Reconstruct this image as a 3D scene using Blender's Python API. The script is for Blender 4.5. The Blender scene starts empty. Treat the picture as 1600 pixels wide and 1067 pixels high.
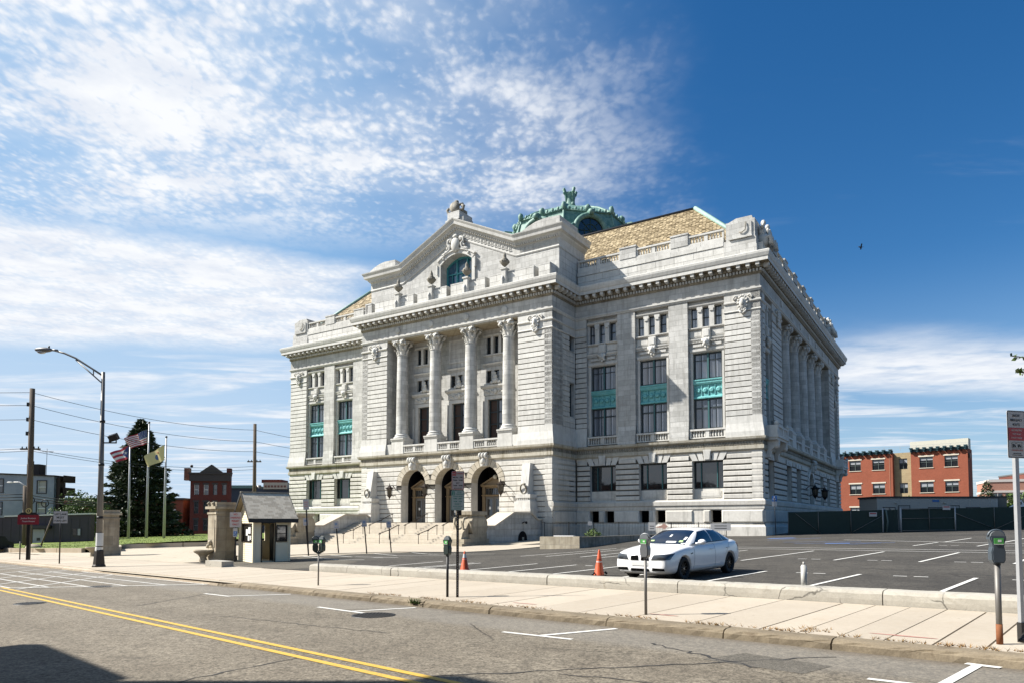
import bpy, bmesh, math, random
from math import radians as R, sin, cos, pi, sqrt, atan2
from mathutils import Vector, Matrix
from mathutils.bvhtree import BVHTree
random.seed(7)
scene = bpy.context.scene
col = scene.collection

# ------------------------------------------------------------------ camera
cam_d = bpy.data.cameras.new('camera')
cam_d.sensor_width = 36.0
cam_d.lens = 36.0 * 1091.9 / 1600
cam_d.shift_y = 228.1 / 1600
cam_d.clip_start = 0.1
cam_d.clip_end = 6000
cam = bpy.data.objects.new('camera', cam_d)
cam.location = (0, 0, 1.6)
cam.rotation_euler = (R(90 + 2.93), 0, 0)
col.objects.link(cam)
scene.camera = cam

# ------------------------------------------------------------------ exposure
vs = scene.view_settings
scene.display_settings.display_device = 'sRGB'
vs.view_transform = 'Standard'
vs.look = 'None'
vs.gamma = 1.0
vs.use_curve_mapping = False
vs.exposure = 1.05

# ------------------------------------------------------------------ sun and sky
SUNV = Vector((-0.712, 0.043, 0.70)).normalized()       # towards the sun
sun_d = bpy.data.lights.new('sun', 'SUN')
sun_d.energy = 5.0
sun_d.angle = R(0.53)
sun_d.color = (1.0, 0.96, 0.90)
sun = bpy.data.objects.new('sun', sun_d)
sun.rotation_euler = SUNV.to_track_quat('Z', 'Y').to_euler()
sun.location = (-60, 0, 60)
col.objects.link(sun)
SUN_EL = math.asin(SUNV.z)
SUN_ROT = atan2(SUNV.x, SUNV.y)

world = bpy.data.worlds.new('World')
scene.world = world
world.use_nodes = True
W = world.node_tree
for n_ in list(W.nodes):
    W.nodes.remove(n_)


class NT:
    """small helper for node trees"""
    def __init__(s, tree):
        s.t = tree

    def n(s, typ, ins=None, **kw):
        nd = s.t.nodes.new(typ)
        for k, v in kw.items():
            setattr(nd, k, v)
        if ins:
            for k, v in ins.items():
                sock = nd.inputs[k]
                if isinstance(v, bpy.types.NodeSocket):
                    s.t.links.new(v, sock)
                else:
                    sock.default_value = v
        return nd

    def m(s, op, a, b=0.0, c=None, clamp=False):
        nd = s.t.nodes.new('ShaderNodeMath')
        nd.operation = op
        nd.use_clamp = clamp
        for i, v in enumerate((a, b, c)):
            if v is None:
                continue
            if isinstance(v, bpy.types.NodeSocket):
                s.t.links.new(v, nd.inputs[i])
            else:
                nd.inputs[i].default_value = v
        return nd.outputs[0]

    def ss(s, x, a, b):
        """smoothstep from a to b (a may exceed b)"""
        nd = s.t.nodes.new('ShaderNodeMapRange')
        nd.interpolation_type = 'SMOOTHSTEP'
        inv = a > b
        lo, hi = (b, a) if inv else (a, b)
        s.t.links.new(x, nd.inputs[0])
        nd.inputs[1].default_value = lo
        nd.inputs[2].default_value = hi
        nd.inputs[3].default_value = 1.0 if inv else 0.0
        nd.inputs[4].default_value = 0.0 if inv else 1.0
        return nd.outputs[0]

    def mix(s, f, a, b, mode='MIX'):
        nd = s.t.nodes.new('ShaderNodeMix')
        nd.data_type = 'RGBA'
        nd.blend_type = mode
        for i, v in ((0, f), (6, a), (7, b)):
            if isinstance(v, bpy.types.NodeSocket):
                s.t.links.new(v, nd.inputs[i])
            elif i == 0:
                nd.inputs[0].default_value = v
            else:
                nd.inputs[i].default_value = (*v, 1) if len(v) == 3 else v
        return nd.outputs[2]

    def noise(s, vec, scale, detail=4, rough=0.55, dist=0.0, w=None):
        nd = s.t.nodes.new('ShaderNodeTexNoise')
        s.t.links.new(vec, nd.inputs['Vector'])
        nd.inputs['Scale'].default_value = scale
        nd.inputs['Detail'].default_value = detail
        nd.inputs['Roughness'].default_value = rough
        nd.inputs['Distortion'].default_value = dist
        return nd.outputs['Fac']


w = NT(W)
sky = w.n('ShaderNodeTexSky', sky_type='NISHITA', sun_disc=False)
sky.sun_elevation = SUN_EL
sky.sun_rotation = SUN_ROT
sky.altitude = 0
sky.air_density = 1.0
sky.dust_density = 0.6
sky.ozone_density = 2.2
tc = w.n('ShaderNodeTexCoord')
sep = w.n('ShaderNodeSeparateXYZ', {0: tc.outputs['Generated']})
dx, dy, dz = sep.outputs
zc = w.m('MAXIMUM', dz, 0.02)
qx = w.m('DIVIDE', dx, zc)
qy = w.m('DIVIDE', dy, zc)
q = w.n('ShaderNodeCombineXYZ', {0: qx, 1: qy, 2: 0.0}).outputs[0]
# warp so that the cloud borders are ragged
wx = w.noise(q, 1.3, 5, 0.6)
wy = w.noise(w.n('ShaderNodeMapping', {0: q, 1: (7.3, 2.1, 0)}).outputs[0], 1.1, 5, 0.6)
ex = w.m('ADD', qx, w.m('MULTIPLY', w.m('SUBTRACT', wx, 0.5), 0.9))
ey = w.m('ADD', qy, w.m('MULTIPLY', w.m('SUBTRACT', wy, 0.5), 0.55))
# --- field of small puffs, upper left; its right border runs diagonally
edge = w.m('SUBTRACT', ex, w.m('ADD', 0.24, w.m('MULTIPLY', w.m('SUBTRACT', qy, 1.34), 0.36)))
fieldA = w.m('MULTIPLY', w.ss(edge, 0.10, -0.55), w.ss(ey, 2.55, 2.0))
puff_v = w.n('ShaderNodeMapping', {0: q, 2: (0, 0, 0.15), 3: (1.0, 0.74, 1)}).outputs[0]
puff_w = w.n('ShaderNodeMix', {0: 0.030}, data_type='VECTOR')
W.links.new(puff_v, puff_w.inputs[4])
W.links.new(w.n('ShaderNodeTexNoise', {0: puff_v, 'Scale': 16.0, 'Detail': 4}).outputs['Color'], puff_w.inputs[5])
pv = puff_w.outputs[1]
vor = w.n('ShaderNodeTexVoronoi', {'Vector': pv, 'Scale': 36.0, 'Smoothness': 0.9, 'Randomness': 1.0}, feature='SMOOTH_F1')
vor2 = w.n('ShaderNodeTexVoronoi', {'Vector': pv, 'Scale': 78.0, 'Smoothness': 0.9, 'Randomness': 1.0}, feature='SMOOTH_F1')
cell = w.m('SUBTRACT', 0.60, w.m('ADD', w.m('MULTIPLY', vor.outputs['Distance'], 0.66), w.m('MULTIPLY', vor2.outputs['Distance'], 0.34)))
puffs = w.noise(pv, 62.0, 4, 0.62, 0.2)
puffs2 = w.noise(pv, 9.0, 3, 0.55, 0.3)
bigA = w.noise(q, 1.5, 5, 0.60)
bigB = w.noise(w.n('ShaderNodeMapping', {0: q, 1: (3.3, 1.1, 0), 2: (0, 0, -0.35), 3: (0.8, 2.2, 1)}).outputs[0], 1.5, 4, 0.55)
pf = w.m('ADD', w.m('MULTIPLY', cell, 0.62), w.m('ADD', w.m('MULTIPLY', puffs, 0.34), w.m('MULTIPLY', puffs2, 0.24)))
gate = w.m('ADD', w.m('MULTIPLY', w.m('SUBTRACT', bigA, 0.5), 1.1), w.m('MULTIPLY', w.m('SUBTRACT', bigB, 0.5), 0.9))
pf = w.ss(w.m('ADD', pf, gate), 0.22, 0.62)
veil = w.ss(w.m('ADD', bigA, w.m('MULTIPLY', bigB, 0.4)), 0.50, 0.92)
covA = w.m('MULTIPLY', fieldA, w.m('ADD', w.m('MULTIPLY', pf, 0.60), w.m('ADD', 0.11, w.m('MULTIPLY', veil, 0.48))), clamp=True)
# --- dense bank, middle left
line1 = w.m('SUBTRACT', ey, w.m('ADD', 2.86, w.m('MULTIPLY', ex, 0.42)))
bankT = w.ss(line1, -0.12, 0.22)
bankB = w.ss(w.m('SUBTRACT', ey, w.m('ADD', 4.0, w.m('MULTIPLY', ex, 0.05))), 0.25, -0.35)
bankR = w.ss(w.m('SUBTRACT', ex, w.m('MULTIPLY', w.m('SUBTRACT', qy, 2.8), -0.42)), -0.38, -0.85)
bk_tex = w.ss(w.m('ADD', w.m('MULTIPLY', w.noise(w.n('ShaderNodeMapping', {0: q, 3: (1, 1.6, 1)}).outputs[0], 3.0, 7, 0.62), 0.7), w.m('MULTIPLY', cell, 0.30)), 0.26, 0.52)
covB = w.m('MULTIPLY', w.m('MULTIPLY', bankT, bankB), w.m('MULTIPLY', bankR, w.m('ADD', 0.70, w.m('MULTIPLY', bk_tex, 0.42))), clamp=True)
# --- thin streaks low in the sky, everywhere left of centre, and a bank on the right
st = w.n('ShaderNodeMapping', {0: q, 2: (0, 0, 0.1), 3: (0.35, 1.0, 1)}).outputs[0]
stn = w.ss(w.noise(st, 1.3, 6, 0.6, 0.6), 0.46, 0.68)
covC = w.m('MULTIPLY', w.m('MULTIPLY', stn, w.ss(qy, 3.2, 4.6)), 0.80)
hazeC = w.ss(dz, 0.15, 0.0)
rb_y = w.m('ABSOLUTE', w.m('SUBTRACT', ey, w.m('ADD', 4.05, w.m('MULTIPLY', ex, 0.16))))
rb = w.m('MULTIPLY', w.ss(rb_y, 1.05, 0.15), w.ss(ex, 1.5, 2.3))
rbt = w.ss(w.noise(w.n('ShaderNodeMapping', {0: q, 3: (0.7, 1.6, 1)}).outputs[0], 1.5, 6, 0.6), 0.24, 0.50)
covD = w.m('MULTIPLY', rb, w.m('MULTIPLY', rbt, 0.92))
cirr = w.ss(w.noise(w.n('ShaderNodeMapping', {0: q, 2: (0, 0, 0.5), 3: (0.5, 1.5, 1)}).outputs[0], 1.1, 6, 0.65, 0.5), 0.56, 0.9)
covE = w.m('MULTIPLY', w.m('MULTIPLY', cirr, 0.30), w.ss(qx, 0.3, 1.2))
cov = covA
for c_ in (covB, covC, covD, covE):
    cov = w.m('MAXIMUM', cov, c_)
cov = w.m('MULTIPLY', cov, w.ss(dz, 0.0, 0.06))
# sky colour: the Nishita sky, saturated like a polarised photograph
hsv = w.n('ShaderNodeHueSaturation', {'Saturation': 1.38, 'Value': 1.15, 'Color': sky.outputs[0]})
skyc = w.mix(1.0, hsv.outputs[0], (0.92, 0.98, 1.04), 'MULTIPLY')
skyc = w.mix(w.m('MULTIPLY', w.ss(dx, 0.26, -0.46), 0.86), skyc, (2.9, 5.3, 8.3))
skyc = w.mix(w.m('MULTIPLY', w.ss(dz, 0.34, 0.0), 0.62), skyc, (4.6, 6.2, 8.2))
skyc = w.mix(w.m('MULTIPLY', w.m('MULTIPLY', w.ss(dz, 0.42, 0.04), w.ss(dx, 0.15, -0.5)), 0.70), skyc, (6.3, 7.6, 9.0))
shade = w.noise(q, 5.0, 4, 0.6)
cloudc = w.mix(w.ss(shade, 0.30, 0.65), (7.6, 8.1, 9.0), (9.3, 9.5, 9.8))
final = w.mix(cov, skyc, cloudc)
bg = w.n('ShaderNodeBackground', {'Color': final, 'Strength': 0.0502})
wo = w.n('ShaderNodeOutputWorld', {'Surface': bg.outputs[0]})

# ------------------------------------------------------------------ places
SD = Vector((-0.731, 0.682))          # along the street, downhill
ND = Vector((0.682, 0.731))           # from the street towards the courthouse
SANG = atan2(0.682, -0.731)


def clampf(v, a, b):
    return a if v < a else b if v > b else v


def lerp(a, b, t):
    return a + (b - a) * t


def hz(s, n):
    """height of the lot / pavement surface at street coordinates"""
    return 0.06 - 0.014 * clampf(s, -60, 110) + 0.02 * (clampf(n, -12, 75) - 11) - 0.30 * math.exp(-((s - 33) / 9) ** 2 - ((n - 34) / 9) ** 2)


def rz(s, n):
    """height of the road"""
    b = 0.06 - 0.014 * clampf(s, -60, 110) - 0.018 - 0.13
    return b + 0.0055 * (5.1 - abs(n - 5.0))


def P(s, n, dz=0.0):
    v = SD * s + ND * n
    return Vector((v.x, v.y, hz(s, n) + dz))


def PR(s, n, dz=0.0):
    v = SD * s + ND * n
    return Vector((v.x, v.y, rz(s, n) + dz))


def sn(x, y):
    v = Vector((x, y))
    return v.dot(SD), v.dot(ND)


def gh(x, y):
    s, n = sn(x, y)
    return hz(s, n)


# ------------------------------------------------------------------ object helpers
def setp(o, label=None, cat=None, group=None, kind=None):
    if label: o['label'] = label
    if cat: o['category'] = cat
    if group: o['group'] = group
    if kind: o['kind'] = kind
    return o


def empty(name, loc=(0, 0, 0), rot=0.0, label=None, cat=None, group=None, kind=None):
    o = bpy.data.objects.new(name, None)
    o.empty_display_size = 0.3
    o.location = loc
    o.rotation_euler = (0, 0, rot)
    col.objects.link(o)
    return setp(o, label, cat, group, kind)


def link(name, mesh, parent=None, loc=None, rot=None, scale=None, **kw):
    o = bpy.data.objects.new(name, mesh)
    if loc is not None: o.location = loc
    if rot is not None: o.rotation_euler = rot if hasattr(rot, '__len__') else (0, 0, rot)
    if scale is not None: o.scale = scale
    col.objects.link(o)
    if parent is not None: o.parent = parent
    return setp(o, **kw)


def copy_tree(o, parent=None):
    c = o.copy()
    col.objects.link(c)
    c.parent = parent
    for ch in list(o.children):
        copy_tree(ch, c)
    return c


class MB:
    """mesh builder; canonical facade frame: a = x, outward o = -y, z up"""
    def __init__(s):
        s.v = []; s.f = []; s.mi = []; s.cur = 0; s.sm = []; s.smooth = False

    def add(s, vs_, fs_):
        k = len(s.v)
        s.v += [tuple(p) for p in vs_]
        for f_ in fs_:
            s.f.append(tuple(i + k for i in f_))
            s.mi.append(s.cur)
            s.sm.append(s.smooth)
        return s

    def box(s, x0, x1, y0, y1, z0, z1):
        if x1 < x0: x0, x1 = x1, x0
        if y1 < y0: y0, y1 = y1, y0
        if z1 < z0: z0, z1 = z1, z0
        return s.add([(x0, y0, z0), (x1, y0, z0), (x1, y1, z0), (x0, y1, z0), (x0, y0, z1), (x1, y0, z1), (x1, y1, z1), (x0, y1, z1)],
                     [(0, 3, 2, 1), (4, 5, 6, 7), (0, 1, 5, 4), (1, 2, 6, 5), (2, 3, 7, 6), (3, 0, 4, 7)])

    def b(s, a0, a1, o0, o1, z0, z1):
        return s.box(a0, a1, -o1, -o0, z0, z1)

    def stone(s, a0, a1, o0, o1, z0, z1, c=0.03):
        """block with chamfered outer face"""
        y0, y1 = -o1, -o0
        V = [(a0, y1, z0), (a1, y1, z0), (a1, y1, z1), (a0, y1, z1),
             (a0, y0 + c, z0), (a1, y0 + c, z0), (a1, y0 + c, z1), (a0, y0 + c, z1),
             (a0 + c, y0, z0 + c), (a1 - c, y0, z0 + c), (a1 - c, y0, z1 - c), (a0 + c, y0, z1 - c)]
        F_ = [(4, 5, 1, 0), (5, 6, 2, 1), (6, 7, 3, 2), (7, 4, 0, 3), (8, 9, 5, 4), (9, 10, 6, 5), (10, 11, 7, 6), (11, 8, 4, 7), (8, 11, 10, 9), (0, 1, 2, 3)]
        return s.add(V, [tuple(reversed(f)) if i == 8 else f for i, f in enumerate(F_)])

    def prism(s, poly, y0, y1):
        """polygon in (x,z) extruded between y0 and y1"""
        n = len(poly)
        V = [(x, y0, z) for x, z in poly] + [(x, y1, z) for x, z in poly]
        F_ = [tuple(range(n)), tuple(range(2 * n - 1, n - 1, -1))]
        F_ += [(i, i + n, (i + 1) % n + n, (i + 1) % n) for i in range(n)]
        return s.add(V, F_)

    def prismx(s, poly, x0, x1):
        """polygon in (y,z) extruded between x0 and x1"""
        n = len(poly)
        V = [(x0, y, z) for y, z in poly] + [(x1, y, z) for y, z in poly]
        F_ = [tuple(range(n)), tuple(range(2 * n - 1, n - 1, -1))]
        F_ += [(i, i + n, (i + 1) % n + n, (i + 1) % n) for i in range(n)]
        return s.add(V, F_)

    def prismz(s, poly, z0, z1, zf=None):
        n = len(poly)
        if zf:
            V = [(x, y, zf(x, y) + z0) for x, y in poly] + [(x, y, zf(x, y) + z1) for x, y in poly]
        else:
            V = [(x, y, z0) for x, y in poly] + [(x, y, z1) for x, y in poly]
        F_ = [tuple(range(n - 1, -1, -1)), tuple(range(n, 2 * n))]
        F_ += [(i, (i + 1) % n, (i + 1) % n + n, i + n) for i in range(n)]
        return s.add(V, F_)

    def mould(s, prof, a0, a1, k0=0.0, k1=0.0):
        """profile [(o,z)...] swept along a; ends shifted by k*o (mitre)"""
        n = len(prof)
        V = [(a0 - k0 * o, -o, z) for o, z in prof] + [(a1 + k1 * o, -o, z) for o, z in prof]
        F_ = [(i, (i + 1) % n, (i + 1) % n + n, i + n) for i in range(n)]
        F_ += [tuple(range(n - 1, -1, -1)), tuple(range(n, 2 * n))]
        return s.add(V, F_)

    def lathe(s, prof, c=(0, 0), seg=20, zt=1.0, smooth=True, a0=0.0, a1=2 * pi, sx=1.0, sy=1.0):
        full = abs(a1 - a0 - 2 * pi) < 1e-6
        m = seg if full else seg + 1
        V = []
        for r, z in prof:
            for i in range(m):
                t = a0 + (a1 - a0) * i / seg
                V.append((c[0] + r * cos(t) * sx, c[1] + r * sin(t) * sy, z * zt))
        F_ = []
        for j in range(len(prof) - 1):
            for i in range(seg):
                k = (i + 1) % m
                F_.append((j * m + i, j * m + k, (j + 1) * m + k, (j + 1) * m + i))
        old = s.smooth
        s.smooth = smooth
        s.add(V, F_)
        s.smooth = old
        return s

    def disc(s, c, r, z, seg=20, up=True):
        V = [(c[0] + r * cos(2 * pi * i / seg), c[1] + r * sin(2 * pi * i / seg), z) for i in range(seg)]
        return s.add(V, [tuple(range(seg)) if up else tuple(range(seg - 1, -1, -1))])

    def tube(s, pts, r, seg=8, cap=True, smooth=True):
        """round tube through points; r number or list"""
        pts = [Vector(p) for p in pts]
        n = len(pts)
        rs = r if hasattr(r, '__len__') else [r] * n
        V = []; F_ = []
        up = Vector((0, 0, 1))
        prev = None
        for i, p in enumerate(pts):
            d = (pts[min(i + 1, n - 1)] - pts[max(i - 1, 0)])
            d = d.normalized() if d.length > 1e-9 else Vector((0, 0, 1))
            if prev is None:
                ref = up if abs(d.z) < 0.95 else Vector((1, 0, 0))
                x = ref.cross(d).normalized()
            else:
                x = (prev - d * prev.dot(d))
                x = x.normalized() if x.length > 1e-6 else Vector((1, 0, 0))
            prev = x
            y = d.cross(x)
            for k in range(seg):
                t = 2 * pi * k / seg
                V.append(p + (x * cos(t) + y * sin(t)) * rs[i])
        for i in range(n - 1):
            for k in range(seg):
                m = (k + 1) % seg
                F_.append((i * seg + k, i * seg + m, (i + 1) * seg + m, (i + 1) * seg + k))
        if cap:
            F_.append(tuple(range(seg - 1, -1, -1)))
            F_.append(tuple((n - 1) * seg + k for k in range(seg)))
        old = s.smooth
        s.smooth = smooth
        s.add(V, F_)
        s.smooth = old
        return s

    def ball(s, c, r, seg=10, rings=6, sc=(1, 1, 1), jit=0.0, smooth=True):
        V = [(c[0], c[1], c[2] - r * sc[2])]
        for j in range(1, rings):
            ph = -pi / 2 + pi * j / rings
            for i in range(seg):
                t = 2 * pi * i / seg
                q_ = 1 + (random.random() - 0.5) * jit
                V.append((c[0] + r * cos(ph) * cos(t) * sc[0] * q_, c[1] + r * cos(ph) * sin(t) * sc[1] * q_, c[2] + r * sin(ph) * sc[2] * q_))
        V.append((c[0], c[1], c[2] + r * sc[2]))
        F_ = [(0, 1 + (i + 1) % seg, 1 + i) for i in range(seg)]
        for j in range(rings - 2):
            for i in range(seg):
                k = (i + 1) % seg
                F_.append((1 + j * seg + i, 1 + j * seg + k, 1 + (j + 1) * seg + k, 1 + (j + 1) * seg + i))
        L_ = len(V) - 1
        F_ += [(L_, 1 + (rings - 2) * seg + i, 1 + (rings - 2) * seg + (i + 1) % seg) for i in range(seg)]
        old = s.smooth
        s.smooth = smooth
        s.add(V, F_)
        s.smooth = old
        return s

    def quad(s, *p):
        return s.add(p, [tuple(range(len(p)))])

    def xform(s, M, start=0):
        for i in range(start, len(s.v)):
            s.v[i] = tuple(M @ Vector(s.v[i]))
        return s

    def mesh(s, mats):
        me = bpy.data.meshes.new('mesh')
        me.from_pydata(s.v, [], s.f)
        if not isinstance(mats, (list, tuple)): mats = [mats]
        for m_ in mats: me.materials.append(m_)
        if len(mats) > 1: me.polygons.foreach_set('material_index', s.mi)
        if any(s.sm): me.polygons.foreach_set('use_smooth', s.sm)
        me.update()
        return me

    def build(s, name, mats, parent=None, loc=None, rot=None, **kw):
        return link(name, s.mesh(mats), parent, loc, rot, **kw)


class Frame:
    """a facade plane: origin (x,y) in building coordinates and rotation"""
    def __init__(s, x, y, rot):
        s.o = (x, y, 0); s.r = rot

    def put(s, name, me, parent, a=0.0, z=0.0, o=0.0, **kw):
        c_, s_ = cos(s.r), sin(s.r)
        lx, ly = a, -o
        return link(name, me, parent, (s.o[0] + lx * c_ - ly * s_, s.o[1] + lx * s_ + ly * c_, z), s.r, **kw)


_txt = []


def text(body, size, mat, parent, loc, rot=(R(90), 0, 0), align='CENTER', bold=0.0, xs=1.0, name='lettering', ext=0.0015):
    """flat printed lettering as a real mesh"""
    cu = bpy.data.curves.new('t', 'FONT')
    cu.body = body
    cu.size = size
    cu.align_x = align
    cu.align_y = 'CENTER'
    cu.offset = bold
    cu.extrude = ext
    cu.resolution_u = 2
    o = bpy.data.objects.new('t', cu)
    col.objects.link(o)
    _txt.append((o, cu, mat, parent, loc, rot, xs, name))


def flush_text():
    bpy.context.view_layer.update()
    dg = bpy.context.evaluated_depsgraph_get()
    for o, cu, mat, parent, loc, rot, xs, name in _txt:
        me = bpy.data.meshes.new_from_object(o.evaluated_get(dg))
        me.materials.clear()
        me.materials.append(mat)
        bpy.data.objects.remove(o)
        bpy.data.curves.remove(cu)
        link(name, me, parent, loc, rot, (xs, 1, 1))


def apply_mods(o):
    bpy.context.view_layer.update()
    dg = bpy.context.evaluated_depsgraph_get()
    me = bpy.data.meshes.new_from_object(o.evaluated_get(dg))
    o.modifiers.clear()
    o.data = me
    return o
# ------------------------------------------------------------------ materials
YAW = R(-32.87)
ALB = 0.80


def ab(*cs):
    r = [tuple(x * ALB for x in c) for c in cs]
    return r if len(r) > 1 else r[0]


def new_mat(name):
    m = bpy.data.materials.new(name)
    m.use_nodes = True
    t = m.node_tree
    for n_ in list(t.nodes): t.nodes.remove(n_)
    k = NT(t)
    bs = k.n('ShaderNodeBsdfPrincipled')
    out = k.n('ShaderNodeOutputMaterial', {'Surface': bs.outputs[0]})
    return m, k, bs


def bump(k, bs, h, strength=0.3, dist=0.02):
    b_ = k.n('ShaderNodeBump', {'Height': h, 'Strength': strength, 'Distance': dist})
    k.t.links.new(b_.outputs[0], bs.inputs['Normal'])
    return b_


def plain(name, c, rough=0.6, metal=0.0, var=0.12, scale=3.0, spec=0.5, bmp=0.0, coat=0.0):
    c = ab(c)
    m, k, bs = new_mat(name)
    geo = k.n('ShaderNodeNewGeometry')
    nz = k.noise(geo.outputs['Position'], scale, 5, 0.6)
    f = k.m('MULTIPLY_ADD', nz, 2 * var, 1 - var)
    cc = k.mix(1.0, c, k.n('ShaderNodeCombineColor', {0: f, 1: f, 2: f}).outputs[0], 'MULTIPLY')
    k.t.links.new(cc, bs.inputs['Base Color'])
    bs.inputs['Roughness'].default_value = rough
    bs.inputs['Metallic'].default_value = metal
    bs.inputs['Specular IOR Level'].default_value = spec
    if coat: bs.inputs['Coat Weight'].default_value = coat
    if bmp:
        bump(k, bs, k.noise(geo.outputs['Position'], scale * 8, 4, 0.6), bmp, 0.01)
    return m


def stone_mat(name, c1, c2, ashlar=True, bw=1.25, bh=0.47, grime=0.5, joint=(0.25, 0.235, 0.21), z0=0.17, tint=(0.24, 0.23, 0.20)):
    c1, c2, joint, tint = ab(c1, c2, joint, tint)
    m, k, bs = new_mat(name)
    geo = k.n('ShaderNodeNewGeometry')
    pos = geo.outputs['Position']
    rot = k.n('ShaderNodeVectorRotate', {'Vector': pos, 'Axis': (0, 0, 1), 'Angle': -YAW}, rotation_type='AXIS_ANGLE').outputs[0]
    sp = k.n('ShaderNodeSeparateXYZ', {0: rot})
    a = k.m('ADD', sp.outputs[0], sp.outputs[1])
    z = sp.outputs[2]
    av = k.n('ShaderNodeCombineXYZ', {0: a, 1: k.m('SUBTRACT', z, z0), 2: 0.0}).outputs[0]
    n1 = k.noise(pos, 0.35, 5, 0.6)
    n2 = k.noise(pos, 2.6, 5, 0.65)
    n3 = k.noise(k.n('ShaderNodeMapping', {0: av, 3: (3.2, 0.30, 1)}).outputs[0], 1.0, 5, 0.65)
    cc = k.mix(k.ss(k.m('ADD', k.m('MULTIPLY', n1, 0.5), k.m('MULTIPLY', n2, 0.5)), 0.34, 0.66), c2, c1)
    br = k.n('ShaderNodeTexBrick', {'Vector': av, 'Color1': (1, 1, 1, 1), 'Color2': (0.74, 0.74, 0.735, 1), 'Mortar': (0.9, 0.9, 0.9, 1),
                                    'Scale': 1.0, 'Mortar Size': 0.012, 'Mortar Smooth': 0.3, 'Bias': 0.0, 'Brick Width': bw, 'Row Height': bh})
    if ashlar:
        cc = k.mix(1.0, cc, br.outputs[0], 'MULTIPLY')
        cc = k.mix(k.m('MULTIPLY', br.outputs['Fac'], 0.75), cc, joint)
    oi_ = k.n('ShaderNodeObjectInfo')
    of = k.m('MULTIPLY_ADD', oi_.outputs['Random'], 0.16, 0.88) if not ashlar else 1.0
    if not ashlar: cc = k.mix(1.0, cc, k.n('ShaderNodeCombineColor', {0: of, 1: of, 2: of}).outputs[0], 'MULTIPLY')
    # rain streaks and soot; stronger on surfaces that face upwards or downwards
    nrm = k.n('ShaderNodeSeparateXYZ', {0: geo.outputs['Normal']})
    flat = k.ss(k.m('ABSOLUTE', nrm.outputs[2]), 0.35, 0.9)
    g_ = k.m('MULTIPLY', k.ss(n3, 0.46, 0.72), grime)
    g_ = k.m('MAXIMUM', g_, k.m('MULTIPLY', flat, k.m('MULTIPLY', k.ss(n2, 0.35, 0.7), min(1.0, grime * 1.1))))
    cc = k.mix(g_, cc, tint)
    k.t.links.new(cc, bs.inputs['Base Color'])
    bs.inputs['Roughness'].default_value = 0.75
    bs.inputs['Specular IOR Level'].default_value = 0.3
    h = k.noise(pos, 22, 4, 0.6)
    if ashlar:
        h = k.m('SUBTRACT', h, k.m('MULTIPLY', br.outputs['Fac'], 1.6))
    bump(k, bs, h, 0.35, 0.02)
    return m


STONE = stone_mat('granite', (0.73, 0.715, 0.67), (0.54, 0.53, 0.495), grime=0.50)
STONE_P = stone_mat('granite_course', (0.76, 0.74, 0.685), (0.60, 0.585, 0.54), ashlar=False, grime=0.34)
STONE_G = stone_mat('granite_ground_floor', (0.77, 0.74, 0.67), (0.60, 0.57, 0.51), ashlar=False, grime=0.42)
STONE_J = plain('joint_shade', (0.075, 0.068, 0.055), 0.9)  # near-black backing that paints shade into the grooves between courses
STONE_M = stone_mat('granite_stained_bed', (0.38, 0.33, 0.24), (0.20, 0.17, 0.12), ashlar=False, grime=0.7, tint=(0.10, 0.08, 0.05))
STONE_W = stone_mat('granite_warm', (0.62, 0.56, 0.45), (0.50, 0.44, 0.34), ashlar=False, grime=0.4)
STONE_D = stone_mat('granite_weathered', (0.42, 0.39, 0.33), (0.20, 0.18, 0.14), ashlar=False, grime=0.85, tint=(0.10, 0.085, 0.05))
STONE_T = stone_mat('limestone_tan', (0.58, 0.51, 0.38), (0.40, 0.34, 0.25), ashlar=True, bw=1.6, bh=0.6, grime=0.5, tint=(0.16, 0.12, 0.07))
STEP = stone_mat('granite_step', (0.68, 0.61, 0.50), (0.55, 0.49, 0.40), ashlar=False, grime=0.22, tint=(0.40, 0.30, 0.16))


def copper(name, c1, c2, dark):
    c1, c2, dark = ab(c1, c2, dark)
    m, k, bs = new_mat(name)
    geo = k.n('ShaderNodeNewGeometry')
    n1 = k.noise(geo.outputs['Position'], 1.8, 6, 0.7)
    n2 = k.noise(geo.outputs['Position'], 6.0, 4, 0.6)
    cc = k.mix(k.ss(n1, 0.35, 0.68), c1, c2)
    cc = k.mix(k.m('MULTIPLY', k.ss(n2, 0.56, 0.72), 0.5), cc, dark)
    k.t.links.new(cc, bs.inputs['Base Color'])
    bs.inputs['Roughness'].default_value = 0.6
    bump(k, bs, n2, 0.3, 0.03)
    return m


COPPER = copper('patinated_copper', (0.10, 0.22, 0.18), (0.23, 0.37, 0.30), (0.025, 0.055, 0.05))
COPPER_L = copper('painted_spandrel', (0.12, 0.42, 0.42), (0.20, 0.52, 0.50), (0.03, 0.16, 0.17))
FRAME_TEAL = plain('teal_window_frame', (0.03, 0.12, 0.125), 0.5)
FRAME_BT = plain('bright_teal_frame', (0.06, 0.30, 0.33), 0.5)
FRAME_DK = plain('dark_window_frame', (0.018, 0.03, 0.035), 0.45)
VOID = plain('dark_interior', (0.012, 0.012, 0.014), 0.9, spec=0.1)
IRON = plain('black_iron', (0.012, 0.012, 0.013), 0.5, 0.3)
BRONZE = plain('dark_bronze', (0.03, 0.02, 0.014), 0.45, 0.6)
LAMPGLASS = plain('lamp_glass', (0.45, 0.42, 0.34), 0.2)
WHITE_PT = plain('white_paint', (0.78, 0.77, 0.74), 0.5)
GREY_PT = plain('grey_door_paint', (0.13, 0.125, 0.115), 0.5)
GALV = plain('galvanised_steel', (0.42, 0.43, 0.44), 0.5, 0.25, scale=9)
GALV_D = plain('weathered_steel', (0.20, 0.19, 0.175), 0.55, 0.5, scale=6)
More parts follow.
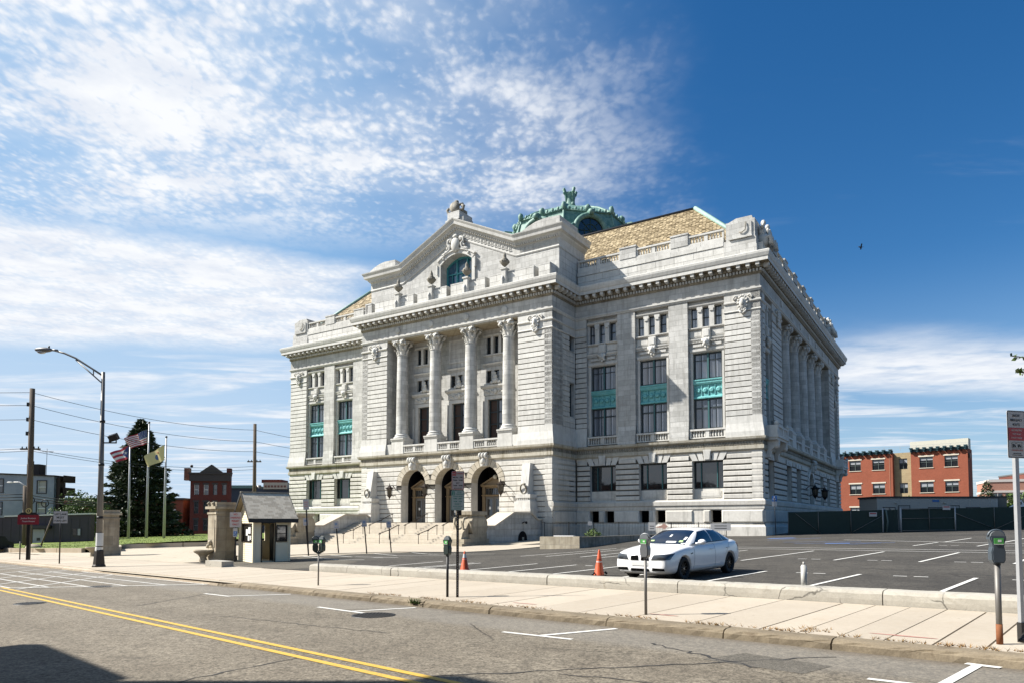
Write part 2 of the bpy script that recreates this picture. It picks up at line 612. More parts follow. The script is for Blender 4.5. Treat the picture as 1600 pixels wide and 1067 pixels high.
RUSTY = plain('rusty_steel', (0.24, 0.085, 0.03), 0.85, 0.1, var=0.4, scale=14)
CONCRETE = None


def glass_mat(name, c, rough=0.04, blind=None, scale=1.0):
    """window glass with the dark room, sometimes a pale blind, behind it"""
    m, k, bs = new_mat(name)
    oi = k.n('ShaderNodeObjectInfo')
    geo = k.n('ShaderNodeNewGeometry')
    cc = k.mix(k.noise(geo.outputs['Position'], 0.9, 2), c, tuple(x * 1.9 for x in c))
    if blind:
        tcn = k.n('ShaderNodeTexCoord')
        s_ = k.n('ShaderNodeSeparateXYZ', {0: tcn.outputs['Object']})
        strip = k.ss(k.noise(k.n('ShaderNodeMapping', {0: tcn.outputs['Object'], 1: (3.1, 0, 0), 3: (4.0, 1, 0.15)}).outputs[0], 1.0, 2), 0.44, 0.60)
        rnd = k.m('GREATER_THAN', oi.outputs['Random'], 0.3)
        cc = k.mix(k.m('MULTIPLY', strip, k.m('MULTIPLY', rnd, 0.8)), cc, blind)
    k.t.links.new(cc, bs.inputs['Base Color'])
    bs.inputs['Roughness'].default_value = rough
    bs.inputs['IOR'].default_value = 1.52
    bs.inputs['Specular IOR Level'].default_value = 0.9
    bs.inputs['Coat Weight'].default_value = 0.4
    bs.inputs['Coat Roughness'].default_value = 0.02
    wob = k.noise(geo.outputs['Position'], 1.2, 2, 0.4)
    bump(k, bs, wob, 0.10, 0.05)
    return m


GLASS = glass_mat('window_glass', (0.045, 0.055, 0.070), blind=(0.34, 0.36, 0.40))
GLASS_D = glass_mat('dark_window_glass', (0.008, 0.009, 0.010))
GLASS_B = glass_mat('blue_attic_glass', (0.02, 0.07, 0.12))


def asphalt(name, c, c2, stain=0.4, scale=1.0, coarse=55.0, speck=0.6, lanes=False):
    c, c2 = ab(c, c2)
    m, k, bs = new_mat(name)
    geo = k.n('ShaderNodeNewGeometry')
    pos = geo.outputs['Position']
    n1 = k.noise(pos, 0.22, 6, 0.65)
    n2 = k.noise(pos, coarse, 3, 0.75)
    n4 = k.noise(pos, coarse * 0.35, 3, 0.7)
    n3 = k.noise(pos, 1.7, 5, 0.65)
    cc = k.mix(k.ss(k.m('ADD', k.m('MULTIPLY', n1, 0.6), k.m('MULTIPLY', n3, 0.4)), 0.36, 0.64), c, c2)
    sp = k.m('ADD', k.m('MULTIPLY', n2, 0.65), k.m('MULTIPLY', n4, 0.35))
    f = k.m('MULTIPLY_ADD', k.ss(sp, 0.36, 0.66), speck * 1.7, 1 - speck * 0.80)
    cc = k.mix(1.0, cc, k.n('ShaderNodeCombineColor', {0: f, 1: f, 2: k.m('MULTIPLY', f, 0.97)}).outputs[0], 'MULTIPLY')
    if lanes:
        dn = k.n('ShaderNodeVectorMath', {0: pos, 1: (0.682, 0.731, 0.0)}, operation='DOT_PRODUCT').outputs['Value']
        dn = k.m('ADD', dn, k.m('MULTIPLY', k.noise(pos, 0.5, 3), 0.5))
        for c0, wd, am in ((6.2, .55, .16), (7.9, .5, .14), (1.8, .55, .16), (3.6, .5, .14)):
            cc = k.mix(k.m('MULTIPLY', k.ss(k.m('ABSOLUTE', k.m('SUBTRACT', dn, c0)), wd, 0.0), am), cc, tuple(x * 0.45 for x in c))
        cc = k.mix(k.m('MULTIPLY', k.ss(dn, 8.5, 9.2), 0.35), cc, (0.20, 0.19, 0.17))
        cc = k.mix(k.m('MULTIPLY', k.ss(dn, 9.9, 10.5), 0.6), cc, (0.09, 0.065, 0.04))
    # oil and tyre stains
    st_ = k.ss(k.noise(pos, 0.9, 6, 0.75, 0.6), 0.55, 0.70)
    cc = k.mix(k.m('MULTIPLY', st_, stain), cc, tuple(x * 0.45 for x in c))
    # cracks
    vo = k.n('ShaderNodeTexVoronoi', {'Vector': k.n('ShaderNodeMix', {0: 0.10, 4: pos, 5: k.n('ShaderNodeTexNoise', {0: pos, 'Scale': 1.8, 'Detail': 6}).outputs['Color']}, data_type='VECTOR').outputs[1], 'Scale': 0.32}, feature='DISTANCE_TO_EDGE')
    ck = k.m('MULTIPLY', k.ss(vo.outputs['Distance'], 0.006, 0.001), k.ss(k.noise(pos, 0.15, 3), 0.52, 0.60))
    cc = k.mix(k.m('MULTIPLY', ck, 0.8), cc, tuple(x * 0.25 for x in c))
    k.t.links.new(cc, bs.inputs['Base Color'])
    bs.inputs['Roughness'].default_value = 0.88
    bs.inputs['Specular IOR Level'].default_value = 0.25
    bump(k, bs, k.m('SUBTRACT', sp, ck), 0.55, 0.012)
    return m


ROAD = asphalt('road_asphalt', (0.165, 0.140, 0.108), (0.215, 0.186, 0.146), 0.55, coarse=30, speck=0.72, lanes=True)
LOT = asphalt('car_park_asphalt', (0.052, 0.047, 0.041), (0.092, 0.083, 0.071), 0.55, coarse=30, speck=0.72)


def concrete(name, c, c2, stain=(0.35, 0.24, 0.13), amt=0.4, sc=1.0, crack=True, rough=0.85):
    c, c2, stain = ab(c, c2, stain)
    m, k, bs = new_mat(name)
    geo = k.n('ShaderNodeNewGeometry')
    oi = k.n('ShaderNodeObjectInfo')
    pos = geo.outputs['Position']
    n1 = k.noise(pos, 0.5 * sc, 6, 0.65)
    n2 = k.noise(pos, 9 * sc, 5, 0.7)
    n3 = k.noise(pos, 60, 3, 0.6)
    cc = k.mix(k.ss(k.m('ADD', k.m('MULTIPLY', n1, 0.55), k.m('MULTIPLY', n2, 0.45)), 0.35, 0.65), c, c2)
    f = k.m('MULTIPLY_ADD', oi.outputs['Random'], 0.14, 0.93)
    f = k.m('MULTIPLY', f, k.m('MULTIPLY_ADD', n3, 0.24, 0.88))
    cc = k.mix(1.0, cc, k.n('ShaderNodeCombineColor', {0: f, 1: f, 2: f}).outputs[0], 'MULTIPLY')
    cc = k.mix(k.m('MULTIPLY', k.ss(k.noise(pos, 1.4, 6, 0.7, 0.5), 0.55, 0.75), amt), cc, stain)
    if not crack:
        gv = k.n('ShaderNodeTexVoronoi', {'Vector': pos, 'Scale': 2.6, 'Randomness': 1.0})
        gs = k.m('MULTIPLY', k.ss(gv.outputs['Distance'], 0.085, 0.055), k.m('GREATER_THAN', k.n('ShaderNodeSeparateColor', {0: gv.outputs['Color']}).outputs[0], 0.6))
        cc = k.mix(k.m('MULTIPLY', gs, 0.45), cc, tuple(x * 0.35 for x in c))
    if crack:
        vo = k.n('ShaderNodeTexVoronoi', {'Vector': k.n('ShaderNodeMix', {0: 0.2, 4: pos, 5: k.n('ShaderNodeTexNoise', {0: pos, 'Scale': 3.0, 'Detail': 5}).outputs['Color']}, data_type='VECTOR').outputs[1], 'Scale': 0.9}, feature='DISTANCE_TO_EDGE')
        ck = k.m('MULTIPLY', k.ss(vo.outputs['Distance'], 0.012, 0.003), k.ss(k.noise(pos, 0.7, 3), 0.50, 0.56))
        cc = k.mix(k.m('MULTIPLY', ck, 0.8), cc, tuple(x * 0.3 for x in c))
    k.t.links.new(cc, bs.inputs['Base Color'])
    bs.inputs['Roughness'].default_value = rough
    bs.inputs['Specular IOR Level'].default_value = 0.25
    bump(k, bs, k.m('ADD', n2, k.m('MULTIPLY', n3, 0.5)), 0.4, 0.012)
    return m


SLAB = concrete('pavement_slab', (0.45, 0.385, 0.30), (0.50, 0.435, 0.345), amt=0.25, crack=False)
SLAB_NEAR = concrete('plaza_concrete', (0.50, 0.435, 0.34), (0.44, 0.38, 0.29), amt=0.25)
KERBW = concrete('rough_concrete', (0.37, 0.345, 0.295), (0.47, 0.44, 0.375), (0.20, 0.16, 0.11), 0.5, 2.0)
KERBS = concrete('granite_kerb', (0.27, 0.22, 0.15), (0.18, 0.145, 0.10), (0.09, 0.06, 0.035), 0.65, 3.0, crack=False)
KERB_L = concrete('pale_kerb', (0.50, 0.42, 0.32), (0.42, 0.34, 0.24), (0.30, 0.17, 0.10), 0.4, 2.0, crack=False)


def paint_line(name, c, wear=0.5, under=(0.09, 0.085, 0.075)):
    c, under = ab(c, under)
    m, k, bs = new_mat(name)
    geo = k.n('ShaderNodeNewGeometry')
    pos = geo.outputs['Position']
    f = k.ss(k.m('ADD', k.m('MULTIPLY', k.noise(pos, 45, 4, 0.75), 0.6), k.m('MULTIPLY', k.noise(pos, 3.0, 4, 0.7), 0.4)), 0.60 - 0.12 * wear, 0.68)
    cc = k.mix(k.m('MULTIPLY', f, wear), c, under)
    k.t.links.new(cc, bs.inputs['Base Color'])
    bs.inputs['Roughness'].default_value = 0.7
    return m


LINE_W = paint_line('white_marking', (0.74, 0.72, 0.66), 0.5)
LINE_WW = paint_line('worn_white_marking', (0.60, 0.58, 0.53), 0.95, (0.15, 0.13, 0.11))
LINE_Y = paint_line('yellow_marking', (0.64, 0.40, 0.055), 0.75, (0.16, 0.13, 0.09))
LINE_B = paint_line('blue_marking', (0.12, 0.22, 0.50), 0.6)
RED_SPRAY = paint_line('red_spray', (0.50, 0.24, 0.19), 1.0, (0.48, 0.40, 0.31))


def grass_mat(name, c1, c2):
    c1, c2 = ab(c1, c2)
    m, k, bs = new_mat(name)
    geo = k.n('ShaderNodeNewGeometry')
    oi = k.n('ShaderNodeObjectInfo')
    cc = k.mix(k.ss(k.noise(geo.outputs['Position'], 0.8, 5, 0.7), 0.3, 0.7), c1, c2)
    k.t.links.new(cc, bs.inputs['Base Color'])
    bs.inputs['Roughness'].default_value = 0.7
    bs.inputs['Specular IOR Level'].default_value = 0.2
    return m


GRASS = grass_mat('lawn_grass', (0.14, 0.19, 0.035), (0.20, 0.25, 0.05))
DRY = grass_mat('dry_grass', (0.34, 0.20, 0.08), (0.20, 0.13, 0.05))


def leaf_mat(name, c1, c2, tr=0.25):
    m, k, bs = new_mat(name)
    geo = k.n('ShaderNodeNewGeometry')
    cc = k.mix(k.ss(k.noise(geo.outputs['Position'], 1.6, 4, 0.7), 0.3, 0.7), c1, c2)
    k.t.links.new(cc, bs.inputs['Base Color'])
    bs.inputs['Roughness'].default_value = 0.55
    bs.inputs['Specular IOR Level'].default_value = 0.25
    return m


NEEDLE = leaf_mat('spruce_needles', (0.014, 0.022, 0.013), (0.055, 0.078, 0.030))
LEAF = leaf_mat('tree_leaves', (0.045, 0.085, 0.018), (0.10, 0.14, 0.035))
BARK = plain('bark', (0.07, 0.05, 0.035), 0.9, var=0.35, scale=8, bmp=0.6)


def brick_mat(name, c1, c2, mortar, bw=0.215, bh=0.075, sc=1.0, rot=0.0, patch=None):
    c1, c2, mortar = ab(c1, c2, mortar)
    m, k, bs = new_mat(name)
    geo = k.n('ShaderNodeNewGeometry')
    pos = geo.outputs['Position']
    r_ = k.n('ShaderNodeVectorRotate', {'Vector': pos, 'Axis': (0, 0, 1), 'Angle': -rot}, rotation_type='AXIS_ANGLE').outputs[0]
    sp = k.n('ShaderNodeSeparateXYZ', {0: r_})
    av = k.n('ShaderNodeCombineXYZ', {0: k.m('ADD', sp.outputs[0], sp.outputs[1]), 1: sp.outputs[2], 2: 0.0}).outputs[0]
    br = k.n('ShaderNodeTexBrick', {'Vector': av, 'Color1': (*c1, 1), 'Color2': (*c2, 1), 'Mortar': (*mortar, 1), 'Scale': sc,
                                    'Mortar Size': 0.008, 'Mortar Smooth': 0.2, 'Bias': 0.0, 'Brick Width': bw, 'Row Height': bh})
    cc = br.outputs[0]
    n1 = k.noise(pos, 0.5, 6, 0.7)
    f = k.m('MULTIPLY_ADD', n1, 0.5, 0.75)
    cc = k.mix(1.0, cc, k.n('ShaderNodeCombineColor', {0: f, 1: f, 2: f}).outputs[0], 'MULTIPLY')
    if patch:
        cc = k.mix(k.ss(k.noise(pos, 0.35, 6, 0.75, 0.4), 0.50, 0.60), cc, patch)
    k.t.links.new(cc, bs.inputs['Base Color'])
    bs.inputs['Roughness'].default_value = 0.85
    bs.inputs['Specular IOR Level'].default_value = 0.2
    bump(k, bs, k.m('SUBTRACT', 1.0, br.outputs['Fac']), 0.4, 0.01)
    return m
# ================================================================== COURTHOUSE
OX, OY = 20.5417, 57.0
CH = empty('courthouse', (OX, OY, 0), YAW, 'monumental grey granite courthouse with columned portico, pediment and green copper dome behind the car park', 'courthouse')
UU = Vector((cos(YAW), sin(YAW))); WW = Vector((-sin(YAW), cos(YAW)))


def bl(lx, ly, z=0.0):
    """building local -> world"""
    v = Vector((OX, OY)) + UU * lx + WW * ly
    return Vector((v.x, v.y, z))


CX = -29.06            # axis of the portico
LX = -58.12
PD = 4.55
PR_, PL_ = CX + 11.87, CX - 11.87
DW = 43.0
ZG, ZB, ZT = -1.6, 8.8, 20.95
FW = Frame(0, 0, 0)
FP = Frame(0, -PD, 0)
SR = Frame(0, 0, pi / 2)
SEG = [('fl', Frame(LX, 0, 0), PL_ - LX, 1, -1), ('pl', Frame(PL_, 0, -pi / 2), PD, -1, 1), ('fp', Frame(PL_, -PD, 0), PR_ - PL_, 1, 1),
       ('pr', Frame(PR_, -PD, pi / 2), PD, 1, -1), ('fr', Frame(PR_, 0, 0), -PR_, -1, 1), ('sr', Frame(0, 0, pi / 2), DW, 1, 1),
       ('bk', Frame(0, DW, pi), -LX, 1, 1), ('sl', Frame(LX, DW, -pi / 2), DW, 1, 1)]
BAYS = [-6.17, -11.10, -16.03]
BAYS_L = [LX - b - 3.2 for b in BAYS]
RP = (7.0 - 3.63) / 7      # ground floor course pitch
UP = (19.3 - 10.6) / 18    # upper pier course pitch


def holed(mb, a0, a1, z0, z1, o0, o1, holes):
    xs = sorted({a0, a1} | {clampf(h[0], a0, a1) for h in holes} | {clampf(h[1], a0, a1) for h in holes})
    for i in range(len(xs) - 1):
        xa, xb = xs[i], xs[i + 1]
        if xb - xa < 1e-5: continue
        xm = (xa + xb) / 2
        cuts = sorted((max(h[2], z0), min(h[3], z1)) for h in holes if h[0] < xm < h[1])
        z = z0
        for c0, c1 in cuts:
            if c0 > z: mb.b(xa, xb, o0, o1, z, c0)
            z = max(z, c1)
        if z < z1: mb.b(xa, xb, o0, o1, z, z1)


def arch_slab(mb, cx, r, zs, zt, o0, o1, n=18):
    for i in range(n):
        t0, t1 = pi - pi * i / n, pi - pi * (i + 1) / n
        x0, x1 = cx + r * cos(t0), cx + r * cos(t1)
        mb.prism([(x0, zs + r * sin(t0)), (x1, zs + r * sin(t1)), (x1, zt), (x0, zt)], -o1, -o0)


_cache = {}


def course(fr, a0, a1, z, h, parent=CH, o=0.0, name='stone_course', t=0.09, c=0.022, mat=None):
    key = ('c', round(a1 - a0, 2), round(h, 3), t, mat.name if mat else '')
    if key not in _cache:
        wd = a1 - a0
        g_ = 0.046 if t >= .1 and h < .6 else (0.034 if h < .6 else .03)
        _cache[key] = MB().stone(0, wd, -t, 0, g_, h - g_, c).mesh(mat or STONE_P)
    fr.put(name, _cache[key], parent, a0, z, o)


# ---------------------------------------------------------------- core masses
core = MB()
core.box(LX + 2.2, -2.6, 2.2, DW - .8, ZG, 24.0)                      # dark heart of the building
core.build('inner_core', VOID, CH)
wall = MB()
wall.box(LX, LX + .8, 0.8, DW, ZG, ZT + .2)                            # left side and back
wall.box(LX, -0.8, DW - .8, DW, ZG, ZT + .2)
wall.build('rear_wall', STONE, CH)

# ---------------------------------------------------------------- wing fronts
BH = (0.28, 2.92)


def wing(fr, a0, a1, bays, name, bw=3.2):
    """walls of one wing between a0 and a1 (facade plane o=0)"""
    k = bw / 3.2
    g = MB()
    holes = [(b + BH[0] * k, b + BH[1] * k, 3.66, 7.0) for b in bays]
    holed(g, a0, a1, 3.2, 7.75, -.62, -.07, holes)
    bh = []
    for i, b in enumerate(bays):
        bh += [(b + 1.80 * k, b + 2.74 * k, 1.70, 2.76)]
        if not (fr is FW and b == BAYS[0]): bh += [(b + .28 * k, b + 1.2 * k, 1.70, 2.76)]
    holed(g, a0, a1, ZG, 3.2, -.62, 0.0, bh)
    for b in bays:   # apron panels and the void behind
        g.b(b + BH[0] * k, b + BH[1] * k, -.62, -.42, 3.66, 4.60)
        g.b(b + (BH[0] + .3) * k, b + (BH[1] - .3) * k, -.42, -.38, 3.85, 4.4)
        g.b(b + (BH[0] + .42) * k, b + (BH[1] - .42) * k, -.38, -.36, 3.97, 4.28)
    fr.put('ground_floor_wall', g.mesh(STONE_G), CH)
    jb = MB()
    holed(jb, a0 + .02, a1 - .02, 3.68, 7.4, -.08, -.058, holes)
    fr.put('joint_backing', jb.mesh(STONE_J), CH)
    u_ = MB()
    for i, b in enumerate(bays):
        holed(u_, b, b + bw, ZB, ZT, -.78, -.36, [(b + .33 * k, b + 2.87 * k, 9.75, 16.4)] + [(b + x * k, b + (x + .62) * k, 18.6, 20.33) for x in (.2, 1.23, 2.27)])
    xs = [a0] + sorted(sum(([b, b + bw] for b in bays), [])) + [a1]
    piers = [(xs[i], xs[i + 1]) for i in range(0, len(xs), 2) if xs[i + 1] - xs[i] > .02]
    rust = []
    for j, (p0, p1) in enumerate(piers):
        if j in (0, len(piers) - 1) or fr is SR:
            u_.b(p0, p1, -.78, -.06, ZB, ZT)
            rust.append((p0, p1))
        else:
            u_.b(p0, p1, -.78, 0, ZB, ZT)
            u_.mould([(-.3, 8.8), (.16, 8.8), (.14, 9.3), (0.0, 10.45), (-.3, 10.45)], p0, p1, 0, 0)
    fr.put('upper_wall', u_.mesh(STONE), CH)
    # void boxes behind openings are the dark core; glass sits in front
    return piers, rust


def pier_trim(fr, p0, p1, k0, k1):
    fr.put('pier_base', MB().mould([(-.3, 8.8), (.20, 8.8), (.18, 9.25), (.05, 9.95), (0.0, 10.58), (-.3, 10.58)], p0, p1, k0, k1).mesh(STONE_P), CH)
    m = MB()
    m.b(p0, p1, -.06, 0, 19.3, ZT)
    m.mould([(-.1, 19.30), (.03, 19.30), (.08, 19.38), (.03, 19.46), (-.1, 19.46)], p0, p1, k0, k1)
    m.mould([(-.1, 20.02), (.03, 20.02), (.11, 20.10), (.11, 20.2), (.03, 20.26), (-.1, 20.26)], p0, p1, k0, k1)
    fr.put('pier_cap', m.mesh(STONE_P), CH)


def rust_pier(fr, p0, p1, k0=0, k1=0, cart=True):
    pier_trim(fr, p0, p1, k0, k1)
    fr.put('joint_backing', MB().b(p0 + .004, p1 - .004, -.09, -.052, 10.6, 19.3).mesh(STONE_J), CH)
    for i in range(18):
        course(fr, p0, p1, 10.6 + UP * i, UP)
    if cart and p1 - p0 > 1.6:
        fr.put('cartouche', CARTOUCHE, CH, (p0 + p1) / 2 + .1, 0)


def garland_mesh():
    m = MB()
    m.ball((0, -.10, 20.0), .34, 12, 8, (1, .6, 1.75), .18)
    m.ball((0, -.30, 20.05), .17, 8, 6, (1, .6, 1.7), .2)
    for i in range(14):
        t = 2 * pi * i / 14
        m.ball((.36 * cos(t), -.16, 20.0 + .62 * sin(t)), .11, 6, 5, (1, .8, 1), .4)
    for s in (-1, 1):
        m.tube([(s * .4, -.1, 20.55), (s * .62, -.14, 20.66), (s * .78, -.12, 20.45), (s * .66, -.1, 20.3)], .08, 6)
        m.tube([(s * .3, -.1, 19.5), (s * .2, -.16, 19.25), (0, -.18, 19.12)], .09, 6)
    return m.mesh(STONE_P)


CARTOUCHE = garland_mesh()


def head_mesh():
    """keyblock with a carved head over the big windows"""
    m = MB()
    m.b(-.34, .34, -.36, -.05, 17.62, 18.38)
    m.b(-.24, .24, -.05, .0, 17.72, 18.28)
    m.ball((0, .02, 17.25), .30, 10, 8, (1, .8, 1.2), .18)
    m.ball((0, -.2, 17.2), .09, 6, 5, (1, 1, 1.4))
    for s in (-1, 1):
        m.ball((s * .26, .0, 17.38), .16, 7, 5, (1, .8, 1.2), .4)
        m.ball((s * .2, .02, 16.98), .14, 7, 5, (1, .8, 1.1), .4)
    m.ball((0, .02, 16.82), .15, 7, 5, (1, .8, 1), .4)
    return m.mesh(STONE_P)


HEAD = head_mesh()


def bay_entab():
    m = MB()
    m.mould([(-.36, 16.45), (-.28, 16.45), (-.20, 16.55), (-.20, 16.75), (-.36, 16.78)], .1, 3.1)
    m.b(.35, 1.15, -.36, -.22, 16.95, 17.15)
    m.b(2.05, 2.85, -.36, -.22, 16.95, 17.15)
    m.mould([(-.36, 17.38), (-.26, 17.38), (-.16, 17.50), (-.14, 17.62), (-.36, 17.66)], 0.0, 3.2)
    n = 24
    for i in range(n):
        if abs((i + .5) / n - .5) > .12: m.b(.03 + i * 3.14 / n, .03 + (i + .55) * 3.14 / n, -.30, -.18, 17.27, 17.38)
    for x0, x1 in ((.12, 1.2), (2.0, 3.08)):
        m.b(x0, x1, -.36, -.30, 17.76, 18.28)
        m.b(x0 + .08, x1 - .08, -.30, -.28, 17.84, 18.20)
    m.mould([(-.36, 18.42), (-.22, 18.42), (-.14, 18.50), (-.14, 18.58), (-.36, 18.6)], .05, 3.15)
    for x in (.82, 1.85):
        m.b(x, x + .42, -.36, -.20, 18.6, 20.1)
        m.b(x - .04, x + .46, -.36, -.14, 20.1, 20.36)
        m.b(x + .05, x + .37, -.36, -.12, 19.9, 20.1)
    m.mould([(-.36, 20.36), (-.16, 20.36), (-.08, 20.46), (-.06, 20.56), (-.36, 20.60)], .04, 3.16)
    # architrave round the tall window
    for x0, x1 in ((.15, .33), (2.87, 3.05)):
        m.b(x0, x1, -.36, -.29, 9.75, 16.45)
    return m.mesh(STONE_P)


BAY_ENTAB = bay_entab()


def balustrade_mesh(w, h0=8.93, h1=9.74, pitch=.235, depth=.24, mid=True, mat=None):
    m = MB()
    m.b(0, w, -depth, 0.0, h0, h0 + .10)
    m.b(0, w, -depth - .03, 0.05, h1 - .15, h1)
    posts = [(0, .16), (w - .16, w)]
    if mid: posts.append((w / 2 - .16, w / 2 + .16))
    for p0, p1 in posts: m.b(p0, p1, -depth + .01, -.01, h0 + .1, h1 - .15)
    hh = h1 - .25 - h0
    n = int(w / pitch)
    for i in range(n):
        x = (i + .5) * w / n
        if any(p0 - .06 < x < p1 + .06 for p0, p1 in posts): continue
        m.lathe([(.045, h0 + .1), (.075, h0 + .1 + hh * .18), (.085, h0 + .1 + hh * .32), (.04, h0 + .1 + hh * .75), (.065, h0 + .1 + hh)], (x, depth / 2), 7)
    return m.mesh(mat or STONE_P)


BAL32 = balustrade_mesh(3.1)


def tall_window(fr, a, k=1.0):
    """frame, spandrel and glass of the two storey window; origin a"""
    def sc(x): return (x * k)
    w0, w1 = .33, 2.87
    if ('tw', k) not in _cache:
        fms = []
        for z0, z1 in ((9.76, 12.42), (14.12, 16.4)):
            fm = MB()
            fm.b(sc(w0), sc(w0 + .14), -.72, -.56, z0, z1); fm.b(sc(w1 - .14), sc(w1), -.72, -.56, z0, z1)
            fm.b(sc(1.5), sc(1.7), -.72, -.52, z0, z1)
            fm.b(sc(w0 + .14), sc(1.5), -.72, -.57, z1 - .12, z1); fm.b(sc(1.7), sc(w1 - .14), -.72, -.57, z1 - .12, z1)
            fm.b(sc(w0 + .14), sc(1.5), -.72, -.57, z0, z0 + .12); fm.b(sc(1.7), sc(w1 - .14), -.72, -.57, z0, z0 + .12)
            zt = z1 - .80 if z0 < 11 else z1 - .62
            th = .06 if z0 < 11 else .025
            for x0, x1 in ((w0 + .14, 1.5), (1.7, w1 - .14)):
                fm.b(sc(x0), sc(x1), -.70, -.58, zt - th, zt + th)
                xm = (x0 + x1) / 2
                fm.b(sc(xm - .02), sc(xm + .02), -.69, -.60, z0 + .12, zt - th)
                fm.b(sc(xm - .02), sc(xm + .02), -.69, -.60, zt + th, z1 - .12)
            fms.append((fm.mesh(FRAME_DK), MB().b(sc(1.53), sc(1.67), -.52, -.49, z0 + .06, z1 - .06).mesh(FRAME_TEAL)))
        pane = MB().b(0, sc(1.10), 0, .02, 0, 1.0)
        sp = MB()
        sp.b(sc(w0), sc(w1), -.74, -.52, 12.42, 14.12)
        sp.mould([(-.52, 13.62), (-.40, 13.66), (-.34, 13.80), (-.34, 13.9), (-.28, 14.0), (-.28, 14.1), (-.52, 14.12)], sc(w0), sc(w1))
        sp.mould([(-.52, 12.42), (-.36, 12.44), (-.36, 12.54), (-.42, 12.62), (-.52, 12.66)], sc(w0), sc(w1))
        for i in range(4):
            x = w0 + .1 + i * .58 + .29
            sp.b(sc(x - .285), sc(x - .235), -.52, -.44, 12.7, 13.6)
            sp.add([], [])
            s0 = len(sp.v)
            sp.lathe([(.20, 0), (.22, .05), (.16, .09), (.05, .10), (0.001, .07)], (0, 0), 10)
            sp.xform(Matrix.Translation((sc(x + .02), .50, 13.15)) @ Matrix.Rotation(pi / 2, 4, 'X') @ Matrix.Scale(1, 4), s0)
        sp.b(sc(w1 - .1), sc(w1 - .05), -.52, -.44, 12.7, 13.6)
        _cache[('tw', k)] = (fms, sp.mesh(COPPER_L), pane.mesh(GLASS))
    fms, spm, pm = _cache[('tw', k)]
    fr.put('spandrel_panel', spm, CH, a)
    for (fmm, tm), (z0, z1) in zip(fms, ((9.8, 12.4), (14.15, 16.36))):
        f = fr.put('tall_window', fmm, CH, a)
        link('mullion', tm, f)
        for x in (.43, 1.66):
            link('pane', pm, f, (sc(x), .67, z0), None, (1, 1, z1 - z0))


def triple_window(fr, a, k=1.0):
    if ('tri', k) not in _cache:
        f = MB()
        for x in (.2, 1.23, 2.27):
            x0, x1 = x * k, (x + .62) * k
            f.b(x0, x0 + .06, -.66, -.56, 18.6, 20.33); f.b(x1 - .06, x1, -.66, -.56, 18.6, 20.33)
            f.b(x0 + .06, x1 - .06, -.66, -.56, 20.25, 20.33); f.b(x0 + .06, x1 - .06, -.66, -.56, 18.6, 18.68)
            f.b(x0 + .06, x1 - .06, -.66, -.55, 19.42, 19.50)
        _cache[('tri', k)] = (f.mesh(FRAME_DK), MB().b(0, .62 * k, 0, .02, 18.6, 20.33).mesh(GLASS))
    fm, pm = _cache[('tri', k)]
    f = fr.put('triple_window', fm, CH, a)
    for x in (.2, 1.23, 2.27): link('pane', pm, f, (x * k, .64, 0))


def ground_window(fr, a, k=1.0):
    if ('gw', k) not in _cache:
        f = MB()
        x0, x1 = BH[0] * k, BH[1] * k
        f.b(x0, x0 + .10, -.60, -.44, 4.6, 7.0); f.b(x1 - .10, x1, -.60, -.44, 4.6, 7.0)
        f.b(x0 + .10, x1 - .10, -.60, -.44, 6.86, 7.0); f.b(x0 + .10, x1 - .10, -.60, -.44, 4.6, 4.70)
        g = []
        for t in (.235, .765):
            xm = lerp(x0, x1, t)
            g.append(MB().b(xm - .035, xm + .035, -.55, -.40, 4.7, 6.86).mesh(FRAME_TEAL))
        _cache[('gw', k)] = (f.mesh(FRAME_DK), g, MB().b(x0 + .05, x1 - .05, -.56, -.54, 4.65, 6.95).mesh(GLASS_D))
    fm, gm, pm = _cache[('gw', k)]
    f = fr.put('ground_floor_window', fm, CH, a)
    for g_ in gm: link('mullion', g_, f)
    link('pane', pm, f)


# flat arch of five voussoirs over a ground floor window
FLATV = []
for i in range(5):
    m = MB()
    t0 = [-1.95, -1.38, -.80, -.27, .37, .90, 1.48, 2.05]
    xb = [(-1.32, -.82), (-.76, -.34), (-.28, .28), (.34, .76), (.82, 1.32)][i]
    xt = [(-1.72, -1.10), (-.98, -.44), (-.38, .38), (.44, .98), (1.10, 1.72)][i]
    zt = 7.70 if i != 2 else 7.92
    oo = .02 if i != 2 else .14
    m.prism([(xb[0], 7.0), (xb[1], 7.0), (xt[1] - .03, zt), (xt[0] + .03, zt)], -oo, .3)
    if i == 2:
        m.prism([(xb[0] + .07, 7.08), (xb[1] - .07, 7.08), (xt[1] - .1, 7.8), (xt[0] + .1, 7.8)], -.18, -.14)
    FLATV.append(m.mesh(STONE_P))


def ground_courses(fr, a0, a1, bays, k=1.0, row0=0, rows=8, vouss=True):
    for r in range(row0, rows):
        z = 3.66 + RP * r
        edges = [a0]
        for b in sorted(bays):
            if r < 7: edges += [b + BH[0] * k, b + BH[1] * k]
            else: edges += [b + 1.6 * k - 1.62, b + 1.6 * k + 1.62]
        edges.append(a1)
        for i in range(0, len(edges), 2):
            if edges[i + 1] - edges[i] > .12:
                course(fr, edges[i], edges[i + 1], z, RP - .01, name='ground_floor_stone', t=.10, c=.045, mat=STONE_G, o=.02)
    for b in bays:
        if vouss:
            for v in FLATV: fr.put('voussoir', v, CH, b + 1.6 * k)


def base_blocks(fr, a0, a1, bays, k=1.0, solid3=None):
    edges = [a0]
    for b in sorted(bays):
        edges += [b + .28 * k, b + 1.2 * k, b + 1.80 * k, b + 2.74 * k]
    edges.append(a1)
    for i in range(0, len(edges), 2):
        if edges[i + 1] - edges[i] > .1:
            course(fr, edges[i], edges[i + 1], 1.66, 1.14, name='basement_block', t=.12, c=.10, mat=STONE_G, o=.12)


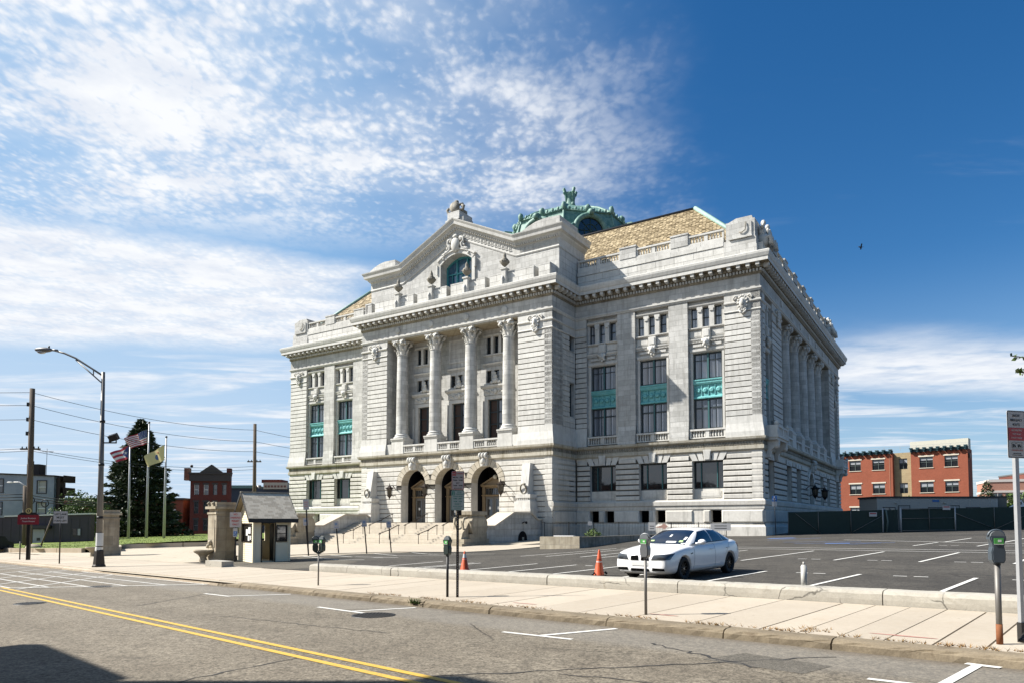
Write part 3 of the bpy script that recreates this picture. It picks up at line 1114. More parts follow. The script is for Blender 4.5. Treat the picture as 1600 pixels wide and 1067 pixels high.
LEFTB = BAYS_L
wing(FW, PR_ + .0, 0, BAYS, 'right')
wing(FW, LX, PL_, BAYS_L, 'left')
for b in BAYS + BAYS_L:
    tall_window(FW, b); triple_window(FW, b); ground_window(FW, b)
    FW.put('bay_entablature', BAY_ENTAB, CH, b)
    FW.put('carved_head', HEAD, CH, b + 1.6)
    FW.put('balustrade', BAL32, CH, b + .05, 0, -.04)
rust_pier(FW, BAYS[0] + 3.2, 0, 0, 1)
rust_pier(FW, PR_, BAYS[2], -1, 0, False)
rust_pier(FW, LX, BAYS_L[0], 1, 0)
rust_pier(FW, BAYS_L[2] + 3.2, PL_, 0, -1, False)
ground_courses(FW, PR_ + .1, 0, BAYS)
ground_courses(FW, LX, PL_ - .1, BAYS_L)
base_blocks(FW, PR_, 0, BAYS)
base_blocks(FW, LX, PL_, BAYS_L)

# ---------------------------------------------------------------- pavilion side returns
for fr, k0, k1 in ((Frame(PR_, -PD, pi / 2), 1, -1), (Frame(PL_, 0, -pi / 2), -1, 1)):
    m = MB()
    nh = [(3.35, 4.35, 18.0, 19.9), (3.35, 4.35, 11.7, 14.9)] if k0 == 1 else []
    holed(m, 0, PD, ZB, ZT, -.8, -.06, nh)
    fr.put('return_wall', m.mesh(STONE), CH)
    g = MB()
    holed(g, 0, PD, ZG, 7.75, -.8, -.07, [(3.3, 4.2, 4.3, 6.0)] if k0 == 1 else [])
    fr.put('return_wall_below', g.mesh(STONE_G), CH)
    for h in nh:
        f = fr.put('slit_window', MB().b(h[0], h[1], -.55, -.5, h[2], h[3]).mesh(GLASS_D), CH)
        link('frame', MB().b(h[0], h[0] + .07, -.5, -.42, h[2], h[3]).b(h[1] - .07, h[1], -.5, -.42, h[2], h[3]).b(h[0] + .07, h[1] - .07, -.5, -.42, (h[2] + h[3]) / 2 - .04, (h[2] + h[3]) / 2 + .04).mesh(FRAME_DK), f)
    for i in range(18):
        z = 10.6 + UP * i
        if any(h[2] - .3 < z < h[3] for h in nh):
            course(fr, 0, 3.35, z, UP); course(fr, 4.35, PD, z, UP)
        elif k0 == 1:
            course(fr, 0, 2.1, z, UP); course(fr, 2.13, PD - .02, z, UP, o=-.03)
        else: course(fr, 0, PD, z, UP)
    pier_trim(fr, 0, PD, k0, k1)
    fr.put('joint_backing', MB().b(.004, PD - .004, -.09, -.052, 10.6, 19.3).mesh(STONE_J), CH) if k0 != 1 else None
    for r in range(0, 8):
        z = 3.66 + RP * r
        course(fr, .02, PD - .12, z, RP - .01, name='ground_floor_stone', t=.10, c=.045, mat=STONE_G, o=.02)
    course(fr, .12, PD - .12, 1.66, 1.14, name='basement_block', t=.12, c=.10, mat=STONE_G, o=.12)

# ---------------------------------------------------------------- pavilion front
ACX = [CX - 4.48, CX, CX + 4.48]
AR, AZ = 1.62, 5.52
gw = MB()
edges = [PL_] + sum(([c - AR, c + AR] for c in ACX), []) + [PR_]
for i in range(0, len(edges), 2):
    gw.b(edges[i], edges[i + 1], -1.05, -.07, ZG, 7.75)
for c in ACX:
    arch_slab(gw, c, AR, AZ, 7.75, -1.05, -.07)
    gw.b(c - AR, c + AR, -1.05, -.07, ZG, 1.69)
FP.put('portico_ground_wall', gw.mesh(STONE_G), CH)
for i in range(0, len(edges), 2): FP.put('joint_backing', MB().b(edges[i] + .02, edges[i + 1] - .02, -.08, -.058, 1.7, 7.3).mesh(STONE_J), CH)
for c in ACX:
    for i in range(13):
        t0, t1 = pi - pi * i / 13 - .012, pi - pi * (i + 1) / 13 + .012
        r1 = 2.26
        tm = (t0 + t1) / 2
        m = MB()
        ar_ = AR - .012
        pts = [(ar_ * cos(t0), ar_ * sin(t0)), (ar_ * cos(tm), ar_ * sin(tm)), (ar_ * cos(t1), ar_ * sin(t1)), (r1 * cos(t1), r1 * sin(t1)), (r1 * cos(tm), r1 * sin(tm)), (r1 * cos(t0), r1 * sin(t0))]
        m.prism([(x, AZ + z) for x, z in pts], -.03, .97)
        key = ('v', i)
        if key not in _cache: _cache[key] = m.mesh(STONE_W)
        if i != 6: FP.put('arch_voussoir', _cache[key], CH, c)
    # carved keystone console
    if 'key' not in _cache:
        m = MB()
        m.prism([(-.36, 7.08), (.36, 7.08), (.52, 8.1), (-.52, 8.1)], -.30, .3)
        for x in (-.34, 0, .34):
            m.tube([(x, -.20, 8.28), (x, -.42, 8.22), (x, -.50, 8.05), (x, -.42, 7.9), (x, -.30, 7.86)], .13, 8)
        m.ball((0, -.36, 7.55), .26, 9, 7, (1, .9, 1.3), .3)
        m.ball((0, -.30, 7.2), .18, 8, 6, (1, .9, 1), .3)
        _cache['key'] = m.mesh(STONE_P)
    FP.put('keystone', _cache['key'], CH, c)


def arch_edge(z):
    d = z - AZ
    if d < 0: return AR
    if d > 2.28: return None
    return sqrt(2.28 ** 2 - d * d)


for r in range(12):
    z0 = 1.72 + RP * r; z1 = z0 + RP - .05
    a, b = arch_edge(z0), arch_edge(z1)
    if z0 < AZ: a = AR + .0; b = AR if z1 < AZ + .2 else b
    if z0 < AZ <= z1: a = AR; b = 2.28
    spans = []
    ends_l = [PL_]; ends_r = []
    if b is None and a is None:
        spans = [((PL_, PL_), (PR_, PR_))]
    else:
        if b is None: b = .02
        if z0 >= AZ - .45: 
            aa = 2.28 if z0 < AZ else a
        else: aa = a
        xs = [((PL_), (PL_))]
        for c in ACX:
            spans.append((xs[-1], (c - aa, c - b if z0 >= AZ - .45 else c - a)))
            xs.append((c + aa, c + b if z0 >= AZ - .45 else c + a))
        spans.append((xs[-1], (PR_, PR_)))
    for (l0, l1), (r0, r1_) in spans:
        if r0 - l0 < .15: continue
        m = MB()
        c_ = .045
        V = [(l0, .1, z0), (r0, .1, z0), (r1_, .1, z1), (l1, .1, z1), (l0, .025, z0), (r0, .025, z0), (r1_, .025, z1), (l1, .025, z1),
             (l0 + c_, -.02, z0 + c_), (r0 - c_, -.02, z0 + c_), (r1_ - c_, -.02, z1 - c_), (l1 + c_, -.02, z1 - c_)]
        m.add(V, [(0, 1, 5, 4), (1, 2, 6, 5), (2, 3, 7, 6), (3, 0, 4, 7), (4, 5, 9, 8), (5, 6, 10, 9), (6, 7, 11, 10), (7, 4, 8, 11), (8, 9, 10, 11)])
        FP.put('ground_floor_stone', m.mesh(STONE_G), CH)

# doors in the arches
BRZ = plain('golden_bronze', (0.24, 0.175, 0.10), .5, .2, var=.25)
for i, c in enumerate(ACX):
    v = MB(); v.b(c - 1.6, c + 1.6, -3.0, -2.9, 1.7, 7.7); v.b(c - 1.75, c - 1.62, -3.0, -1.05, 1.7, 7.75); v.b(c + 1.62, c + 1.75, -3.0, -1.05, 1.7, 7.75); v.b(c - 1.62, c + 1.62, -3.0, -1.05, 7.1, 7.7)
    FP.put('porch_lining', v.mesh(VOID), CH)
    FP.put('porch_floor', MB().b(c - 1.75, c + 1.75, -3.0, -.9, 1.5, 1.70).mesh(STEP), CH)
    d = FP.put('entrance_door', MB().b(-1.02, 1.02, -1.66, -1.60, 1.7, 4.25).mesh(GREY_PT), CH, c)
    for x0, x1 in ((-.95, -.04), (.04, .95)):
        lf = MB()
        lf.b(x0, x0 + .16, -1.60, -1.54, 1.72, 4.2); lf.b(x1 - .16, x1, -1.60, -1.54, 1.72, 4.2)
        lf.b(x0 + .16, x1 - .16, -1.60, -1.54, 4.0, 4.2); lf.b(x0 + .16, x1 - .16, -1.60, -1.54, 1.72, 2.35)
        l_ = link('door_leaf', lf.mesh(GREY_PT), d)
        link('pane', MB().b(x0 + .16, x1 - .16, -1.60, -1.58, 2.35, 4.0).mesh(GLASS_D), l_)
        link('push_plate', MB().b((x0 + x1) / 2 - .10, (x0 + x1) / 2 + .10, -1.575, -1.565, 3.0, 3.25).mesh(WHITE_PT), l_)
    s = MB()
    s.b(-1.35, -1.02, -1.7, -1.45, 1.7, 5.2); s.b(1.02, 1.35, -1.7, -1.45, 1.7, 5.2)
    s.b(-1.02, 1.02, -1.7, -1.5, 4.25, 4.42); s.b(-1.02, 1.02, -1.7, -1.62, 5.05, 5.2)
    s.mould([(-1.7, 5.2), (-1.4, 5.2), (-1.3, 5.32), (-1.3, 5.38), (-1.7, 5.38)], -1.45, 1.45)
    s.mould([(-1.7, 4.32), (-1.42, 4.32), (-1.36, 4.4), (-1.7, 4.46)], -1.4, 1.4)
    link('door_surround', s.mesh(BRZ), d)
    g_ = MB().b(-1.02, 1.02, -1.66, -1.62, 4.42, 5.05)
    tr = link('transom_light', g_.mesh(GLASS_D), d)
    gr = MB()
    for kx in range(7): gr.b(-1.0 + kx * .31, -.97 + kx * .31, -1.62, -1.58, 4.44, 5.04)
    link('glazing_bars', gr.mesh(GREY_PT), tr)
    pdm = MB()
    pdm.prism([(-1.45, 5.38), (1.45, 5.38), (0, 6.12)], 1.5, 1.7)
    for s_ in (-1, 1):
        pdm.prism([(s_ * 1.5, 5.38), (s_ * 1.28, 5.38), (0, 6.0), (0, 6.16)], 1.28, 1.5)
    link('pediment', pdm.mesh(BRZ), d)
    if i == 2:
        gl = MB().ball((.55, .9, 6.1), .22, 12, 8)
        link('globe_light', gl.mesh(LAMPGLASS), d)
    if i == 1:
        link('paper_notice', MB().b(-.42, -.1, -1.57, -1.565, 3.5, 3.8).b(-.40, -.08, -1.57, -1.565, 2.7, 3.3).b(.30, .6, -1.57, -1.565, 3.35, 3.8).b(.3, .5, -1.57, -1.565, 2.5, 2.75).mesh(WHITE_PT), d)

# piers beside the loggia
for p0, p1, k0, k1 in ((PL_, CX - 8.24, 1, 0), (CX + 8.20, PR_, 0, 1)):
    m = MB()
    m.b(p0, p1, -1.95, -.06, ZB, ZT)
    FP.put('pavilion_pier', m.mesh(STONE), CH)
    rust_pier(FP, p0, p1, k0, k1)
lg = MB()
lo = -1.95
holes = []
for c in ACX:
    holes.append((c - 1.0, c + 1.0, 8.9, 13.85))
    holes += [(c + x - .29, c + x + .29, 15.55, 16.75) for x in (-.92, 0, .92)]
    if c != CX: holes += [(c + x - .29, c + x + .29, 18.35, 20.05) for x in (-.92, 0, .92)]
holed(lg, CX - 8.24, CX + 8.20, 7.75, 21.0, lo - .5, lo, holes)
FP.put('loggia_wall', lg.mesh(STONE), CH)
cl = MB().b(CX - 8.24, CX + 8.20, lo, .0, 20.8, 21.18)
for i in range(1, 4):
    xm = CX - 8.24 + i * 16.44 / 4
FP.put('loggia_ceiling', cl.mesh(STONE_T), CH)
FP.put('loggia_floor', MB().b(CX - 8.24, CX + 8.20, lo, -.1, 7.8, 8.86).mesh(STONE), CH)
lt = MB()
for c in ACX:
    lt.b(c - 1.38, c - 1.0, lo, lo + .10, 8.9, 14.2); lt.b(c + 1.0, c + 1.38, lo, lo + .10, 8.9, 14.2)
    lt.b(c - 1.0, c + 1.0, lo, lo + .10, 13.85, 14.2)
    lt.b(c - 1.45, c + 1.45, lo, lo + .14, 14.25, 14.95)
    lt.mould([(lo, 14.95), (lo + .2, 14.95), (lo + .36, 15.1), (lo + .38, 15.25), (lo, 15.3)], c - 1.7, c + 1.7)
    for s_ in (-1, 1):
        for j in range(5): lt.ball((c + s_ * (.35 + .22 * j), -(lo + .16), 14.6 + .12 * sin(j * 2.1)), .13, 6, 5, (1, .6, 1), .5)
    lt.ball((c, -(lo + .2), 14.6), .24, 8, 6, (1, .7, 1.2), .4)
    # seated figure on the cornice
    lt.ball((c + .02, -(lo + .25), 15.62), .32, 8, 6, (1.1, .7, 1.0), .25)
    lt.ball((c, -(lo + .25), 16.02), .22, 8, 6, (1, .8, 1.2), .2)
    lt.ball((c, -(lo + .28), 16.35), .13, 8, 6)
    for s_ in (-1, 1): lt.ball((c + s_ * .42, -(lo + .2), 15.48), .2, 7, 5, (1.3, .7, .8), .4)
    for s_ in (-1, 1): lt.b(c + s_ * 1.66 - .14, c + s_ * 1.66 + .14, lo, lo + .12, 9.0, 13.8)
    lt.b(c - 1.5, c + 1.5, lo, lo + .09, 15.3, 15.45)
    lt.mould([(lo, 17.25), (lo + .12, 17.3), (lo + .2, 17.45), (lo, 17.5)], c - 1.6, c + 1.6)
    for j in range(18): lt.b(c - 1.45 + j * .165, c - 1.37 + j * .165, lo, lo + .12, 17.15, 17.27)
    if c != CX:
        lt.b(c - 1.5, c + 1.5, lo, lo + .16, 18.2, 18.33)
        for x in (-.46, .46): lt.b(c + x - .15, c + x + .15, lo, lo + .14, 18.35, 20.05)
        lt.b(c - 1.5, c + 1.5, lo, lo + .14, 20.07, 20.25)
    else:
        for (x0, x1, z0, z1) in ((-1.4, 1.4, 20.2, 20.36), (-1.4, 1.4, 18.0, 18.16), (-1.4, -1.24, 18.16, 20.2), (1.24, 1.4, 18.16, 20.2)):
            lt.b(c + x0, c + x1, lo, lo + .08, z0, z1)
FP.put('loggia_trim', lt.mesh(STONE_P), CH)
WOOD_DK = plain('brown_shutter', (0.055, 0.028, 0.018), 0.6)
for c in ACX:
    f = MB()
    for x0, x1 in ((-1.0, -.88), (.88, 1.0), (-.07, .07)): f.b(x0, x1, lo - .35, lo - .2, 8.9, 13.85)
    for z in (11.4, 12.6, 13.78):
        f.b(-.88, -.07, lo - .34, lo - .22, z - .05, z + .06); f.b(.07, .88, lo - .34, lo - .22, z - .05, z + .06)
    w_ = FP.put('loggia_window', f.mesh(FRAME_DK), CH, c)
    for s_ in (-1, 1):
        link('pane', MB().b(min(s_ * .07, s_ * .88), max(s_ * .07, s_ * .88), lo - .38, lo - .35, 8.9, 13.8).mesh(WOOD_DK if s_ < 0 else GLASS), w_)
    for x in (-.92, 0, .92):
        for z0, z1 in ((15.55, 16.75), (18.35, 20.05)):
            if z0 > 17 and c == CX: continue
            q_ = FP.put('loggia_light', MB().b(-.29, .29, lo - .30, lo - .28, z0, z1).mesh(GLASS_D), CH, c + x)
            link('frame', MB().b(-.29, -.23, lo - .28, lo - .2, z0, z1).b(.23, .29, lo - .28, lo - .2, z0, z1).b(-.23, .23, lo - .28, lo - .2, (z0 + z1) / 2 - .03, (z0 + z1) / 2 + .03).mesh(FRAME_DK), q_)


# columns
def column_meshes(r0=.64, r1=.555, z0=10.35, zc=19.25, z1=20.82):
    base = MB()
    base.b(-.86, .86, -.86, .86, z0, z0 + .14)
    base.lathe([(.86, z0 + .14), (.90, z0 + .22), (.84, z0 + .32), (.74, z0 + .36), (.72, z0 + .42), (.78, z0 + .47), (.72, z0 + .53), (r0 + .03, z0 + .56), (r0, z0 + .64)], seg=28)
    sh = MB()
    n = 9
    prof = []
    for i in range(n):
        t0 = i / n
        za, zb_ = lerp(z0 + .64, zc, i / n), lerp(z0 + .64, zc, (i + 1) / n)
        ra = r0 - (r0 - r1) * (i / n) ** 1.6
        rb_ = r0 - (r0 - r1) * ((i + 1) / n) ** 1.6
        sh.lathe([(ra, za + .008), (rb_, zb_ - .008)], seg=30)
        sh.lathe([(ra - .012, za - .02), (ra - .012, za + .02)], seg=30)
    cp = MB()
    H_ = z1 - zc
    cp.lathe([(r1, zc), (r1 + .07, zc + .05), (r1 + .02, zc + .1), (r1 - .02, zc + .14), (r1 - .02, zc + H_ * .6), (r1 + .10, zc + H_ * .85), (r1 + .22, z1 - .16)], seg=20)
    for row, (zz, hh, off) in enumerate(((zc + .1, .52, 0), (zc + .5, .55, .5))):
        for i in range(8):
            t = 2 * pi * (i + off) / 8
            rr = r1 - .02
            pts = [(rr, 0, .15), (rr + .10, hh * .5, .17), (rr + .17, hh * .85, .14), (rr + .28, hh, .08), (rr + .30, hh * .86, .04)]
            V = []
            for (rad, dz_, wd) in pts:
                for s_ in (-1, 0, 1):
                    rad2 = rad + (.05 if s_ == 0 else 0)
                    V.append((rad2 * cos(t) - s_ * wd * sin(t), rad2 * sin(t) + s_ * wd * cos(t), zz + dz_))
            cp.add(V, [(j * 3 + k, j * 3 + k + 1, j * 3 + k + 4, j * 3 + k + 3) for j in range(4) for k in range(2)])
            if row: cp.ball(((rr + .27) * cos(t), (rr + .27) * sin(t), zz + hh - .03), .085, 6, 4)
    for i in range(4):
        t = pi / 4 + i * pi / 2
        for d_ in (-.16, .16):
            c_ = (r1 + .30)
            cp.ball((c_ * cos(t) - d_ * sin(t), c_ * sin(t) + d_ * cos(t), z1 - .32), .19, 8, 6, (1, 1, 1.05), .1)
        cp.ball(((r1 + .24) * cos(i * pi / 2), (r1 + .24) * sin(i * pi / 2), z1 - .16), .15, 7, 5, (1, 1, 1), .3)
    s0 = len(cp.v)
    pl = []
    for i in range(4):
        t = pi / 4 + i * pi / 2
        R_ = 1.14
        pl.append((R_ * cos(t + .07 - .14), R_ * sin(t - .07)))
        pl.append((R_ * cos(t + .07), R_ * sin(t + .07)))
        t2 = (i + 1) * pi / 2
        pl.append((.68 * cos(t2), .68 * sin(t2)))
    cp.prismz(pl, z1 - .16, z1)
    return base.mesh(STONE_P), sh.mesh(STONE), cp.mesh(STONE_P)


COLM = column_meshes()


def put_column(fr, a, o):
    e = fr.put('column', COLM[1], CH, a, 0, o)
    link('column_base', COLM[0], e)
    link('capital', COLM[2], e)


PED = MB().b(-.81, .81, -1.5, 0, 8.85, 10.2).b(-.86, .86, -1.5, .05, 10.2, 10.35).b(-.86, .86, -1.5, .04, 8.85, 9.0).mesh(STONE_P)
BALP = balustrade_mesh(2.84)
for i in range(4):
    cxx = CX + (-6.72, -2.24, 2.24, 6.72)[i]
    put_column(FP, cxx, -.74)
    FP.put('column_pedestal', PED, CH, cxx, 0, 0)
    if i < 3: FP.put('balustrade', BALP, CH, cxx + .82, 0, -.05)
BAL07 = MB().b(0, .66, -.9, -.02, 8.85, 9.9).mesh(STONE_P)
FP.put('end_pedestal', BAL07, CH, CX - 8.22); FP.put('end_pedestal', BAL07, CH, CX + 7.54)

# buttresses with wreaths at the ends of the portico front
BUT = MB()
BUT.prismx([(-.55, 7.1), (0, 7.1), (0, 4.25), (-1.05, 4.25)], -.42, .42)
BUT.b(-.78, .78, 0, 1.18, 3.92, 4.25)
BUT.b(-.66, .66, 0, 1.05, 3.72, 3.92)
BUT.b(-.72, .72, 0, 1.12, 3.62, 3.72)
BUT.b(-.85, .85, 0, 1.3, 2.95, 3.62)
BUT.b(-.95, .95, 0, 1.42, 2.7, 2.95)
BUT.b(-.88, .88, 0, 1.34, ZG, 2.7)
WR = MB()
pts = [(.30 * cos(t), -1.08 - .08 * sin(t), 4.72 + .42 * sin(t)) for t in [2 * pi * i / 16 for i in range(17)]]
WR.tube(pts, .075, 7)
WR.ball((.1, -1.1, 5.15), .14, 7, 5, (1.2, 1, .8), .4)
for i in range(6): BUT.b(-.6 + i * .2, -.5 + i * .2, 1.05, 1.14, 3.74, 3.9)
BUTM, WRM = BUT.mesh(STONE_P), WR.mesh(STONE_D)
for c in (CX - 9.95, CX + 9.45):
    b_ = FP.put('buttress', BUTM, CH, c)
    link('wreath', WRM, b_)


# lanterns
def lantern_meshes():
    m = MB()
    m.tube([(0, 0, 5.2), (0, -.35, 5.55), (0, -.75, 5.5), (0, -.85, 5.35)], .045, 6)
    m.tube([(0, 0, 4.6), (0, -.3, 4.45), (0, -.6, 4.62)], .04, 6)
    m.lathe([(.02, 5.75), (.05, 5.6), (.14, 5.45), (.30, 5.28), (.34, 5.2)], (0, -.85), 8, smooth=False)
    m.lathe([(.34, 5.2), (.30, 5.14)], (0, -.85), 8, smooth=False)
    m.lathe([(.24, 4.55), (.28, 4.5), (.12, 4.34), (.05, 4.2), (.01, 4.05)], (0, -.85), 8, smooth=False)
    for i in range(8):
        t = 2 * pi * i / 8
        m.tube([(.24 * cos(t), -.85 + .24 * sin(t), 4.52), (.31 * cos(t), -.85 + .31 * sin(t), 5.18)], .025, 4)
        m.ball((.37 * cos(t), -.85 + .37 * sin(t), 5.26), .05, 5, 4, (1, 1, 1.6))
    g = MB().lathe([(.20, 4.56), (.26, 5.16)], (0, -.85), 8, smooth=False)
    return m.mesh(BRONZE), g.mesh(plain('smoky_lamp_glass', (.12, .10, .07), .2))


LNT = lantern_meshes()
for a in (CX - 6.95, CX - 2.24, CX + 2.24, CX + 6.85):
    l_ = FP.put('lantern', LNT[0], CH, a)
    link('lantern_glass', LNT[1], l_)

# ---------------------------------------------------------------- horizontal mouldings round the building
STONE_BELT = stone_mat('granite_belt', (0.62, 0.58, 0.49), (0.42, 0.38, 0.29), ashlar=False, grime=0.7, tint=(0.17, 0.14, 0.08))
BELT = [(-.25, 7.70), (.06, 7.70), (.13, 7.80), (.13, 8.08), (.05, 8.12), (.05, 8.46), (.22, 8.52), (.30, 8.62), (.33, 8.80), (-.25, 8.86)]
WTAB = [(-.25, 2.84), (.06, 2.84), (.07, 3.10), (.15, 3.18), (.17, 3.50), (.02, 3.66), (-.25, 3.66)]
PLIN = [(-.25, ZG), (.16, ZG), (.16, 1.34), (.06, 1.45), (.02, 1.52), (-.25, 1.52)]
ARCHI = [(-.3, 20.93), (.06, 20.93), (.08, 21.02), (.14, 21.08), (.14, 21.2), (-.3, 21.22)]
FRZ = [(-.3, 21.22), (.02, 21.22), (.02, 22.35), (-.3, 22.35)]
CBED = [(-.3, 22.30), (.10, 22.30), (.15, 22.42), (.15, 22.70), (.34, 22.74), (.34, 23.04), (-.3, 23.04)]
CSOF = [(.2, 23.041), (.86, 23.041), (.86, 23.052), (.2, 23.052)]
CORN = [(-.3, 23.053), (.88, 23.053), (.88, 23.34), (.93, 23.40), (1.02, 23.66), (1.04, 23.84), (.9, 23.93), (-.3, 24.05)]
WAVE = MB().tube([(0, -.07, 8.2), (.08, -.09, 8.36), (.16, -.09, 8.30), (.12, -.08, 8.22)], .035, 4, smooth=False)
MOD = MB().b(-.15, .15, .34, .80, 22.80, 23.05).b(-.12, .12, .34, .70, 22.72, 22.80).mesh(STONE_P)
nm = 0
for nme, fr, L_, k0, k1 in SEG:
    seen = nme not in ('bk', 'sl', 'pl')
    fr.put('belt_course', MB().mould(BELT, 0, L_, k0, k1).mesh(STONE_BELT), CH)
    fr.put('architrave', MB().mould(ARCHI, 0, L_, k0, k1).mesh(STONE_P), CH)
    fr.put('frieze', MB().mould(FRZ, 0, L_, k0, k1).mesh(STONE), CH)
    fr.put('cornice', MB().mould(CORN, 0, L_, k0, k1).mesh(STONE_P), CH)
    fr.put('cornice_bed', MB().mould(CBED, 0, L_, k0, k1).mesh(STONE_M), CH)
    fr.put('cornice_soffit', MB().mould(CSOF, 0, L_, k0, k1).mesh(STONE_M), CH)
    if nme != 'fp':
        fr.put('water_table', MB().mould(WTAB, 0, L_, k0, k1).mesh(STONE_G), CH)
        fr.put('plinth', MB().mould(PLIN, 0, L_, k0, k1).mesh(STONE_G), CH)
    if not seen: continue
    d_ = MB(); n = int(L_ / .27)
    for i in range(n + (1 if k1 > 0 else 0)):
        x = (i + .5) * L_ / n
        d_.b(x - .075, x + .075, .15, .30, 22.46, 22.68)
    o_ = fr.put('dentils', d_.mesh(STONE_P), CH, kind='stuff')
    wv = MB(); n = int(L_ / .24)
    for i in range(n):
        x = (i + .2) * L_ / n
        wv.add([(x, -.05, 8.15), (x + .09, -.13, 8.2), (x + .17, -.05, 8.42), (x + .06, -.12, 8.43)], [(0, 1, 3), (1, 2, 3)])
        wv.b(x + .14, x + .2, .05, .11, 8.14, 8.44)
    fr.put('wave_scrolls', wv.mesh(STONE_D), CH, kind='stuff')
    n = max(1, int(round((L_ + .4 * (k0 + k1)) / .78)))
    for i in range(n):
        x = -.4 * k0 + (i + .5) * (L_ + .4 * (k0 + k1)) / n
        fr.put('modillion', MOD, CH, x)
        nm += 1
# round medallions on the portico frieze
MED = MB(); MED.lathe([(.30, 0), (.33, .05), (.27, .09), (.16, .05), (.08, .08), (0.001, .09)], seg=14)
MED.xform(Matrix.Translation((0, -.02, 21.8)) @ Matrix.Rotation(pi / 2, 4, 'X'))
MEDM = MED.mesh(STONE_P)
for i in range(4): FP.put('medallion', MEDM, CH, CX + (-6.72, -2.24, 2.24, 6.72)[i])
for i in range(7): SR.put('medallion', MEDM, CH, 8.0 + i * 4.5)
# ---------------------------------------------------------------- right side facade
SB = [1.55, DW - 1.55 - 2.77]
SK = 2.77 / 3.2
side_g = [8.9, 13.4, 26.9, 31.4]          # extra ground floor window bays (k scaled)
gwb = SB + side_g
DOORA = 21.5
m = MB()
hs = [(b + BH[0] * SK, b + BH[1] * SK, 3.66, 7.0) for b in gwb]
cutl, cutr = DOORA - 1.4, DOORA + 1.4
holed(m, 0, cutl, 3.2, 7.75, -.9, -.07, hs)
holed(m, cutr, DW, 3.2, 7.75, -.9, -.07, hs)
arch_slab(m, DOORA, 1.4, 5.6, 7.75, -.9, -.07)
holed(m, 0, cutl, ZG, 3.2, -.9, 0, []); holed(m, cutr, DW, ZG, 3.2, -.9, 0, [])
SR.put('ground_floor_wall', m.mesh(STONE_G), CH)
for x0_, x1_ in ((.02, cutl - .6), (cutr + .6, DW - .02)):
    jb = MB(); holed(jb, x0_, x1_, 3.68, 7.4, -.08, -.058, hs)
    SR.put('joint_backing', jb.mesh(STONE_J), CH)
SR.put('side_door', MB().b(cutl, cutr, -.9, -.8, ZG, 7.2).mesh(FRAME_DK), CH)
m = MB()
for b in gwb:
    m.b(b + BH[0] * SK, b + BH[1] * SK, -.9, -.45, 3.66, 4.3)
SR.put('window_apron', m.mesh(STONE_G), CH)
e_ = [0] + sum(([b, b + 2.77] for b in SB[:1]), []) + [7.95]
u_ = MB()
for b in SB:
    holed(u_, b, b + 2.77, ZB, ZT, -.78, -.36, [(b + .33 * SK, b + 2.87 * SK, 9.75, 16.4)] + [(b + x * SK, b + (x + .62) * SK, 18.6, 20.33) for x in (.2, 1.23, 2.27)])
SP_ = [(0, 1.55, 1, 0), (4.32, 7.95, 0, 0), (DW - 7.95, DW - 4.32, 0, 0), (DW - 1.55, DW, 0, 1)]
for p0, p1, k0, k1 in SP_:
    u_.b(p0, p1, -2.4 if 4 < p0 < 39 else -.78, -.06, ZB, ZT)
u_.b(7.95, DW - 7.95, -2.4, -2.0, 7.7, 21.1)
SR.put('upper_wall', u_.mesh(STONE), CH)
for p0, p1, k0, k1 in SP_: rust_pier(SR, p0, p1, k0, k1, p1 - p0 > 2)
SR.put('loggia_ceiling', MB().b(7.95, DW - 7.95, -2.0, 0, 20.85, 21.15).mesh(STONE_T), CH)
SR.put('loggia_floor', MB().b(7.95, DW - 7.95, -2.0, -.1, 7.8, 8.86).mesh(STONE), CH)
for b in SB:
    tall_window(SR, b, SK); triple_window(SR, b, SK)
    SR.put('bay_entablature', BAY_ENTAB, CH, b, scale=(SK, 1, 1))
    SR.put('carved_head', HEAD, CH, b + 1.38)
for b in gwb: ground_window(SR, b, SK)
ground_courses(SR, .02, cutl - .5, [SB[0]] + side_g[:2], SK, vouss=False)
ground_courses(SR, cutr + .5, DW, side_g[2:] + [SB[1]], SK, vouss=False)
for z_ in range(3): course(SR, .02, DW, 1.66, 1.14, name='basement_block', t=.12, c=.10, mat=STONE_G, o=.12) if z_ == 0 else None
for b in gwb:
    m = MB(); m.b(b + .2, b + 2.55, -.06, .02, 7.03, 7.5); m.b(b + .9, b + 1.9, .02, .06, 7.15, 7.38)
    SR.put('window_head_panel', m.mesh(STONE_P), CH)
m = MB()
for i in range(13):
    t0, t1 = pi - pi * i / 13 - .015, pi - pi * (i + 1) / 13 + .015
    m.prism([(DOORA + 1.4 * cos(t0), 5.6 + 1.4 * sin(t0)), (DOORA + 1.4 * cos(t1), 5.6 + 1.4 * sin(t1)), (DOORA + 1.95 * cos(t1), 5.6 + 1.95 * sin(t1)), (DOORA + 1.95 * cos(t0), 5.6 + 1.95 * sin(t0))], -.05, .5)
for s_ in (-1, 1):
    for j in range(8): m.stone(DOORA + (1.4 if s_ > 0 else -1.95), DOORA + (1.95 if s_ > 0 else -1.4), -.1, .05, 1.8 + j * .475, 2.25 + j * .475, .03)
SR.put('door_surround', m.mesh(STONE_P), CH)
SR.put('keystone', _cache['key'], CH, DOORA)
for a in (DOORA - 3.0, DOORA + 3.0):
    l_ = SR.put('lantern', LNT[0], CH, a)
    link('lantern_glass', LNT[1], l_)
for i in range(5): put_column(SR, 12.5 + 4.5 * i, -.80)
BALS = balustrade_mesh(2.86)
for i in range(6):
    if i < 5: SR.put('column_pedestal', PED, CH, 12.5 + 4.5 * i, 0, .1)
    SR.put('balustrade', BALS, CH, 8.82 + 4.5 * i, 0, .04)
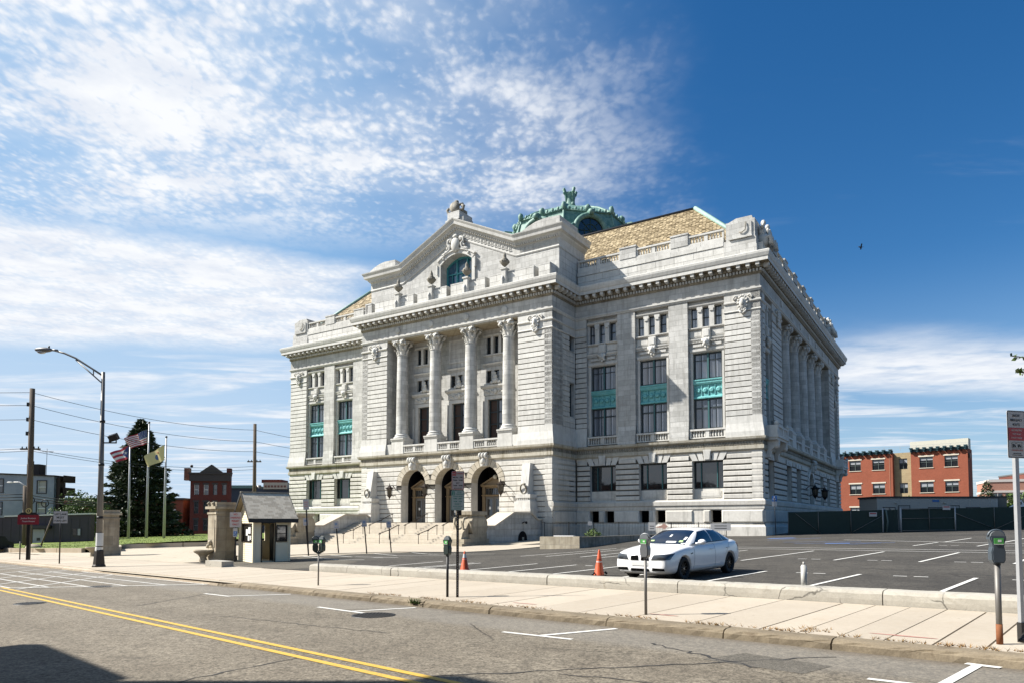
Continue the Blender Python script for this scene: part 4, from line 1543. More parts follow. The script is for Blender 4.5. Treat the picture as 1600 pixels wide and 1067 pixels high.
for i in range(6):
    c = 10.25 + 4.5 * i
    q_ = SR.put('loggia_window', MB().b(c - .9, c + .9, -2.0, -1.98, 9.0, 13.8).mesh(GLASS_D), CH)
    link('surround', MB().b(c - 1.2, c - .9, -2.0, -1.9, 8.9, 14.2).b(c + .9, c + 1.2, -2.0, -1.9, 8.9, 14.2).b(c - 1.2, c + 1.2, -2.0, -1.8, 14.2, 14.6).mesh(STONE_P), q_)
# balconies on consoles
BC = MB()
BC.b(-2.2, 2.2, 0, 1.05, 8.75, 8.98)
BC.b(-2.1, 2.1, 0, .95, 8.55, 8.75)
BC.b(-2.2, 2.2, .80, 1.02, 9.6, 9.75)
for x0, x1 in ((-2.2, -1.7), (1.7, 2.2), (-.2, .2)): BC.b(x0, x1, .8, 1.0, 8.98, 9.6)
BC.b(-2.2, -2.0, 0, .8, 8.98, 9.75); BC.b(2.0, 2.2, 0, .8, 8.98, 9.75)
for i in range(14):
    x = -1.62 + i * .25
    if abs(x) > .25: BC.lathe([(.05, 8.98), (.09, 9.12), (.05, 9.4), (.07, 9.6)], (x, -.9), 6)
for s_ in (-1, 1):
    BC.prismx([(0, 7.1), (-.25, 7.15), (-.35, 7.7), (-.95, 8.2), (-1.0, 8.55), (0, 8.55)], s_ * 1.5 - .28, s_ * 1.5 + .28)
    BC.ball((s_ * 1.5, -.75, 8.1), .3, 8, 6, (1, 1, 1), .3)
for s_ in (-1, 1): BC.ball((s_ * 1.95, -.9, 9.95), .2, 7, 5, (1, 1, 1.2), .3)
BCM = BC.mesh(STONE_P)
for b in SB: SR.put('balcony', BCM, CH, b + 1.5)

# ---------------------------------------------------------------- parapets
def ashlar(fr, a0, a1, z0, rows, rh, o, ln=1.5, parent=CH, name='parapet_stone', mat=STONE_P, t=.05):
    n = max(1, round((a1 - a0) / ln))
    w_ = (a1 - a0) / n
    for r in range(rows):
        off = .5 * (r % 2)
        xs = [a0] + [a0 + (i + off) * w_ for i in range(0 if off else 1, n + (0 if off else 0))] + [a1]
        for i in range(len(xs) - 1):
            if xs[i + 1] - xs[i] < .05: continue
            wd = xs[i + 1] - xs[i] - .016
            key = ('a', round(wd, 2), round(rh, 3), t, mat.name)
            if key not in _cache: _cache[key] = MB().stone(0, wd, -t, 0, 0, rh - .016, .008).mesh(mat)
            fr.put(name, _cache[key], parent, xs[i], z0 + r * rh, o)


PARAW = MB()
PARAW.b(0, 1, -1.3, -.16, 23.9, 26.05)
def parapet_run(fr, a0, a1, peds, o=-.10, blk=None, stones=True):
    """solid base course, pedestals and balustrade between"""
    m = MB()
    m.b(a0, a1, -1.2, o - .05, 23.9, 25.30)
    m.b(a0, a1, -1.1, o - .10, 25.30, 26.02)
    fr.put('parapet_wall', m.mesh(STONE), CH)
    if stones:
        ashlar(fr, a0, a1, 24.02, 2, .60, o, 1.7)
        ashlar(fr, a0, a1, 25.24, 1, .40, o + .06, 2.4)
        ashlar(fr, a0, a1, 25.66, 1, .38, o - .05, 1.9)
    edges = [a0] + sum(([p[0], p[1]] for p in peds), []) + [a1]
    for p0, p1, top in peds:
        fr.put('parapet_pedestal', MB().b(p0, p1, -1.1, o - .01, 26.02, top - .14).b(p0 - .04, p1 + .04, -1.14, o + .04, top - .14, top).mesh(STONE), CH)
    for i in range(0, len(edges), 2):
        w_ = edges[i + 1] - edges[i]
        if w_ > .6:
            fr.put('roof_balustrade', balustrade_mesh(w_ - .02, 26.02, 26.82, .25, .26, w_ > 2), CH, edges[i] + .01, 0, o - .12)


parapet_run(FW, PR_ + .2, -2.95, [(-12.6, -11.0, 27.15), (-7.67, -6.1, 27.15)])
parapet_run(FW, LX + 2.95, PL_ - .2, [(LX + 6.1, LX + 7.67, 27.15), (LX + 11.0, LX + 12.6, 27.15)])
CB = MB()
CB.b(-2.95, -.25, -2.9, -.06, 23.9, 25.55)
CB.b(-2.75, -.35, -2.8, -.10, 25.55, 27.15)
CB.prism([(-2.6, 27.15), (-.5, 27.15), (-.6, 27.42), (-1.9, 27.42)], .15, 2.7)
CB.b(-2.45, -.6, -.10, 0.0, 25.75, 26.9)
CB.b(-2.5, -.55, -.06, .08, 25.6, 25.72)
HK = [(-1.05, -.08, 26.85), (-1.05, -.12, 26.5), (-1.1, -.1, 26.2), (-1.35, -.1, 26.05), (-1.6, -.08, 26.1)]
CBH = MB().tube(HK, .045, 6)
CBM, CBHM = CB.mesh(STONE), CBH.mesh(STONE_D)
for a, fr in ((0, FW), (LX + 3.2, FW)):
    c_ = fr.put('corner_block', CBM, CH, a)
    link('carved_hook', CBHM, c_)
FW.put('corner_block_band', MB().b(-2.95, -.2, -2.95, -.02, 23.95, 24.9).mesh(STONE), CH)
FW.put('corner_block_band', MB().b(LX + .2, LX + 2.95, -2.95, -.02, 23.95, 24.9).mesh(STONE), CH)
SRPED = [(a - .7, a + .7, 27.0) for a in (6.6, 11.3, 15.9, 20.5, 25.1, 29.7, 34.3)]
parapet_run(SR, 2.95, DW - .2, SRPED, stones=False)


def statue_group():
    """seated allegorical figures with shields"""
    m = MB()
    m.b(-1.6, 1.6, -.7, .25, 24.0, 25.2)
    for x, h in ((-.75, 0), (.75, .15)):
        m.ball((x, -.1, 25.6), .62, 9, 7, (.85, .8, 1.0), .2)
        m.ball((x, -.02, 26.35), .42, 9, 7, (1, .75, 1.35), .2)
        m.ball((x, -.12, 27.1 + h), .22, 8, 6, (1, 1, 1.2))
        m.tube([(x + .3, -.05, 26.7), (x + .62, -.3, 26.4), (x + .5, -.45, 26.1)], .13, 6)
        m.tube([(x - .3, -.05, 26.7), (x - .62, -.2, 26.5), (x - .7, -.35, 26.9)], .12, 6)
        m.tube([(x - .2, -.2, 25.7), (x - .25, -.75, 25.75), (x - .25, -.8, 25.1)], .2, 7)
        m.tube([(x + .2, -.2, 25.7), (x + .25, -.75, 25.7), (x + .25, -.78, 25.1)], .2, 7)
    m.ball((0, -.5, 26.0), .6, 12, 8, (1, .25, 1.2), .1)
    m.ball((1.5, -.1, 25.7), .4, 8, 6, (1, 1, 1), .4)
    return m.mesh(STONE_P)


SGM = statue_group()
for a in (2.3, 36.0): SR.put('statue_group', SGM, CH, a, 0, -.1)

# portico parapet with urns
m = MB()
PE = [(CX + x - .34, CX + x + .34) for x in (-6.72, -2.24, 2.24, 6.72)]
gaps = [(CX + x, CX + x + .5) for x in (-10.7, -4.7, 0.0 - .35, 4.4, 9.9)]
xs = PL_ + .25
solid = []
for g0, g1 in gaps + [(PR_ - .25, 0)]:
    solid.append((xs, g0)); xs = g1
for s0, s1 in solid:
    m.b(s0, s1, -1.0, .52, 23.9, 24.1)
    m.b(s0, s1, -.9, .42, 24.1, 25.32)
    m.b(s0, s1, -.95, .46, 25.32, 25.46)
m.b(PL_ + .25, PR_ - .25, -1.0, -.2, 23.9, 24.5)
FPA = Frame(0, -PD + .55, 0)
FPA.put('portico_parapet', m.mesh(STONE), CH)
for a_ in (PR_ - .6, PL_ + .2): FPA.put('portico_parapet_end', MB().b(a_, a_ + .4, -4.2, .42, 23.9, 25.4).mesh(STONE), CH)
for s0, s1 in solid:
    if s1 - s0 > 1: ashlar(FPA, s0 + .01, s1 - .01, 24.13, 2, .59, .46, 1.5)
UP_ = MB()
UP_.b(-.30, .30, .42, .90, 23.95, 25.0); UP_.b(-.24, .24, .3, .8, 25.0, 25.62); UP_.b(-.34, .34, .24, .88, 25.62, 25.74)
UP_.tube([(0, -.92, 24.9), (0, -1.02, 24.6), (0, -.95, 24.25), (0, -.93, 24.0)], .10, 6)
UR = MB().lathe([(.20, 25.74), (.12, 25.86), (.10, 25.95), (.20, 26.02), (.42, 26.25), (.46, 26.42), (.34, 26.55), (.36, 26.62), (.22, 26.68), (.16, 26.85), (.17, 26.98), (.11, 27.15), (.04, 27.3), (.001, 27.38)], (0, -.56), 14)
for i in range(8):
    t = 2 * pi * i / 8
    UR.ball((.42 * cos(t), -.56 + .42 * sin(t), 26.4), .09, 5, 4)
UPM, URM = UP_.mesh(STONE_P), UR.mesh(STONE_D)
for x in (-6.72, -2.24, 2.24, 6.72):
    p_ = FPA.put('urn_pedestal', UPM, CH, CX + x)
    link('urn', URM, p_)

# ---------------------------------------------------------------- attic with gable
AY = -3.25
FA = Frame(0, AY, 0)
hw = 11.87; gf = 7.2
Z1_, ZA = 27.55, 30.95           # underside of flat / apex of the wall below the cornice
ww, wz0, wz1, wr = 2.0, 25.68, 28.15, .62      # window half width, sill, spring, rise


def arc_z(x, hwid=2.0, base=28.15, rise=.85):
    return base + rise * (1 - (x / hwid) ** 2)


m = MB()
def top(x):
    x = abs(x)
    return Z1_ if x >= gf else lerp(ZA, Z1_, x / gf)
m.b(CX - hw, CX - 2.0, -4.0, 0, 23.9, Z1_); m.b(CX + 2.0, CX + hw, -4.0, 0, 23.9, Z1_)
m.b(CX - 2.0, CX + 2.0, -4.0, 0, 23.9, 25.68)
for sgn in (-1, 1):
    m.prism([(CX + sgn * gf, Z1_), (CX + sgn * 2.0, Z1_), (CX + sgn * 2.0, top(2.0))][::sgn], 0, 4.0)
nseg = 12
for i in range(nseg):
    x0, x1 = -2.0 + 4.0 * i / nseg, -2.0 + 4.0 * (i + 1) / nseg
    m.prism([(CX + x0, arc_z(x0)), (CX + x1, arc_z(x1)), (CX + x1, top(x1)), (CX + x0, top(x0))], 0, 4.0)
m.b(CX - hw, CX + hw, -6.5, -3.9, 23.9, Z1_)
FA.put('attic_wall', m.mesh(STONE), CH)
m = MB()
ac = [(-.3, Z1_ - .35), (.05, Z1_ - .35), (.09, Z1_ - .25), (.05, Z1_ - .15), (.05, Z1_ + .55), (.12, Z1_ + .62), (.30, Z1_ + .82), (.34, Z1_ + .95), (.62, Z1_ + 1.02), (.66, Z1_ + 1.3), (.78, Z1_ + 1.5), (.8, Z1_ + 1.6), (-.3, Z1_ + 1.72)]
m.mould(ac, CX - hw, CX - gf, 1, 0)
m.mould(ac, CX + gf, CX + hw, 0, 1)
sl = (ZA - Z1_) / gf
n = len(ac)
for sgn in (-1, 1):
    V = [(CX + sgn * gf, -o, z) for o, z in ac] + [(CX, -o, z + ZA - Z1_) for o, z in ac]
    F_ = [(i, (i + 1) % n, (i + 1) % n + n, i + n) for i in range(n)] + [tuple(range(n)), tuple(range(2 * n - 1, n - 1, -1))]
    m.add(V, F_)
FA.put('attic_cornice', m.mesh(STONE_P), CH)
for fr, L_, k0, k1 in ((Frame(PR_, AY, pi / 2), 5.2, 1, 0), (Frame(PL_, AY + 5.2, -pi / 2), 5.2, 0, 1)):
    fr.put('attic_cornice', MB().mould(ac, 0, L_, k0, k1).mesh(STONE_P), CH)
    ashlar(fr, .0, L_, 24.2, 5, .58, .045, 1.3, name='attic_stone')
# small blocks under the cornice
m = MB()
x = -hw + .1
while x < hw:
    zz = (top(x) - Z1_)
    m.b(CX + x, CX + x + .12, .1, .30, Z1_ + .60 + zz, Z1_ + .80 + zz)
    x += .24
FA.put('dentils', m.mesh(STONE_P), CH, kind='stuff')
m = MB()
x = -hw + .2
while x < hw:
    zz = (top(x + .2) - Z1_)
    if abs(abs(x + .2) - gf) > .3:
        m.b(CX + x, CX + x + .34, .05, .10, Z1_ + .02 + zz, Z1_ + .06 + zz); m.b(CX + x, CX + x + .05, .05, .10, Z1_ + .06 + zz, Z1_ + .42 + zz)
        m.b(CX + x + .14, CX + x + .34, .05, .10, Z1_ + .38 + zz, Z1_ + .42 + zz); m.b(CX + x + .16, CX + x + .21, .05, .10, Z1_ + .16 + zz, Z1_ + .36 + zz)
    x += .42
FA.put('key_pattern_band', m.mesh(STONE_P), CH, kind='stuff')
# attic window
m = MB()
for i in range(nseg):
    x0, x1 = -2.0 + 4.0 * i / nseg, -2.0 + 4.0 * (i + 1) / nseg
    m.prism([(CX + x0, arc_z(x0)), (CX + x1, arc_z(x1)), (CX + x1 * 1.18, arc_z(x1) + .38), (CX + x0 * 1.18, arc_z(x0) + .38)], -.16, .1)
    m.prism([(CX + x0 * 1.16, arc_z(x0) + .36), (CX + x1 * 1.16, arc_z(x1) + .36), (CX + x1 * 1.24, arc_z(x1) + .50), (CX + x0 * 1.24, arc_z(x0) + .50)], -.28, .1)
for sgn in (-1, 1):
    m.b(CX + sgn * 2.0, CX + sgn * 2.36, -.1, .16, 25.68, 28.15)
    m.b(CX + sgn * 2.32, CX + sgn * 2.48, -.1, .28, 27.2, 28.2)
FA.put('attic_window_surround', m.mesh(STONE_P), CH)
m = MB()
for x in (-1.99, -.72, .60, 1.85): m.b(CX + x, CX + x + .13, -1.05, -.88, 25.7, arc_z(x) + .0)
for z in (27.3,): m.b(CX - 1.86, CX + 1.85, -1.04, -.9, z, z + .12)
for x in (-1.3, -.05, 1.2): m.b(CX + x, CX + x + .05, -1.02, -.92, 25.75, 27.3)
m.b(CX - 1.86, CX + 1.85, -1.04, -.9, 25.69, 25.85)
for i in range(nseg):
    x0, x1 = -2.0 + 4.0 * i / nseg, -2.0 + 4.0 * (i + 1) / nseg
    m.prism([(CX + x0, arc_z(x0) - .14), (CX + x1, arc_z(x1) - .14), (CX + x1, arc_z(x1)), (CX + x0, arc_z(x0))], .88, 1.05)
f_ = FA.put('attic_window', m.mesh(FRAME_BT), CH)
link('pane', MB().b(CX - 2.0, CX + 2.0, -1.10, -1.06, 25.68, 29.1).mesh(GLASS_B), f_)
# crest over the window
m = MB()
m.ball((CX, -.25, 29.9), .62, 14, 10, (.85, .5, 1.25), .06)
m.ball((CX, -.28, 30.75), .26, 9, 7, (1.2, .8, .8), .3)
for i in range(9):
    t = pi * .15 + i * .32
    for s_ in (-1, 1): m.ball((CX + s_ * (.55 + .13 * i), -.20, 30.45 - .02 * i - .18 * i + .1 * sin(i * 2.2)), .18 - .006 * i, 7, 5, (1, .9, 1), .45)
for s_ in (-1, 1):
    m.tube([(CX + s_ * .5, -.2, 30.6), (CX + s_ * .95, -.25, 30.5), (CX + s_ * 1.0, -.25, 30.1), (CX + s_ * .7, -.25, 29.9), (CX + s_ * .8, -.2, 29.5), (CX + s_ * 1.2, -.2, 29.3), (CX + s_ * 1.7, -.2, 29.15)], .13, 7)
FA.put('carved_crest', m.mesh(STONE_P), CH)
# blocking on the end bays, apex block and shell ornament
for c0, c1 in ((CX + gf + .6, CX + hw + .3), (CX - hw - .2, CX - gf - .9)):
    pl = [(c0, 29.2), (c1, 29.2), (c1, 30.0), (lerp(c0, c1, .62), 30.08), (lerp(c0, c1, .42), 29.98), (lerp(c0, c1, .22), 29.72), (lerp(c0, c1, .08), 29.45)]
    FA.put('attic_blocking', MB().prism(pl, -.35, 3.2).mesh(STONE), CH)
m = MB()
m.b(CX - .75, CX + .75, -1.6, .62, ZA + 1.4, ZA + 2.25)
m.b(CX - 1.15, CX + 1.15, -1.2, .45, ZA + 1.2, ZA + 1.6)
FA.put('apex_block', m.mesh(STONE), CH)
m = MB()
m.lathe([(.001, .0), (.3, .02), (.52, .06), (.62, .22), (.55, .4), (.001, .45)], seg=16)
m.xform(Matrix.Translation((CX, -.15, ZA + 2.75)) @ Matrix.Rotation(pi / 2, 4, 'X'))
for s_ in (-1, 1):
    m.tube([(CX + s_ * .5, -.2, ZA + 2.35), (CX + s_ * .95, -.25, ZA + 2.45), (CX + s_ * 1.05, -.25, ZA + 2.75), (CX + s_ * .8, -.25, ZA + 2.85)], .15, 7)
    m.tube([(CX + s_ * .35, -.1, ZA + 3.1), (CX + s_ * .55, .2, ZA + 3.25), (CX + s_ * .35, .5, ZA + 3.1)], .14, 6)
m.ball((CX, -.1, ZA + 3.4), .24, 8, 6, (1.2, 1, .9), .3)
m.b(CX - .35, CX + .35, -1.3, -.3, ZA + 2.2, ZA + 2.9)
FA.put('acroterion', m.mesh(STONE_D), CH)
# roof behind the gable
m = MB()
for s_ in (-1, 1):
    m.add([(CX, -.2, ZA + 1.62), (CX + s_ * gf, -.2, Z1_ + 1.62), (CX + s_ * gf, 6.5, Z1_ + 1.62), (CX, 6.5, ZA + 1.62),
           (CX, -.2, ZA + 1.3), (CX + s_ * gf, -.2, Z1_ + 1.3), (CX + s_ * gf, 6.5, Z1_ + 1.3), (CX, 6.5, ZA + 1.3)],
          [(0, 1, 2, 3), (4, 7, 6, 5), (0, 4, 5, 1), (1, 5, 6, 2), (2, 6, 7, 3)])
m.prism([(CX - gf, Z1_), (CX + gf, Z1_), (CX, ZA + 1.3)], 6.2, 6.5)
FA.put('gable_roof', m.mesh(STONE), CH)

# ---------------------------------------------------------------- tiled hipped roof and copper dome
TILE, k, bs = new_mat('yellow_roof_tile')
geo = k.n('ShaderNodeNewGeometry')
oi = k.n('ShaderNodeAttribute', attribute_name='tone', attribute_type='GEOMETRY')
cc = k.mix(oi.outputs['Fac'], (0.19, 0.14, 0.07), (0.43, 0.34, 0.20))
cc = k.mix(k.m('MULTIPLY', k.ss(k.noise(geo.outputs['Position'], 1.6, 5, 0.7), 0.54, 0.72), 0.5), cc, (0.17, 0.12, 0.06))
k.t.links.new(cc, bs.inputs['Base Color'])
bs.inputs['Roughness'].default_value = 0.7
ROOFU = plain('roof_underlay', (0.20, 0.15, 0.08), 0.9)
ez, rzz, ey0, ry = 25.6, 32.55, 1.0, 7.6
xo0, xo1 = LX + 1.2, -1.2
yo0, yo1 = ey0, DW - 1.2
dd = ry - ey0
m = MB()
ring = lambda k_, z: [(xo0 + k_, yo0 + k_, z), (xo1 - k_, yo0 + k_, z), (xo1 - k_, yo1 - k_, z), (xo0 + k_, yo1 - k_, z)]
r0_, r1_, r2_ = ring(0, ez), ring(dd, rzz), ring(dd * 2, ez)
V = r0_ + r1_ + r2_
F_ = []
for i in range(4):
    j = (i + 1) % 4
    F_ += [(i, j, j + 4, i + 4), (i + 4, j + 4, j + 8, i + 8)]
F_.append((8, 9, 10, 11)); m.add(V, F_)
m.b(LX + .5, -.5, -DW + .5, -.6, 23.8, 24.9)
ROOF = link('roof', m.mesh(ROOFU), CH)


def tiles(p00, p10, p01, p11, w=.34, h=.33):
    """overlapping tiles on a slope; p00-p10 eaves, p01-p11 ridge"""
    p00, p10, p01, p11 = map(Vector, (p00, p10, p01, p11))
    V = []; F = []; T = []
    up = ((p01 + p11) / 2 - (p00 + p10) / 2)
    rows = int(up.length / h)
    nrm = (p10 - p00).cross(up).normalized()
    if nrm.z < 0: nrm = -nrm
    for r in range(rows):
        v0, v1 = r / rows, min(1, (r + 1.3) / rows)
        a, b = p00.lerp(p01, v0), p10.lerp(p11, v0)
        c, d = p00.lerp(p01, v1), p10.lerp(p11, v1)
        n = max(1, int((b - a).length / w))
        dir_ = (b - a).normalized(); upn = up.normalized()
        for i in range(n):
            t = (i + .5 * (r % 2)) / n
            if t > .999: continue
            q0 = a.lerp(b, t) + dir_ * .012
            w2 = min((b - a).length / n - .024, (b - q0).length)
            l = up.length / rows * 1.3
            e0 = nrm * (.03 + random.random() * .06); e1 = nrm * .01
            sk = dir_ * (random.random() - .5) * .03
            k_ = len(V)
            q1 = q0 + dir_ * w2 + nrm * ((random.random() - .5) * .03)
            V += [q0 + e0, q1 + e0, q1 + upn * l + e1 + sk, q0 + upn * l + e1 + sk, q0, q1]
            F += [(k_, k_ + 1, k_ + 2, k_ + 3), (k_ + 4, k_ + 5, k_ + 1, k_)]
            T += [random.random() ** 1.4] * 2
    me = bpy.data.meshes.new('tiles')
    me.from_pydata([tuple(v) for v in V], [], F)
    at = me.attributes.new('tone', 'FLOAT', 'FACE')
    at.data.foreach_set('value', T)
    me.materials.append(TILE)
    return me


for i, j in ((0, 1), (1, 2), (3, 0)):
    if (i, j) == (1, 2): nme = 'roof_tiles'
    link('roof_tiles', tiles(r0_[i], r0_[j], r1_[i], r1_[j]), ROOF, kind='stuff')
PCOP = copper('pale_copper', (0.22, 0.36, 0.30), (0.30, 0.44, 0.38), (0.08, 0.16, 0.13))
for i in range(4):
    link('hip_capping', MB().tube([Vector(r0_[i]) + Vector((0, 0, .08)), Vector(r1_[i]) + Vector((0, 0, .12))], .22, 6).mesh(PCOP), ROOF)
rd = MB()
for i in range(4):
    rd.tube([Vector(r1_[i]) + Vector((0, 0, .1)), Vector(r1_[(i + 1) % 4]) + Vector((0, 0, .1))], .15, 6)
link('ridge_capping', rd.mesh(plain('ridge_metal', (.05, .045, .04), .6)), ROOF)

DCX, DCY = CX, 21.3
DOME = empty('dome', (DCX, DCY, 0)); DOME.parent = CH


def octa(r, z, off=pi / 8):
    return [(r * cos(off + i * pi / 4), r * sin(off + i * pi / 4), z) for i in range(8)]


m = MB()
rings = [(9.3, 25), (9.3, 34.0), (9.0, 35.0), (8.65, 37.0), (8.15, 38.9), (7.95, 39.1), (7.95, 39.55), (7.7, 39.75), (7.2, 40.2), (5.6, 41.2), (3.6, 42.1), (1.9, 42.7), (1.2, 43.0)]
V = []
for r, z in rings: V += octa(r, z)
F_ = []
for j in range(len(rings) - 1):
    for i in range(8):
        F_.append((j * 8 + i, j * 8 + (i + 1) % 8, (j + 1) * 8 + (i + 1) % 8, (j + 1) * 8 + i))
m.add(V, F_)
link('dome_shell', m.mesh(COPPER), DOME)
m = MB()
for i in range(8):      # ribs, crest
    t = pi / 8 + i * pi / 4
    for rr in range(2, len(rings) - 1):
        pass
    m.tube([(r * cos(t), r * sin(t), z) for r, z in rings[1:]], .16, 6)
link('dome_ribs', m.mesh(COPPER), DOME)
for i in range(8):
    t0 = pi / 8 + i * pi / 4
    a, b = Vector((8.0 * cos(t0), 8.0 * sin(t0), 39.5)), Vector((8.0 * cos(t0 + pi / 4), 8.0 * sin(t0 + pi / 4), 39.5))
    m = MB()
    for q_ in range(17):
        p = a.lerp(b, q_ / 16)
        if q_ % 2 == 0: m.ball((p.x, p.y, p.z + .28), .17, 6, 5, (1, 1, 1.7), .3)
        else: m.ball((p.x, p.y, p.z + .14), .14, 6, 4, (1, 1, .9), .3)
    m.ball((a.x, a.y, a.z + .45), .34, 8, 6, (1, 1, 1.6), .3)
    md = (a + b) / 2
    m.ball((md.x, md.y, md.z + .45), .42, 8, 6, (1, 1, 1.2), .3)
    m.tube([a + Vector((0, 0, .05)), b + Vector((0, 0, .05))], .12, 5)
    # lower fringe
    for q_ in range(24):
        p = a.lerp(b, (q_ + .5) / 24) * .985
        m.b(p.x - .04, p.x + .04, -p.y - .04, -p.y + .04, 38.85, 39.25)
    link('dome_cresting', m.mesh(COPPER), DOME)
    # round dormer window on each face
    tm = t0 + pi / 8
    M_ = Matrix.Translation((8.3 * cos(tm), 8.3 * sin(tm), 36.75)) @ Matrix.Rotation(tm + pi / 2, 4, 'Z')
    d = MB()
    s0 = 0
    d.lathe([(1.62, -.9), (1.62, .35), (1.95, .42), (2.15, .36), (2.25, .10), (2.2, -.9)], seg=24)
    d.xform(Matrix.Rotation(pi / 2, 4, 'X'))
    d.b(-.3, .3, -.4, .55, 1.85, 2.5)
    d.ball((0, -.55, 2.15), .38, 8, 6, (1, .8, 1), .3)
    for s_ in (-1, 1): d.tube([(s_ * 2.1, -.2, .6), (s_ * 2.7, -.15, .2), (s_ * 2.9, -.1, -.6), (s_ * 2.6, -.1, -1.4)], .22, 6)
    d.b(-2.6, 2.6, -.9, .4, -2.4, -1.75)
    d.xform(M_)
    dm = link('round_dormer', d.mesh(COPPER), DOME)
    g_ = MB().lathe([(1.64, 0), (0.001, 0)], seg=24); g_.xform(Matrix.Rotation(pi / 2, 4, 'X')); g_.xform(M_)
    link('pane', g_.mesh(GLASS_D), dm)
    br = MB()
    for kx in range(4):
        tt = kx * pi / 4
        br.tube([(1.6 * cos(tt), -.05, 1.6 * sin(tt)), (-1.6 * cos(tt), -.05, -1.6 * sin(tt))], .05, 4)
    br.tube([(.8 * cos(x * pi / 8), -.05, .8 * sin(x * pi / 8)) for x in range(17)], .05, 4)
    br.xform(M_)
    link('glazing_bars', br.mesh(plain('bar_green', (.03, .07, .06), .6) if 'bg' not in _cache else _cache['bg']), dm)
m = MB()
m.lathe([(1.2, 42.95), (1.1, 43.2), (.85, 43.3), (.8, 43.5), (.72, 43.6), (.62, 44.0), (.58, 44.6), (.66, 45.0), (.72, 45.15), (.6, 45.3), (.001, 45.3)], seg=12)
for i in range(4):
    t = pi / 4 + i * pi / 2 + .3
    m.ball((.68 * cos(t), .68 * sin(t), 43.5), .28, 7, 5, (1, 1, 1.3), .3)
    m.tube([(.55 * cos(t), .55 * sin(t), 43.6), (.62 * cos(t), .62 * sin(t), 44.6), (.72 * cos(t), .72 * sin(t), 45.1), (.98 * cos(t), .98 * sin(t), 45.6), (.9 * cos(t), .9 * sin(t), 45.8)], [.14, .16, .2, .22, .08], 7)
    m.ball((.82 * cos(t), .82 * sin(t), 45.2), .26, 7, 5, (1, 1, 1), .4)
link('crowning_finial', m.mesh(COPPER), DOME)

# ---------------------------------------------------------------- entrance steps
ST = empty('entrance_steps', (OX, OY, 0), YAW, 'broad flight of pale stone steps between sloping cheek walls below the three arched doors', 'steps')
XL, XR = CX - 9.25, CX + 9.25
zf = 1.69
rise = .15; run = .386
ys = -8.1
steps = []
link('top_landing', MB().box(XL, XR, ys, -PD + .05, -1.2, zf).mesh(STEP), ST)
y = ys; z = zf
for i in range(7):
    z -= rise
    steps.append((y - run, y, z)); y -= run
link('landing', MB().box(XL, XR, y - 1.3, y, -1.2, z - .0).mesh(STEP), ST)
steps[-1] = (steps[-1][0], steps[-1][1], steps[-1][2] + .0)
y -= 1.3
z_l = z
for i in range(5):
    z -= rise
    steps.append((y - run, y, z)); y -= run
YF = y
for y0, y1, zz in steps:
    link('step', MB().box(XL, XR, y0 - .02, y1, zz - rise - .02, zz).mesh(STEP), ST)
    # nosing
m = MB().box(XL, XR, YF + .3, -PD, -1.4, -.3)
link('step_core', m.mesh(STEP), ST)


